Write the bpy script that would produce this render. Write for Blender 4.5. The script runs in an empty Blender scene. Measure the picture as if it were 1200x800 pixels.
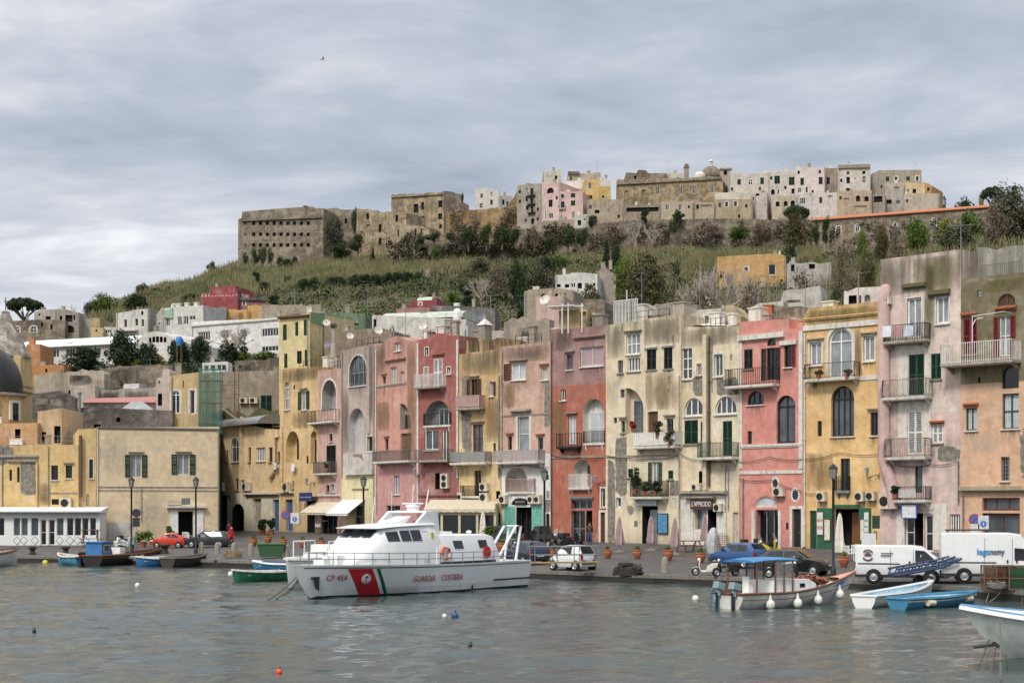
import bpy,bmesh,math,random
from mathutils import Vector,Matrix,noise
from mathutils.geometry import tessellate_polygon,delaunay_2d_cdt
rnd=random.Random(7)
SC=bpy.context.scene
COL=SC.collection
PI=math.pi
F,CX,HZ,CH=1800.0,600.0,592.0,4.5
def P(px,py,Y):
 return Vector(((px-CX)*Y/F,Y,CH-(py-HZ)*Y/F))
def G(px,py,z=0.0):
 Y=(CH-z)*F/(py-HZ)
 return P(px,py,Y)
def lin(h,k=1.0):
 h=h.lstrip('#')
 r=[]
 for i in(0,2,4):
  c=int(h[i:i+2],16)/255
  r.append(min(.92,k*(c/12.92 if c<=.04045 else((c+.055)/1.055)**2.4)))
 return(r[0],r[1],r[2],1)
MATS={}
def nt_new(name):
 m=bpy.data.materials.new(name);m.use_nodes=True
 nt=m.node_tree;nt.nodes.clear()
 out=nt.nodes.new('ShaderNodeOutputMaterial');b=nt.nodes.new('ShaderNodeBsdfPrincipled')
 nt.links.new(b.outputs[0],out.inputs[0])
 return m,nt,b
def nd(nt,typ,**kw):
 n=nt.nodes.new('ShaderNode'+typ)
 for k,v in kw.items():
  if k.startswith('i_'):
   key=k[2:]
   n.inputs[int(key) if key.isdigit() else key.replace('_',' ')].default_value=v
  else:setattr(n,k,v)
 return n
def ramp(nt,stops):
 n=nt.nodes.new('ShaderNodeValToRGB');cr=n.color_ramp
 while len(cr.elements)<len(stops):cr.elements.new(.5)
 for e,(p,c) in zip(cr.elements,stops):
  e.position=p;e.color=c if not isinstance(c,(int,float)) else(c,c,c,1)
 return n
def mixc(nt,fac,a,b,mode='MIX'):
 n=nt.nodes.new('ShaderNodeMix');n.data_type='RGBA';n.blend_type=mode
 for s,v in((0,fac),(6,a),(7,b)):
  if hasattr(v,'links'):nt.links.new(v,n.inputs[s])
  else:n.inputs[s].default_value=v
 return n.outputs[2]
def mth(nt,op,a,b=0.0,clamp=False):
 n=nt.nodes.new('ShaderNodeMath');n.operation=op;n.use_clamp=clamp
 for i,v in((0,a),(1,b)):
  if hasattr(v,'links'):nt.links.new(v,n.inputs[i])
  else:n.inputs[i].default_value=v
 return n.outputs[0]
def coords(nt,scale=(1,1,1),loc=(0,0,0),kind='Object'):
 t=nt.nodes.new('ShaderNodeTexCoord');m=nt.nodes.new('ShaderNodeMapping')
 m.inputs['Scale'].default_value=scale;m.inputs['Location'].default_value=loc
 nt.links.new(t.outputs[kind],m.inputs[0]);return m.outputs[0]
def noi(nt,vec,scale,detail=5,rough=.55,dist=0):
 n=nd(nt,'TexNoise',i_Scale=scale,i_Detail=detail,i_Roughness=rough,i_Distortion=dist)
 nt.links.new(vec,n.inputs['Vector']);return n.outputs['Fac']
def M(name,col='#808080',rough=.6,metal=0.0,k=1.0,var=.18,scale=3.0,bump=0.0,dirt=0.0,coat=0.0):
 """plain surface with a little uneven tone, optional dirt runs and bump"""
 if name in MATS:return MATS[name]
 m,nt,b=nt_new(name)
 c=lin(col,k) if isinstance(col,str) else col
 v=coords(nt)
 n1=noi(nt,v,scale,6)
 rp=ramp(nt,[(.25,1-var),(.75,1+var)]);rp.color_ramp.elements[1].color=(1+var,1+var,1+var,1)
 nt.links.new(n1,rp.inputs[0])
 out=mixc(nt,1.0,c,rp.outputs[0],'MULTIPLY')
 if dirt:
  d=noi(nt,coords(nt,(2.2,2.2,.35),(3,1,2)),1.6,6,.65)
  dr=ramp(nt,[(.48,0.0),(.72,dirt)]);nt.links.new(d,dr.inputs[0])
  out=mixc(nt,dr.outputs[0],out,(.09,.08,.065,1))
 nt.links.new(out,b.inputs['Base Color'])
 rr=ramp(nt,[(.2,max(.02,rough-.12)),(.8,min(1,rough+.12))]);nt.links.new(n1,rr.inputs[0])
 nt.links.new(rr.outputs[0],b.inputs['Roughness'])
 b.inputs['Metallic'].default_value=metal
 if coat:b.inputs['Coat Weight'].default_value=coat;b.inputs['Coat Roughness'].default_value=.08
 if bump:
  bp=nd(nt,'Bump',i_Strength=bump,i_Distance=.03)
  nt.links.new(noi(nt,v,scale*4,6),bp.inputs['Height']);nt.links.new(bp.outputs[0],b.inputs['Normal'])
 MATS[name]=m;return m
def stucco_group():
 g=bpy.data.node_groups.new('weathered_stucco','ShaderNodeTree')
 I=g.interface
 for nm,ty,dv in(('Color','NodeSocketColor',(.6,.5,.3,1)),('Color2','NodeSocketColor',(.5,.4,.3,1)),('Low','NodeSocketColor',(.6,.5,.3,1)),('Split','NodeSocketFloat',-5.),('Grime','NodeSocketFloat',.4),('GrimeColor','NodeSocketColor',(.12,.105,.085,1)),('Patch','NodeSocketFloat',.0),('Top','NodeSocketFloat',15.),('TopGrime','NodeSocketFloat',.5),('Seed','NodeSocketFloat',0.),('Foot','NodeSocketFloat',.5)):
  s=I.new_socket(nm,in_out='INPUT',socket_type=ty);s.default_value=dv
 I.new_socket('Color',in_out='OUTPUT',socket_type='NodeSocketColor');I.new_socket('Height',in_out='OUTPUT',socket_type='NodeSocketFloat')
 gi=g.nodes.new('NodeGroupInput');go=g.nodes.new('NodeGroupOutput')
 i=lambda n:gi.outputs[n]
 tc=g.nodes.new('ShaderNodeTexCoord')
 sd=g.nodes.new('ShaderNodeCombineXYZ')
 for ax in('X','Y','Z'):g.links.new(i('Seed'),sd.inputs[ax])
 def vec(scale):
  a=g.nodes.new('ShaderNodeVectorMath');a.operation='MULTIPLY';a.inputs[1].default_value=scale
  g.links.new(tc.outputs['Object'],a.inputs[0])
  b=g.nodes.new('ShaderNodeVectorMath');b.operation='ADD';g.links.new(a.outputs[0],b.inputs[0]);g.links.new(sd.outputs[0],b.inputs[1])
  return b.outputs[0]
 def rp(f,stops):
  r=ramp(g,stops);g.links.new(f,r.inputs[0]);return r.outputs[0]
 big=noi(g,vec((1,1,1)),.42,7,.62,.4)
 mid=noi(g,vec((1,1,1)),1.7,7,.65)
 fine=noi(g,vec((1,1,1)),9,5,.6)
 run=noi(g,vec((1.9,1.9,.10)),1.0,7,.66)
 run2=noi(g,vec((5.5,5.5,.22)),1.0,5,.6)
 sep=g.nodes.new('ShaderNodeSeparateXYZ');g.links.new(tc.outputs['Object'],sep.inputs[0]);z=sep.outputs[2]
 base=mixc(g,rp(big,[(.38,0.),(.66,1.)]),i('Color'),i('Color2'))
 zz=mth(g,'ADD',z,mth(g,'MULTIPLY',mid,.12))
 low=mth(g,'LESS_THAN',zz,i('Split'))
 lowc=mixc(g,rp(big,[(.4,0.),(.7,.5)]),i('Low'),mixc(g,.55,i('Low'),(.3,.27,.23,1)))
 base=mixc(g,low,base,lowc)
 bl=noi(g,vec((1.0,1.0,.7)),.8,8,.66,.8)
 base=mixc(g,rp(bl,[(.52,0.),(.66,.42)]),base,mixc(g,.6,base,(.62,.58,.5,1)))
 base=mixc(g,mth(g,'MULTIPLY',rp(bl,[(.33,1.),(.45,0.)]),mth(g,'MULTIPLY',i('Grime'),.38)),base,i('GrimeColor'))
 tone=rp(mid,[(.28,.78),(.72,1.14)])
 base=mixc(g,1.,base,tone,'MULTIPLY')
 base=mixc(g,.35,base,rp(fine,[(.3,.82),(.7,1.1)]),'MULTIPLY')
 rmask=mth(g,'MULTIPLY',rp(run,[(.5,0.),(.68,1.)]),rp(big,[(.3,.25),(.62,1.)]))
 rmask=mth(g,'ADD',rmask,mth(g,'MULTIPLY',rp(run2,[(.58,0.),(.74,.55)]),rp(mid,[(.35,0.),(.6,1.)])),True)
 base=mixc(g,mth(g,'MULTIPLY',rmask,mth(g,'MULTIPLY',i('Grime'),.55)),base,i('GrimeColor'))
 t=mth(g,'DIVIDE',mth(g,'SUBTRACT',z,mth(g,'SUBTRACT',i('Top'),2.6)),2.6,True)
 t=mth(g,'MULTIPLY',mth(g,'POWER',t,1.2),rp(run,[(.34,.12),(.6,1.)]))
 base=mixc(g,mth(g,'MULTIPLY',t,mth(g,'MULTIPLY',i('TopGrime'),.8)),base,i('GrimeColor'))
 f=mth(g,'SUBTRACT',1.,mth(g,'DIVIDE',z,1.6,True))
 base=mixc(g,mth(g,'MULTIPLY',mth(g,'MULTIPLY',f,rp(mid,[(.35,.1),(.65,1.)])),i('Foot')),base,(.15,.135,.115,1))
 pn=noi(g,vec((1,1,.8)),.34,9,.58,.6)
 pm=rp(mth(g,'ADD',mth(g,'SUBTRACT',pn,.72),mth(g,'ADD',i('Patch'),mth(g,'MULTIPLY',mth(g,'SUBTRACT',run,.5),.15))),[(.0,0.),(.012,1.)])
 base=mixc(g,pm,base,mixc(g,rp(fine,[(.35,0.),(.65,1.)]),(.17,.15,.125,1),(.3,.275,.24,1)))
 g.links.new(base,go.inputs[0])
 h=mth(g,'SUBTRACT',mth(g,'ADD',mth(g,'MULTIPLY',mid,.6),mth(g,'MULTIPLY',fine,.35)),mth(g,'MULTIPLY',pm,.5))
 g.links.new(h,go.inputs[1])
 return g
STUCCO=stucco_group()
seedc=[0]
def stucco(name,col,col2=None,low=None,split=-5.,grime=.45,gcol='#4a443c',patch=0.,top=15.,topg=.6,foot=.5,k=1.0,bump=.35):
 if name in MATS:return MATS[name]
 m,nt,b=nt_new(name)
 g=nt.nodes.new('ShaderNodeGroup');g.node_tree=STUCCO
 def pl(h):
  q=lin(h,k*1.12);y=q[0]*.3+q[1]*.59+q[2]*.11;return tuple(min(.85,y+(x-y)*.8) for x in q[:3])+(1,)
 c=pl(col);c2=pl(col2) if col2 else tuple(x*.8 for x in c[:3])+(1,)
 seedc[0]+=1
 for n,v in(('Color',c),('Color2',c2),('Low',pl(low) if low else c),('Split',split),('Grime',grime),('GrimeColor',lin(gcol)),('Patch',patch),('Top',top),('TopGrime',topg),('Seed',seedc[0]*7.31),('Foot',foot)):
  g.inputs[n].default_value=v
 nt.links.new(g.outputs[0],b.inputs['Base Color']);b.inputs['Roughness'].default_value=.88
 b.inputs['Specular IOR Level'].default_value=.25
 bp=nd(nt,'Bump',i_Strength=bump,i_Distance=.06)
 nt.links.new(g.outputs[1],bp.inputs['Height']);nt.links.new(bp.outputs[0],b.inputs['Normal'])
 MATS[name]=m;return m
def glassmat(name,a,bcol,wave=0.,rough=.07):
 if name in MATS:return MATS[name]
 m,nt,b=nt_new(name)
 v=coords(nt);n1=noi(nt,v,.9,4)
 rp=ramp(nt,[(.35,lin(a)),(.65,lin(bcol))]);nt.links.new(n1,rp.inputs[0]);c=rp.outputs[0]
 if wave:
  w=nd(nt,'TexWave',i_Scale=2.6,i_Distortion=2.2,i_Detail=2.);w.bands_direction='X'
  nt.links.new(v,w.inputs[0]);wr=ramp(nt,[(.1,.62),(.8,1.)]);nt.links.new(w.outputs['Fac'],wr.inputs[0])
  c=mixc(nt,wave,c,wr.outputs[0],'MULTIPLY')
 nt.links.new(c,b.inputs['Base Color']);b.inputs['Roughness'].default_value=rough
 b.inputs['IOR'].default_value=1.5
 bp=nd(nt,'Bump',i_Strength=.06,i_Distance=.05);nt.links.new(noi(nt,v,1.3,2),bp.inputs['Height']);nt.links.new(bp.outputs[0],b.inputs['Normal'])
 MATS[name]=m;return m
GL={'d':('glass_dark','#14171a','#23282c',0),'k':('glass_black','#0b0c0d','#15171a',0),'g':('glass_grey','#3c4448','#586166',.5),'c':('glass_curtain','#7c848a','#a0a6a9',.8),'w':('glass_white_curtain','#a9b0b3','#c6cacb',.7),'b':('glass_blue','#5d7486','#8ba1b0',.3)}
def glass(k):n,a,b,w=GL[k];return glassmat(n,a,b,w)
WHITE=M('white_paint','#dfddd8',.5,dirt=.25);OFFWHITE=M('chalky_white','#cfcac0',.8,dirt=.45);IRON=M('black_iron','#2a2a2b',.55,.3)
GREYMETAL=M('galvanised_metal','#8d9194',.45,.7,dirt=.3);GREEN=M('green_shutter_paint','#17402f',.5,dirt=.2);BLACKGREEN=M('dark_shutter_paint','#1d2422',.5)
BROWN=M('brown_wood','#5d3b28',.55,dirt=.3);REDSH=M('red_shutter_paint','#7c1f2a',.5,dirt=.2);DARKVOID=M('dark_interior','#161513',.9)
STONE=M('grey_stone','#8d8679',.9,bump=.4,dirt=.5);TERRA=M('terracotta','#a5603f',.85,dirt=.3);RUBBER=M('black_rubber','#1b1b1c',.8)
CHROME=M('bright_metal','#c8c8c8',.25,1.0);TEAL=M('teal_paint','#7fc3b4',.6,dirt=.25);WOOD=M('weathered_wood','#6b5140',.8,dirt=.5,bump=.3)
PLASTICW=M('white_plastic','#e6e6e4',.4);ROPE=M('rope_fibre','#8b7a5e',.9,bump=.5);CREAMMETAL=M('cream_enamel','#cfc6b2',.5,dirt=.35)
DULLGREY=M('weathered_cement','#a39a8c',.9,dirt=.7,bump=.4)
FR={'white':WHITE,'green':GREEN,'dark':IRON,'brown':BROWN,'grey':GREYMETAL,'red':REDSH,'black':BLACKGREEN,'teal':TEAL,'off':OFFWHITE}
class MB:
 def __init__(s):s.v=[];s.f=[];s.m=[];s.mi=0
 def face(s,idx):s.f.append(tuple(idx));s.m.append(s.mi)
 def add(s,vs,fs):
  o=len(s.v);s.v+=[tuple(v) for v in vs]
  for f in fs:s.face([o+i for i in f])
  return o
 def box(s,x0,x1,y0,y1,z0,z1):
  return s.add([(x0,y0,z0),(x1,y0,z0),(x1,y1,z0),(x0,y1,z0),(x0,y0,z1),(x1,y0,z1),(x1,y1,z1),(x0,y1,z1)],[(0,3,2,1),(4,5,6,7),(0,1,5,4),(1,2,6,5),(2,3,7,6),(3,0,4,7)])
 def obox(s,c,sz,rx=0,ry=0,rz=0):
  o=len(s.v);a,b,d=(t/2 for t in sz);s.box(-a,a,-b,b,-d,d)
  Mx=Matrix.Translation(c)@Matrix.Rotation(rz,4,'Z')@Matrix.Rotation(ry,4,'Y')@Matrix.Rotation(rx,4,'X')
  s.xf(Mx,o)
 def xf(s,Mx,o=0):
  for i in range(o,len(s.v)):s.v[i]=tuple(Mx@Vector(s.v[i]))
 def loft(s,rings,cap=True,closed=True):
  o=len(s.v);n=len(rings[0])
  for r in rings:s.v+=[tuple(p) for p in r]
  for k in range(len(rings)-1):
   for j in range(n if closed else n-1):
    a=o+k*n+j;b=o+k*n+(j+1)%n
    s.face((a,b,b+n,a+n))
  if cap:
   s.face([o+j for j in range(n)][::-1]);s.face([o+(len(rings)-1)*n+j for j in range(n)])
 def tube(s,pts,r,n=6,cap=True):
  pts=[Vector(p) for p in pts];rings=[]
  for i,p in enumerate(pts):
   d=(pts[min(i+1,len(pts)-1)]-pts[max(i-1,0)])
   d=d.normalized() if d.length>1e-9 else Vector((0,0,1))
   a=d.orthogonal().normalized() if i==0 else(a-d*a.dot(d)).normalized()
   b=d.cross(a);rr=r[i] if isinstance(r,(list,tuple)) else r
   rings.append([p+(a*math.cos(2*PI*j/n)+b*math.sin(2*PI*j/n))*rr for j in range(n)])
  s.loft(rings,cap)
 def lathe(s,prof,n=14,c=(0,0,0),ax='z',cap=True):
  rings=[]
  for r,h in prof:
   ring=[]
   for j in range(n):
    a=2*PI*j/n;x,y=r*math.cos(a),r*math.sin(a)
    q={'z':(x,y,h),'y':(x,h,-y),'x':(h,x,y)}[ax]
    ring.append((q[0]+c[0],q[1]+c[1],q[2]+c[2]))
   rings.append(ring)
  s.loft(rings,cap)
 def ball(s,c,r,n=12,k=8):
  rx,ry,rz=r if isinstance(r,(list,tuple)) else(r,r,r)
  rings=[]
  for i in range(k+1):
   t=PI*min(max(i/k,.004),.996)
   rings.append([(c[0]+rx*math.sin(t)*math.cos(2*PI*j/n),c[1]+ry*math.sin(t)*math.sin(2*PI*j/n),c[2]-rz*math.cos(t)) for j in range(n)])
  s.loft(rings)
 def prism(s,poly,y0,y1,plane='xz'):
  """closed solid from a 2D outline (concave allowed)"""
  if sum(poly[i-1][0]*poly[i][1]-poly[i][0]*poly[i-1][1] for i in range(len(poly)))<0:poly=poly[::-1]
  f={'xz':lambda p,y:(p[0],y,p[1]),'xy':lambda p,y:(p[0],p[1],y),'yz':lambda p,y:(y,p[0],p[1])}[plane]
  o=len(s.v);n=len(poly)
  s.v+=[f(p,y0) for p in poly]+[f(p,y1) for p in poly]
  for t in tessellate_polygon([[Vector((p[0],p[1],0)) for p in poly]]):
   s.face([o+i for i in t]);s.face([o+n+i for i in t[::-1]])
  for j in range(n):
   k=(j+1)%n;s.face((o+j,o+k,o+n+k,o+n+j))
 def build(s,name,mat,parent=None,smooth=False,fix=True,loc=None):
  me=bpy.data.meshes.new(name);me.from_pydata(s.v,[],s.f)
  for mm in(mat if isinstance(mat,(list,tuple)) else[mat]):me.materials.append(mm)
  if any(s.m):me.polygons.foreach_set('material_index',s.m)
  if fix:
   bm=bmesh.new();bm.from_mesh(me);bmesh.ops.recalc_face_normals(bm,faces=bm.faces);bm.to_mesh(me);bm.free()
  if smooth:
   me.polygons.foreach_set('use_smooth',[True]*len(me.polygons));me.set_sharp_from_angle(angle=math.radians(38))
  o=bpy.data.objects.new(name,me);COL.objects.link(o)
  if parent is not None:o.parent=parent
  if loc is not None:o.location=loc
  return o
def tag(o,label,cat,group=None):
 o['label']=label;o['category']=cat
 if group:o['group']=group
 return o
def thing(name,label,cat,loc=(0,0,0),rz=0.,group=None):
 o=bpy.data.objects.new(name,None);COL.objects.link(o);o.empty_display_size=.2
 o.location=loc;o.rotation_euler=(0,0,rz)
 return tag(o,label,cat,group)
def kind(o,k):o['kind']=k;return o
KIDS={}
def copy_tree(o,loc=None,rz=None,label=None,group=None,scale=None,parent=None):
 c=o.copy();COL.objects.link(c)
 if parent is not None:c.parent=parent
 if loc is not None:c.location=loc
 if rz is not None:c.rotation_euler=(0,0,rz)
 if scale is not None:c.scale=scale if isinstance(scale,(tuple,list)) else(scale,)*3
 if label:c['label']=label
 if group:c['group']=group
 for ch in list(o.children):copy_tree(ch,parent=c)
 return c
FONT=None
def text_mesh(txt,height,name,mat,parent,loc,rot=(PI/2,0,0),depth=.01,width=None,bold=0.):
 """real lettering: a font curve turned into a mesh"""
 cu=bpy.data.curves.new(name,'FONT');cu.body=txt;cu.size=height;cu.align_x='CENTER';cu.align_y='CENTER';cu.extrude=depth/2;cu.offset=bold;cu.resolution_u=3
 t=bpy.data.objects.new(name,cu);COL.objects.link(t)
 dg=bpy.context.evaluated_depsgraph_get();me=bpy.data.meshes.new_from_object(t.evaluated_get(dg))
 bpy.data.objects.remove(t)
 me.materials.clear();me.materials.append(mat)
 o=bpy.data.objects.new(name,me);COL.objects.link(o);o.parent=parent;o.location=loc;o.rotation_euler=rot
 if width:
  xs=[v.co.x for v in me.vertices];w=max(xs)-min(xs);o.scale=(width/w,1,1)
 return o
def lerp_tab(tab,x):
 if x<=tab[0][0]:return tab[0][1]
 for(a,va),(b,vb) in zip(tab,tab[1:]):
  if x<=b:return va+(vb-va)*(x-a)/(b-a)
 return tab[-1][1]
QUAY=[(-900,128),(0,122),(60,121),(150,117),(255,113),(340,108),(440,103),(620,95),(740,89.5),(850,86),(1000,82.6),(1060,79),(1200,72),(1900,52)]
FACADE=[(-900,150),(0,143),(92,143),(257,149),(258,176),(330,160),(390,151),(490,138),(600,131),(905,112.5),(1200,98.9),(1900,76)]
FBASE=[(-900,.9),(120,.9),(257,1.1),(258,1.66),(330,1.8),(620,1.6),(905,1.45),(1200,1.3),(1900,1.2)]
def facade_Y(px):return lerp_tab(FACADE,px)
def quay_z(px,Y):
 q=lerp_tab(QUAY,px);f=facade_Y(px);b=lerp_tab(FBASE,px)
 return .5+(b-.5)*max(0,min(1.0,(Y-q)/(f-q)))
HCOL=[-900,-100,60,130,200,280,400,550,700,850,1000,1200,1900]
HROW=[180,198,220,260,300,340,380,420,460,500,560,700]
HPY={-900:[560,553,545,530,520,510,505,505,510,520,530,545],-100:[500,486,470,450,430,415,408,405,408,420,440,470],60:[490,438,432,436,414,400,394,392,394,405,430,460],130:[490,438,432,436,412,392,374,362,366,390,420,460],200:[490,438,432,434,406,386,364,345,338,356,400,450],280:[480,438,426,428,396,372,350,330,312,306,330,400],400:[470,436,425,394,370,350,332,315,303,296,290,340],550:[450,433,412,380,356,338,320,306,290,272,262,300],700:[440,423,402,376,350,327,307,291,268,254,244,280],850:[430,416,398,366,336,318,305,293,258,249,238,280],1000:[425,408,388,356,330,314,300,290,265,252,245,290],1200:[400,382,360,325,298,280,268,260,256,252,252,300],1900:[380,362,340,310,290,275,265,262,262,265,275,320]}
def hill_z(px,Y):
 px=min(max(px,HCOL[0]),HCOL[-1]-.01);Yc=min(max(Y,HROW[0]),HROW[-1]-.01)
 i=max(k for k in range(len(HCOL)-1) if HCOL[k]<=px);j=max(k for k in range(len(HROW)-1) if HROW[k]<=Yc)
 a=(px-HCOL[i])/(HCOL[i+1]-HCOL[i]);b=(Yc-HROW[j])/(HROW[j+1]-HROW[j]);a=a*a*(3-2*a)
 zz=lambda ii,jj:CH+(HZ-HPY[HCOL[ii]][jj])*HROW[jj]/F
 z=(zz(i,j)*(1-a)+zz(i+1,j)*a)*(1-b)+(zz(i,j+1)*(1-a)+zz(i+1,j+1)*a)*b
 if Y<HROW[0]:
  f=facade_Y(px);t=max(0,min(1,(Y-f-2)/max(6,HROW[0]-f-2)))
  if HROW[0]-f<10:t=max(0,min(1,(Y-f-1)/12))
  z=quay_z(px,f)*(1-t)+z*t
 if Y>HROW[-1]:z=max(-2,z-(Y-HROW[-1])*.12)
 return z
def hz(px,Y):return hill_z(px,Y)+.5*noise.noise(Vector((px*Y/F*.06,Y*.06,0)))*min(1,max(0,(Y-190)/40))
def HP(px,Y,dz=0.):return Vector(((px-CX)*Y/F,Y,hz(px,Y)+dz))
def QP(px,py):
 """point on the quay surface seen at a pixel"""
 lo,hi=40.,200.
 for _ in range(40):
  mid=(lo+hi)/2
  if CH-(py-HZ)*mid/F>quay_z(px,mid):lo=mid
  else:hi=mid
 return Vector(((px-CX)*lo/F,lo,quay_z(px,lo)))
pv=nt_new('basalt_paving');m,nt,b=pv;PAVE=m
v=coords(nt,kind='Object')
mp=nt.nodes.new('ShaderNodeMapping');mp.inputs['Rotation'].default_value=(0,0,.62);nt.links.new(v,mp.inputs[0]);v2=mp.outputs[0]
bt=nd(nt,'TexBrick',i_Scale=1.0,i_Mortar_Size=.018,i_Brick_Width=.85,i_Row_Height=.5);bt.inputs['Color1'].default_value=lin('#4c4a49');bt.inputs['Color2'].default_value=lin('#5b5856');bt.inputs['Mortar'].default_value=lin('#302f2e')
nt.links.new(v2,bt.inputs['Vector'])
n1=noi(nt,v,.16,7,.6);r1=ramp(nt,[(.3,.62),(.7,1.2)]);nt.links.new(n1,r1.inputs[0])
n2=noi(nt,v,1.4,6,.7);r2=ramp(nt,[(.3,.75),(.7,1.15)]);nt.links.new(n2,r2.inputs[0])
c=mixc(nt,1,mixc(nt,1,bt.outputs[0],r1.outputs[0],'MULTIPLY'),r2.outputs[0],'MULTIPLY')
nt.links.new(c,b.inputs['Base Color']);rr=ramp(nt,[(.35,.45),(.6,.85)]);nt.links.new(n1,rr.inputs[0]);nt.links.new(rr.outputs[0],b.inputs['Roughness'])
bp=nd(nt,'Bump',i_Strength=.4,i_Distance=.02);nt.links.new(bt.outputs['Fac'],bp.inputs['Height']);bp.invert=True;nt.links.new(bp.outputs[0],b.inputs['Normal'])
KERB=M('quay_stone','#77726b',.85,bump=.5,dirt=.45,scale=1.2);WETWALL=M('wet_quay_wall','#2e2c29',.6,bump=.7,scale=1.5,var=.35)
cols=list(range(-900,1901,20))
mb=MB();nr=14
for px in cols:
 q,f=lerp_tab(QUAY,px)+.45,facade_Y(px)+4
 for j in range(nr):
  Y=q+(f-q)*j/(nr-1);mb.v.append(((px-CX)*Y/F,Y,quay_z(px,Y)))
for i in range(len(cols)-1):
 for j in range(nr-1):a=i*nr+j;mb.face((a,a+nr,a+nr+1,a+1))
kind(mb.build('quay_pavement',PAVE),'structure')
mb=MB()
for i in range(len(cols)-1):
 for s in range(3):
  pa,pb=cols[i]+20*s/3,cols[i]+20*(s+1)/3-.25
  ya,yb=lerp_tab(QUAY,pa),lerp_tab(QUAY,pb);z=.5+rnd.uniform(0,.012)
  A=[((pa-CX)*ya/F,ya-.05),((pb-CX)*yb/F,yb-.05),((pb-CX)*(yb+.6)/F,yb+.6),((pa-CX)*(ya+.6)/F,ya+.6)]
  mb.add([(x,y,.3) for x,y in A]+[(x,y,z+.006) for x,y in A],[(4,5,6,7),(0,1,5,4),(1,2,6,5),(2,3,7,6),(3,0,4,7)])
kind(mb.build('quay_kerb',KERB),'structure')
mb=MB()
for px in cols:
 q=lerp_tab(QUAY,px)
 for z in(.49,.1,-3):mb.v.append(((px-CX)*q/F,q,z))
for i in range(len(cols)-1):
 for j in range(2):mb.face((i*3+j,i*3+3+j,i*3+4+j,i*3+1+j))
kind(mb.build('quay_wall',WETWALL),'structure')
m,nt,b=nt_new('hill_scrub_earth');HILLM=m
v=coords(nt);n1=noi(nt,v,.05,8,.65);n2=noi(nt,v,.6,8,.7)
r=ramp(nt,[(.3,lin('#33381f')),(.45,lin('#484a2a')),(.6,lin('#5a5436')),(.75,lin('#54493a'))]);nt.links.new(n1,r.inputs[0])
r2=ramp(nt,[(.3,.5),(.7,1.25)]);nt.links.new(n2,r2.inputs[0])
nt.links.new(mixc(nt,1,r.outputs[0],r2.outputs[0],'MULTIPLY'),b.inputs['Base Color']);b.inputs['Roughness'].default_value=.95
rows=[0,2,6,12,20]+list(range(30,420,8))+[440,480,560,700,900,1300,2500,6000]
cols=list(range(-900,1901,14));mb=MB()
for px in cols:
 f=facade_Y(px)+3.5
 for d in rows:
  Y=f+d;z=hz(px,Y)
  mb.v.append(((px-CX)*Y/F,Y,z if d else quay_z(px,f)-.01))
n=len(rows)
for i in range(len(cols)-1):
 for j in range(n-1):a=i*n+j;mb.face((a,a+n,a+n+1,a+1))
kind(mb.build('hillside',HILLM,smooth=True),'structure')
m,nt,b=nt_new('harbour_water')
v=coords(nt)
b.inputs['Base Color'].default_value=(.036,.053,.05,1);b.inputs['Roughness'].default_value=.05;b.inputs['IOR'].default_value=1.33
w1=noi(nt,coords(nt,(.7,1.5,1)),1.7,5,.66);w2=noi(nt,coords(nt,(.8,1.3,1),(5,2,0)),6.,3,.6)
wp=ramp(nt,[(.36,.3),(.62,1.25)]);wp.color_ramp.elements[1].color=(1.25,1.25,1.25,1);nt.links.new(noi(nt,coords(nt,(.35,1,1),(2,9,0)),.07,5,.6,.6),wp.inputs[0])
hh=mth(nt,'MULTIPLY',mth(nt,'ADD',mth(nt,'MULTIPLY',w1,1.),mth(nt,'MULTIPLY',w2,.25)),wp.outputs[0])
bp=nd(nt,'Bump',i_Strength=.9,i_Distance=.1);nt.links.new(hh,bp.inputs['Height']);nt.links.new(bp.outputs[0],b.inputs['Normal'])
WATER=m
xs=[-4000,-1500,-600,-250,-120]+[-60+i*.33 for i in range(int(125/.33)+1)]+[120,300,900,4000]
ys=[-4000,-800,-200,-40,0,20,30]+[36+i*.22 for i in range(int(98/.22)+1)]+[150,160]
def wave(x,y):
 if not(-61<x<66 and 35.9<y<135):return 0.
 z=.035*math.sin(.55*x+1.1*y)+.03*math.sin(-.35*x+1.7*y+1.3)
 z+=.13*noise.noise(Vector((x*.3,y*.55,0)))+.11*noise.noise(Vector((x*.8+9,y*1.3,3)))+.05*noise.noise(Vector((x*1.7+4,y*2.6,6)))
 return z*(.65+.6*noise.noise(Vector((x*.03,y*.05,7))))
mb=MB()
for x in xs:
 for y in ys:mb.v.append((x,y,wave(x,y)))
n=len(ys)
for i in range(len(xs)-1):
 for j in range(n-1):a=i*n+j;mb.face((a,a+n,a+n+1,a+1))
o=mb.build('harbour_water',WATER,fix=False,smooth=False);o.data.polygons.foreach_set('use_smooth',[True]*len(o.data.polygons));kind(o,'structure')
def arch_pts(u0,u1,z0,z1,rise=0.,n=9,half=0):
 """outline from bottom left, counter-clockwise; rise = height of the arched top; half=1/2 keeps only the left / right half of an arch"""
 if rise<=0:return[(u0,z0),(u1,z0),(u1,z1),(u0,z1)]
 zs=z1-rise;pts=[(u0,z0),(u1,z0)]
 if half==2:
  return pts+[(u0+(u1-u0)*math.cos(PI/2*k/n),zs+rise*math.sin(PI/2*k/n)) for k in range(n+1)]
 if half==1:
  return pts+[(u1-(u1-u0)*math.sin(PI/2*k/n),zs+rise*math.cos(PI/2*k/n)) for k in range(n+1)]
 uc,hw=(u0+u1)/2,(u1-u0)/2
 return pts+[(uc+hw*math.cos(PI*k/n),zs+rise*math.sin(PI*k/n)) for k in range(n+1)]
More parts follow.
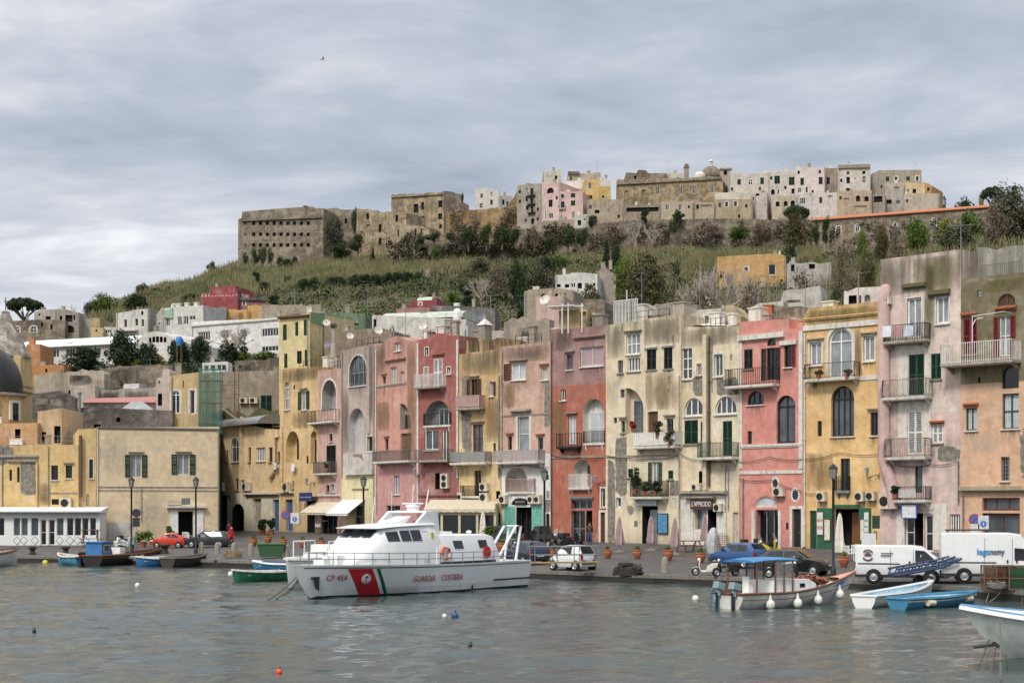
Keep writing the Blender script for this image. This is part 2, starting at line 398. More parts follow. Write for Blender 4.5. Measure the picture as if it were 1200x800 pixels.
def inside(p,poly):
 c=False;j=len(poly)-1
 for i in range(len(poly)):
  a,b=poly[i],poly[j]
  if(a.y>p[1])!=(b.y>p[1]) and p[0]<(b.x-a.x)*(p[1]-a.y)/(b.y-a.y)+a.x:c=not c
  j=i
 return c
def cdt(polys):
 """triangles of an outline with holes (indices into the concatenated outlines)"""
 pts=[Vector((p.x,p.y)) for q in polys for p in q];ed=[];o=0
 for q in polys:ed+=[(o+i,o+(i+1)%len(q)) for i in range(len(q))];o+=len(q)
 vs,_,fs,ov,_,_=delaunay_2d_cdt(pts,ed,[],0,1e-5)
 out=[]
 for f in fs:
  c=sum((vs[i] for i in f),Vector((0,0)))/len(f)
  if inside(c,polys[0]) and not any(inside(c,q) for q in polys[1:]):out.append([ov[i][0] for i in f if ov[i]])
 return[f for f in out if len(f)==3]
class House:
 def __init__(s,name,label,cat,px0,Y0,px1,Y1,top,mat,base=None,depth=9.,group=None,sink=1.2):
  A=Vector(((px0-CX)*Y0/F,Y0,0));B=Vector(((px1-CX)*Y1/F,Y1,0));d=(B-A).normalized()
  s.A,s.d,s.n=A,d,Vector((-d.y,d.x,0));s.W=(B-A).length
  s.zb=base if base is not None else min(quay_z(px0,Y0),quay_z(px1,Y1))
  s.root=thing(name,label,cat,(A.x,A.y,s.zb),math.atan2(d.y,d.x),group)
  s.depth,s.mat,s.sink=depth,mat,sink
  t=[s.uz(*p) for p in top];t[0]=(0.,t[0][1]);t[-1]=(s.W,t[-1][1])
  s.outline=[(0.,-sink),(s.W,-sink)]+t[::-1];s.H=max(p[1] for p in t)
  s.holes=[];s.sills=[]
 def uz(s,px,py):
  r=Vector(((px-CX)/F,1,-(py-HZ)/F));t=s.A.dot(s.n)/(r.x*s.n.x+r.y*s.n.y)
  return((Vector((r.x*t,r.y*t,0))-s.A).dot(s.d),CH+r.z*t-s.zb)
 def rect(s,x0,y0,x1,y1):
  ym,xm=(y0+y1)/2,(x0+x1)/2
  return s.uz(x0,ym)[0],s.uz(x1,ym)[0],s.uz(xm,y1)[1],s.uz(xm,y0)[1]
 def at(s,u,y,z):
  q=s.A+s.d*u+s.n*y;return Vector((q.x,q.y,z+s.zb))
 @property
 def rz(s):return s.root.rotation_euler[2]
 def part(s,mb,name,mat,parent=None,smooth=False,label=None):
  o=mb.build(name,mat,parent or s.root,smooth)
  if label:o['label']=label
  return o
 def hole(s,u0,u1,z0,z1,rise,depth,half=0,back=None):
  u0,u1,z0,z1=max(u0,.06),min(u1,s.W-.06),max(z0,-s.sink+.15),min(z1,s.H-.1)
  for(a,b,c,d) in[h[:4] for h in s.holes]:
   if u0<b+.03 and u1>a-.03 and z0<d+.03 and z1>c-.03:
    ou=min(u1,b)-max(u0,a);oz=min(z1,d)-max(z0,c)
    if ou<oz:
     if u0>(a+b)/2 or u0>a:u0=b+.05
     else:u1=a-.05
    else:
     if z0>c:z0=d+.05
     else:z1=c-.05
  if u1-u0<.12 or z1-z0<.12:return None
  if rise:rise=min(rise,z1-z0-.02)
  pts=arch_pts(u0,u1,z0,z1,rise,half=half)
  s.holes.append((u0,u1,z0,z1,pts,depth,back));return u0,u1,z0,z1,rise,pts
 def win(s,x0,y0,x1,y1,f='white',nx=2,ny=1,g='d',arch=0,r=.2,sh=None,sc=None,sill=1,sur=None,half=0,t=.07,hood=0,label=None,name='window',niche=None):
  q=s.rect(x0,y0,x1,y1);rise=arch*(q[1]-q[0])*(1 if half else .5)
  h=s.hole(*q,rise,r,half)
  if h is None:return None
  return s.fill(h,f,nx,ny,g,r,sh,sc,sill,sur,half,t,hood,label,name)
 def fill(s,h,f,nx,ny,g,r,sh=None,sc=None,sill=1,sur=None,half=0,t=.07,hood=0,label=None,name='window'):
  u0,u1,z0,z1,rise,pts=h;fm=FR[f]
  mb=MB()
  y=r-.07;t=min(t,(u1-u0)*.2)
  inn=arch_pts(u0+t,u1-t,z0+t,z1-t,max(0,rise-t*.5) if rise else 0,half=half)
  o=len(mb.v);n=len(pts)
  mb.v+=[(a,y,b) for a,b in pts]+[(a,y,b) for a,b in inn]+[(a,r-.01,b) for a,b in inn]
  for k in range(n):
   j=(k+1)%n;mb.face((o+k,o+j,o+n+j,o+n+k));mb.face((o+n+k,o+n+j,o+2*n+j,o+2*n+k))
  def top(u):
   if rise<=0:return z1
   if half:x=(u-u0)/(u1-u0) if half==2 else(u1-u)/(u1-u0)
   else:x=abs(u-(u0+u1)/2)/((u1-u0)/2)
   return z1-rise+rise*math.sqrt(max(0,1-x*x))
  bw=min(.05,(u1-u0)*.05)
  for k in range(1,nx):uu=u0+(u1-u0)*k/nx;mb.box(uu-bw,uu+bw,y+.005,r-.012,z0+t,top(uu)-t*.8)
  for k in range(1,ny):zz=z0+(z1-rise-z0)*k/ny;mb.box(u0+t,u1-t,y+.009,r-.014,zz-bw*.8,zz+bw*.8)
  if rise and ny>0 and rise<z1-z0-.3:zz=z1-rise;mb.box(u0+t,u1-t,y+.002,r-.014,zz-bw,zz+bw)
  w=s.part(mb,name,fm,label=label)
  mb=MB();m2=len(pts);mb.v+=[(a,r,b) for a,b in pts]
  for tr in tessellate_polygon([[Vector((a,b,0)) for a,b in pts]]):mb.face(tr)
  p=mb.build('pane',glass(g) if isinstance(g,str) else g,w)
  if sill:
   s.sills.append((u0-.1,u1+.1,z0-.1));mb=MB();mb.box(u0-.1,u1+.1,-.12,.02,z0-.1,z0-.015);mb.build('sill',STONE if sill==1 else OFFWHITE,w)
  if hood:
   mb=MB();mb.box(u0-.2,u1+.2,-.22,.03,z1+.18,z1+.28);mb.build('hood',STONE if hood==1 else TERRA,w)
  if sur:
   wd=.16 if sur is True else sur
   out=arch_pts(u0-wd,u1+wd,z0-.012,z1+wd,rise+wd*.5 if rise else 0,half=half);pin=arch_pts(u0,u1,z0-.012,z1,rise,half=half)
   mb=MB();o=0;n=len(out);mb.v+=[(a,-.03,b) for a,b in out]+[(a,-.03,b) for a,b in pin]+[(a,.03,b) for a,b in out]+[(a,.03,b) for a,b in pin]
   for k in range(1,n):
    j=(k+1)%n;mb.face((k,j,n+j,n+k));mb.face((k,2*n+k,2*n+j,j));mb.face((n+k,n+j,3*n+j,3*n+k))
   mb.build('surround',OFFWHITE,w)
  if sh:
   sm=FR[sc or 'green'];hwid=(u1-u0)/2
   lf=[(u0+.01,(u0+u1)/2-.01,.02),((u0+u1)/2+.01,u1-.01,.02)] if sh=='closed' else{'open':[(u0-hwid,u0-.02,-.07),(u1+.02,u1+hwid,-.07)],'left':[(u0-hwid,u0-.02,-.07)],'right':[(u1+.02,u1+hwid,-.07)]}[sh]
   for a,b,yy in lf:
    mb=MB();s.leaf(mb,a,b,z0+.02,z1-.02,yy);mb.build('shutter',sm,w)
  return w
 def leaf(s,mb,a,b,z0,z1,y):
  e=min(.07,(b-a)*.2)
  mb.box(a,a+e,y,y+.045,z0,z1);mb.box(b-e,b,y,y+.045,z0,z1)
  for zz in(z0,(z0+z1)/2-.04,z1-.08):mb.box(a+e,b-e,y+.002,y+.043,zz,zz+.08)
  k=max(4,int((z1-z0)/.13))
  for i in range(k):
   zz=z0+.1+(z1-z0-.2)*i/(k-1);mb.obox(((a+b)/2,y+.022,zz),(b-a-2*e,.014,.1),rx=.6)
 def shut(s,x0,y0,x1,y1,sc='green',leaves=2,sur=None,sill=1,r=.08,name='window'):
  """a closed pair of louvred shutters filling its opening"""
  q=s.rect(x0,y0,x1,y1);h=s.hole(*q,0,r)
  if h is None:return
  u0,u1,z0,z1,rise,pts=h
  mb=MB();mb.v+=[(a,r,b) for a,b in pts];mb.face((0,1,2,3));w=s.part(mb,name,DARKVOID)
  for k in range(leaves):
   mb=MB();s.leaf(mb,u0+(u1-u0)*k/leaves+.006,u0+(u1-u0)*(k+1)/leaves-.006,z0+.01,z1-.01,r-.06);mb.build('shutter',FR[sc],w)
  if sill:s.sills.append((u0-.1,u1+.1,z0-.1));mb=MB();mb.box(u0-.1,u1+.1,-.12,.02,z0-.1,z0-.015);mb.build('sill',STONE,w)
  if sur:mb=MB();wd=.16;mb.box(u0-wd,u0,-.03,.02,z0,z1+wd);mb.box(u1,u1+wd,-.03,.02,z0,z1+wd);mb.box(u0,u1,-.03,.02,z1,z1+wd);mb.build('surround',OFFWHITE,w)
  return w
 def solid(s,x0,y0,x1,y1,mat,r=.12,arch=0,name='door',panels=2,sill=0,half=0,handle=True,sur=None):
  """plank or panel door set in its opening"""
  q=s.rect(x0,y0,x1,y1);h=s.hole(*q,arch*(q[1]-q[0])*(1 if half else .5),r,half)
  if h is None:return
  u0,u1,z0,z1,rise,pts=h
  mb=MB();mb.v+=[(a,r,b) for a,b in pts]
  for tr in tessellate_polygon([[Vector((a,b,0)) for a,b in pts]]):mb.face(tr)
  zt=z1-rise
  for k in range(panels):
   a=u0+(u1-u0)*k/panels;b=u0+(u1-u0)*(k+1)/panels;e=(b-a)*.16
   for c,d in((.06,.42),(.5,.94)):mb.box(a+e,b-e,r-.03,r+.02,z0+(zt-z0)*c,z0+(zt-z0)*d)
   mb.box(b-.015,b+.015,r-.02,r+.01,z0,zt-.02) if k<panels-1 else None
  w=s.part(mb,name,mat)
  if handle and name=='door':mb=MB();mb.ball(((u0+u1)/2+.08,r-.07,z0+1.05 if z1-z0>1.6 else(z0+z1)/2),.045,6,4);mb.build('handle',GREYMETAL,w)
  if sur:mb=MB();wd=sur;mb.box(u0-wd,u0,-.04,.02,z0,z1+wd);mb.box(u1,u1+wd,-.04,.02,z0,z1+wd);mb.box(u0,u1,-.04,.02,z1,z1+wd);mb.build('surround',OFFWHITE,w)
  return w
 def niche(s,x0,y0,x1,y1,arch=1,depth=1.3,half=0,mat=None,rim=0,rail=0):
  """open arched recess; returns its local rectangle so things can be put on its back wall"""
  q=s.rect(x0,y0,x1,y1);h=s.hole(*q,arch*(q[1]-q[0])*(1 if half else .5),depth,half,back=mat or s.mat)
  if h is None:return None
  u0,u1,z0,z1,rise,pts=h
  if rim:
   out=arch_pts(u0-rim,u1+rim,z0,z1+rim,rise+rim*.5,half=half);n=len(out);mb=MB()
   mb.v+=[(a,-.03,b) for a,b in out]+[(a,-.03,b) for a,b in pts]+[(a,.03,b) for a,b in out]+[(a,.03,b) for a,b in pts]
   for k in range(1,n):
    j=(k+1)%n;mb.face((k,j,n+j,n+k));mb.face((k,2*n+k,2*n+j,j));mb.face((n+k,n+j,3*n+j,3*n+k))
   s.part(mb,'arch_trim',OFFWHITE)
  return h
 def on(s,u0,u1,z0,z1,y,f='white',nx=2,ny=1,g='d',name='window'):
  """glazed frame mounted on a recess's back wall (y = its depth)"""
  mb=MB();t=.06
  mb.box(u0,u0+t,y-.06,y-.002,z0,z1);mb.box(u1-t,u1,y-.06,y-.002,z0,z1);mb.box(u0+t,u1-t,y-.06,y-.002,z1-t,z1);mb.box(u0+t,u1-t,y-.06,y-.002,z0,z0+t)
  for k in range(1,nx):uu=u0+(u1-u0)*k/nx;mb.box(uu-.03,uu+.03,y-.055,y-.003,z0+t,z1-t)
  for k in range(1,ny):zz=z0+(z1-z0)*k/ny;mb.box(u0+t,u1-t,y-.05,y-.004,zz-.03,zz+.03)
  w=s.part(mb,name,FR[f]);mb=MB();mb.box(u0+t,u1-t,y-.03,y-.005,z0+t,z1-t);mb.build('pane',glass(g),w);return w
 def balc(s,x0,x1,yt,yb,d=.85,style='bars',rc=None,sm=None,y0=0.,gap=.13):
  u0,u1,zb,zt=s.rect(x0,yt,x1,yb);k=(s.A.y-d)/s.A.y
  rc=rc or IRON;th=.15
  mb=MB();mb.box(u0,u1,-d,.04,zb,zb+th)
  if style!='thin':mb.box(u0+.03,u1-.03,-d+.04,.03,zb-.06,zb-.003)
  for uu in(u0+.25,u1-.25):mb.prism([(-.02,zb-.45),(-d*.7,zb-.07),(-.02,zb-.07)],uu-.06,uu+.06,'yz')
  b=s.part(mb,'balcony',sm or OFFWHITE);s.sills+=[(u0,u0+(u1-u0)*.35,zb-.02),(u1-(u1-u0)*.35,u1,zb-.02)];zb+=th
  mb=MB();zt=max(zt,zb+.55)
  R=.016
  def bar(a,c,e):mb.box(a-R,a+R,c-R,c+R,zb,e)
  runs=[((u0+.04,-d+.04),(u1-.04,-d+.04)),((u0+.04,-d+.04),(u0+.04,-.02)),((u1-.04,-d+.04),(u1-.04,-.02))]
  for(a,c),(e,g) in runs:
   L=math.hypot(e-a,g-c);n=max(2,int(L/gap))
   for zz,rr in((zt,.028),(zb+.1,.018)):mb.tube([(a,c,zz),(e,g,zz)],rr,4)
   if style=='panel':
    hx=.012 if abs(e-a)<.01 else 0
    mb.box(min(a,e)-.012,max(a,e)+.012,min(c,g)-.012,max(c,g)+.012,zb+.16,zt-.06)
   elif style=='slats':
    n=max(2,int(L/.19))
    for i in range(n):mb.box(*((a+(e-a)*(i+.08)/n,a+(e-a)*(i+.92)/n,c-.01,c+.01) if abs(e-a)>.01 else(a-.01,a+.01,c+(g-c)*(i+.08)/n,c+(g-c)*(i+.92)/n)),zb+.08,zt-.02)
   elif style=='corr':
    for i in range(7):zz=zb+.08+(zt-zb-.1)*i/6.5;mb.box(min(a,e)-.012,max(a,e)+.012,min(c,g)-.012,max(c,g)+.012,zz,zz+.11)
   elif style=='belly':
    for i in range(n+1):
     x,y=a+(e-a)*i/n,c+(g-c)*i/n;ox,oy=(0,-1) if abs(e-a)>.01 else((-1 if a<(u0+u1)/2 else 1),0)
     mb.tube([(x+ox*q*.22,y+oy*q*.22,zb+(zt-zb)*hh) for hh,q in((0,.3),(.2,1),(.45,.7),(1,0))],.013,3)
   else:
    for i in range(n+1):bar(a+(e-a)*i/n,c+(g-c)*i/n,zt)
   for x,y in((a,c),(e,g)):mb.box(x-.022,x+.022,y-.022,y+.022,zb,zt+.03)
  mb.build('railing',rc,b)
  return b,(u0,u1,zb,zt,d)
 def ledge(s,x0,x1,y,h=.14,d=.18,mat=None,name='cornice',uz=None):
  u0,z=s.uz(x0,y);u1,z2=s.uz(x1,y);z=(z+s.uz((x0+x1)/2,y)[1])/2 if uz is None else uz
  mb=MB();mb.box(max(u0,.01),min(u1,s.W-.01),-d,.03,z-h/2,z+h/2);mb.box(max(u0,.04),min(u1,s.W-.04),-d*.6,.02,z-h/2-.1,z-h/2-.004);return s.part(mb,name,mat or OFFWHITE)
 def band(s,x0,y0,x1,y1,mat,d=.04,name='plaster_band'):
  u0,u1,z0,z1=s.rect(x0,y0,x1,y1);mb=MB();mb.box(max(u0,.006),min(u1,s.W-.006),-d,.02,z0,z1);return s.part(mb,name,mat)
 def pipe(s,x,y0,y1,r=.06,mat=None,y=-.1,name='drainpipe'):
  u,z1=s.uz(x,y0);_,z0=s.uz(x,y1);u=min(max(u,.1),s.W-.1)
  mb=MB();mb.tube([(u,y,z0),(u,y,(z0+z1)/2),(u,y,z1)],r,8)
  for k in range(5):zz=z0+(z1-z0)*(k+.5)/5;mb.tube([(u,y,zz-.03),(u,y,zz+.03)],r*1.5,8)
  return s.part(mb,name,mat or GREYMETAL,smooth=True)
 def stain(s,x0,y0,x1,y1,mat):
  u0,u1,z0,z1=s.rect(x0,y0,x1,y1);u0,u1=max(u0,.01),min(u1,s.W-.01);mb=MB();mb.add([(u0,-.006,z0),(u1,-.006,z0),(u1,-.006,z1),(u0,-.006,z1)],[(0,1,2,3)]);return s.part(mb,'wall_stain',mat)
 def finish(s,wall='wall',roof=None):
  if s.root.get('group')=='painted houses along the harbour front' and s.W>2.5 and not any(q in s.root['label'] for q in('olive','tall pale','cream painted')):
   for _ in range(3):
    u,y=rnd.uniform(.7,s.W-.7),rnd.uniform(1.4,5);w=rnd.uniform(.2,.6);e=rnd.uniform(.7,1.7);z=min(p[1] for p in s.outline[2:]);q=rnd.choice((OFFWHITE,STONE,DULLGREY,OFFWHITE,STONE));mb=MB()
    mb.box(u-w,u+w,y,y+w*1.5,z-.7,z+e);mb.box(u-w-.08,u+w+.08,y-.08,y+w*1.5+.08,z+e+.002,z+e+.1)
    s.part(mb,'chimney' if w<.45 else 'stair_head',q)
   mb=MB();z=min(p[1] for p in s.outline[2:]);a,b=sorted((rnd.uniform(.2,s.W*.5),rnd.uniform(s.W*.6,s.W-.2)))
   for i in range(5):u=a+(b-a)*i/4;mb.tube([(u,.9,z-.3),(u,.9,z+.95)],.03,4)
   for e in(.5,.95):mb.tube([(a,.9,z+e),(b,.9,z+e)],.022,4)
   s.part(mb,'roof_railing',rnd.choice((GREYMETAL,IRON)))
  if s.A.y<190:
   for a,b,z in s.sills:
    if rnd.random()<.25:continue
    lo=max([h[3] for h in s.holes if h[0]<b and h[1]>a and h[3]<=z+.02]+[z-rnd.uniform(.7,2.2)])+.05
    a,b=max(a,.02),min(b,s.W-.02)
    if z-lo<.25 or b-a<.2:continue
    mb=MB();mb.add([(a,-.005,lo),(b,-.005,lo),(b,-.005,z),(a,-.005,z)],[(0,1,2,3)]);s.part(mb,'wall_stain',RUNS)
  mb=MB();polys=[[Vector((a,b,0)) for a,b in s.outline]]+[[Vector((a,b,0)) for a,b in h[4]] for h in s.holes]
  flat=[p for q in polys for p in q];mb.v=[(p.x,0,p.y) for p in flat]
  for t in cdt(polys):mb.face(t)
  n=len(s.outline);mb.v+=[(a,s.depth,b) for a,b in s.outline];o=len(flat)
  for k in range(n):j=(k+1)%n;mb.face((k,j,o+j,o+k))
  for t in cdt([polys[0]]):mb.face([o+i for i in t][::-1])
  mats=[s.mat]
  for h in s.holes:
   pts,dp,back=h[4],h[5],h[6];m=len(pts);q=len(mb.v);mb.v+=[(a,0,b) for a,b in pts]+[(a,dp,b) for a,b in pts]
   if back is not None and back not in mats:mats.append(back)
   mb.mi=mats.index(back) if back is not None else 0
   for k in range(m):j=(k+1)%m;mb.face((q+j,q+k,q+m+k,q+m+j))
   if back is not None:
    for t in tessellate_polygon([[Vector((a,b,0)) for a,b in pts]]):mb.face([q+m+i for i in t])
   mb.mi=0
  w=mb.build(wall,mats,s.root,fix=False)
  return s
def stainmat(name,col,col2,cover=.5,sc=.9,run=.5,soft=.42,amax=.62):
 m,nt,b=nt_new(name);v=coords(nt,(sc,sc,sc*run),(seedc[0]*3.1,1,2));seedc[0]+=1;n=noi(nt,v,1.2,9,.66,.4)
 r=ramp(nt,[(.4,lin(col)),(.6,lin(col2))]);nt.links.new(noi(nt,v,4.,6),r.inputs[0]);nt.links.new(r.outputs[0],b.inputs['Base Color']);b.inputs['Roughness'].default_value=.95
 g=nt.nodes.new('ShaderNodeTexCoord');sp=nt.nodes.new('ShaderNodeSeparateXYZ');nt.links.new(g.outputs['Generated'],sp.inputs[0])
 e=mth(nt,'MULTIPLY',mth(nt,'PINGPONG',sp.outputs[0],.5),mth(nt,'PINGPONG',sp.outputs[2],.5));e=mth(nt,'POWER',mth(nt,'MULTIPLY',e,4.,True),.35)
 a=ramp(nt,[(.0,0.),(soft,amax)]);nt.links.new(mth(nt,'SUBTRACT',mth(nt,'ADD',mth(nt,'MULTIPLY',e,.5),n),1.0-cover*.5),a.inputs[0]);nt.links.new(a.outputs[0],b.inputs['Alpha']);return m
def runmat():
 m,nt,b=nt_new('rain_run_stain');v=coords(nt,(1,1,.12));n=noi(nt,v,6.,6,.6);b.inputs['Base Color'].default_value=lin('#4c443a');b.inputs['Roughness'].default_value=.95
 g=nt.nodes.new('ShaderNodeTexCoord');sp=nt.nodes.new('ShaderNodeSeparateXYZ');nt.links.new(g.outputs['Generated'],sp.inputs[0]);e=mth(nt,'POWER',mth(nt,'PINGPONG',sp.outputs[0],.5),.3)
 r=ramp(nt,[(.42,0.),(.68,.8)]);nt.links.new(n,r.inputs[0]);nt.links.new(mth(nt,'MULTIPLY',mth(nt,'MULTIPLY',r.outputs[0],mth(nt,'POWER',sp.outputs[2],1.3)),e),b.inputs['Alpha']);return m
RUNS=runmat()
BARE=stainmat('bare_grey_plaster','#6b655c','#8a847a',.8,.75,.8,.03,1.);MOSS=stainmat('olive_moss_stain','#5e5a35','#77714a',1.0,1.0,.3);SOOT=stainmat('sooty_stain','#453f37','#5c554b',.95,1.6,.14,.42,.45);PALE=stainmat('bleached_lime_stain','#cfc6b4','#b9af9c',.7,.8,.6);RUSTY=stainmat('brown_damp_stain','#7b6043','#8f7a5c',.9,1.5,.15)
AC0={}
def ac_unit(h,x0,y0,x1,y1,label,tall=False,out=.42,col=None):
 u0,u1,z0,z1=h.rect(x0,y0,x1,y1);w,hh=max(.5,u1-u0),max(.35,z1-z0)
 t=thing('air_conditioner',label,'air conditioner',h.at((u0+u1)/2,-.02,z0),h.rz,'air conditioners on the facades')
 mb=MB();mb.box(-w/2,w/2,-out,-.08,0,hh);mb.box(-w/2-.012,w/2+.012,-out-.012,-.07,hh-.05,hh+.012);mb.build('casing',CREAMMETAL if not col else col,t)
 for k in range(2 if tall else 1):
  r=min(w*.36,hh*.4/(2 if tall else 1));cz=hh*(.5 if not tall else(.27+.46*k));cx=-w*.1 if not tall else 0
  mb=MB();mb.lathe([(r,0),(r,.02),(r*.86,.03),(r*.8,.012),(r*.2,.012),(.01,.03)],14,(cx,-out-.035,cz),'y')
  for j in range(6):a=PI*j/6;mb.obox((cx,-out-.03,cz),(r*1.7,.012,.014),ry=a)
  mb.build('fan_grille',RUBBER,t)
 mb=MB()
 for s in(-1,1):mb.box(s*w*.35-.02,s*w*.35+.02,-out,.0,-.05,-.004);mb.box(s*w*.35-.02,s*w*.35+.02,-.05,0,-.3,-.05)
 mb.build('bracket',GREYMETAL,t);return t
def dish(loc,r,az,label,col=None):
 t=thing('satellite_dish',label,'satellite dish',loc,az,'satellite dishes on the roofs')
 mb=MB();mb.tube([(0,0,0),(0,0,.9)],.03,6);mb.build('mast',GREYMETAL,t)
 mb=MB();prof=[(.01,0),(r*.4,.03),(r*.75,.1),(r,.19),(r,.21),(r*.7,.12),(.01,.02)];mb.lathe(prof,16,ax='y');mb.xf(Matrix.Translation((0,-.1,.95+r*.5))@Matrix.Rotation(-.45,4,'X')@Matrix.Rotation(PI,4,'Z'));mb.build('reflector',col or OFFWHITE,t,True)
 mb=MB();mb.tube([(0,-.12,.95),(0,-r*1.1,.95+r*.25),(0,-r*1.15,.95+r*.75)],.018,5);mb.ball((0,-r*1.15,.95+r*.8),.06,6,4);mb.build('feed_arm',GREYMETAL,t)
 return t
def antenna(loc,h,az,label,arms=7,style=0):
 t=thing('roof_antenna',label,'antenna',loc,az,'television antennas on the roofs')
 mb=MB();mb.tube([(0,0,0),(0,0,h)],[.035,.025],5);mb.build('mast',GREYMETAL,t)
 mb=MB();mb.tube([(-.9,0,h-.15),(.9,0,h-.1)],.014,4)
 for i in range(arms):x=-.85+1.7*i/(arms-1);l=.34-.02*i;mb.tube([(x,-l,h-.13),(x,l,h-.13)],.01,3)
 if style:
  mb.tube([(-.5,0,h-.8),(.5,0,h-.8)],.014,4)
  for i in range(4):mb.tube([(-.45+.3*i,0,h-1.0),(-.45+.3*i,0,h-.6)],.01,3)
 mb.build('aerial',GREYMETAL,t);return t
def roof_at(h,px,Yoff=2.0,dz=0.):
 """a point on a building's roof behind the given pixel column"""
 u=h.uz(px,400)[0];return h.at(u,Yoff,h.H+dz)
def wall_lamp(h,x,y,label,side=1):
 u,z=h.uz(x,y)
 t=thing('wall_lamp',label,'wall lamp',h.at(u,-.02,z),h.rz,'wrought iron wall lamps')
 mb=MB();mb.tube([(.55*side,0,.0),(.4*side,-.15,.12),(.15*side,-.4,-.05),(0,-.6,-.12),(-.05*side,-.6,.05)],.03,5);mb.tube([(.55*side,0,-.2),(.55*side,0,.25)],.03,5);mb.build('bracket',IRON,t)
 mb=MB();mb.lathe([(.05,0),(.1,.06),(.17,.5),(.2,.52),(.03,.62)],6,(-.05*side,-.6,.05));mb.build('lantern',M('lantern_glass','#8d918c',.2),t);return t
YF=facade_Y
def row(name,label,x0,x1,top,mat,dy=0.,depth=9.,cat='house'):
 return House(name,label,cat,x0,YF(x0)+dy,x1,YF(x1)+dy,top,mat,depth=depth,group='painted houses along the harbour front')
RAILW=M('white_railing','#d8d6d0',.5,dirt=.2);RAILG=M('rusty_grey_railing','#6f6a66',.6,.2,dirt=.3);RAILP=M('faded_pink_railing','#a98e8a',.6)
h=row('house','house with olive upper wall, orange lower wall and long white balcony, at the right edge',1126,1236,[(1126,327),(1199,319),(1236,315)],stucco('stucco_olive_orange','#7d7350','#6d6444',low='#d0a27c',split=11.3,grime=.3,patch=.02,top=16.6,topg=.3))
h.solid(1145,340,1151,348,GREYMETAL,name='vent',panels=1,r=.1)
h.win(1169,344,1190,358,'brown',2,0,M('brown_louvre','#4b3b26',.8),arch=1,r=.15,sill=0);h.ledge(1167,1192,361,.12,.3,TERRA,'hood')
h.shut(1129,373,1145,415,'red');h.ledge(1127,1146,368,.12,.25,TERRA,'hood')
h.win(1171,370,1184,417,'white',2,2,'c',sh='open',sc='red',sill=0)
b,q=h.balc(1113,1197,402,428,1.3,'bars',RAILW,DULLGREY,gap=.16)
u0,z=h.uz(1149,372);u1,_=h.uz(1186,372);z0=q[2]
mb=MB();mb.tube([(u0,-1.1,z0),(u0,-1.1,z-.6),(u0+.15,-.9,z-.2),(u0+.5,-.6,z-.1)],.04,5);mb.tube([(u0,-1.1,z),(u1,-1.1,z+.1)],.03,4);mb.tube([(u0,-1.1,z),(u0,0,z)],.03,4);mb.tube([(u1,-1.1,z+.1),(u1,0,z+.1)],.03,4);mb.tube([(u0,-1.1,z0),(u0,-1.1,z)],.03,4)
mb.build('awning_frame',RAILW,b)
h.win(1174,429,1194,455,'green',1,0,'k',arch=.9,r=.25,sill=0);h.win(1174.5,461,1194,502,'green',2,2,'w',sill=2,r=.25)
h.win(1132,478,1145,504,'green',2,1,'w',sill=2,sur=0);h.ledge(1130,1147,473.5,.12,.25,TERRA,'hood')
h.solid(1146,442,1149,448,DARKVOID,name='vent',panels=1)
w=h.win(1173,535,1183,563,'grey',3,6,'k',sill=2,r=.3)
h.ledge(1127,1234,572,.26,.4,stucco('stucco_cornice','#a89878',grime=.8,topg=0,foot=0));h.pipe(1129.5,580,636,.05)
w=h.win(1151,583,1195,598,'brown',3,1,'g',sill=0,r=.3,t=.12)
mb=h.win(1151,601,1195,642,'brown',2,1,'g',sill=0,r=.35,t=.2,name='shop_door')
h.stain(1128,505,1172,533,PALE);h.stain(1152,327,1200,342,MOSS);h.stain(1195,500,1230,560,BARE);h.pipe(1220,330,630,.06);h.finish()
H_OLIVE=h
up=MB();H_=h.H
ptsu=[h.uz(x,y) for x,y in((1127,285),(1136,285),(1138,292),(1145,292),(1152,287),(1162,284),(1180,282),(1236,279))]
ptsu=[(max(.05,min(u,h.W-.05)),z) for u,z in ptsu]
up.prism([(.05,H_-.4),(h.W-.05,H_-.4)]+ptsu[::-1],2.2,8.5)
h.part(up,'upper_storey',stucco('stucco_grey_gable','#aaa69d','#96928a',grime=.5,topg=.7,top=18.5))
mb=MB();u0,z0=h.uz(1131,325);u1,z1=h.uz(1197,310)
for i in range(30):u=u0+(u1-u0)*i/29;mb.box(u-.012,u+.012,.1,.124,h.H-.5,h.H+.75)
mb.tube([(u0,.11,h.H+.75),(u1,.11,h.H+.75)],.025,4);h.part(mb,'roof_railing',RAILG)
h=row('house','tall pale pink weathered house with mossy stained top and white balcony bays',1032,1126,[(1032,304),(1080,298),(1126,292)],stucco('stucco_pinkwhite','#d2c2b5','#cdafa5',low='#cfb1a9',split=9.5,grime=.6,patch=.0,top=19,topg=.85,gcol='#57503f'))
h.win(1063,349,1080,396,'white',2,1,'c',sur=.1,sill=0,t=.12);h.win(1097,347,1112,379,'white',2,1,'c',sur=.1,t=.12,sill=2)
h.ledge(1059,1086,335,.25,.3,M('mossy_stone','#5d5a3a',.95,bump=.6));h.ledge(1089,1114,343,.3,.3,MATS['mossy_stone'])
h.balc(1042,1091,381,402,.8,'bars',IRON,DULLGREY)
h.band(1053,405,1064,463,OFFWHITE);h.shut(1065,415,1083,463,'green',sill=0);h.shut(1091,414,1103,444,'green');h.band(1084,405,1089.5,463,OFFWHITE);h.band(1064.2,405,1083.8,412,OFFWHITE)
h.balc(1041,1093,445,468,.85,'belly',RAILG,OFFWHITE)
h.band(1053,471,1063,513,OFFWHITE);h.band(1082.5,471,1092,513,OFFWHITE);h.band(1063.2,471,1082.3,479,OFFWHITE)
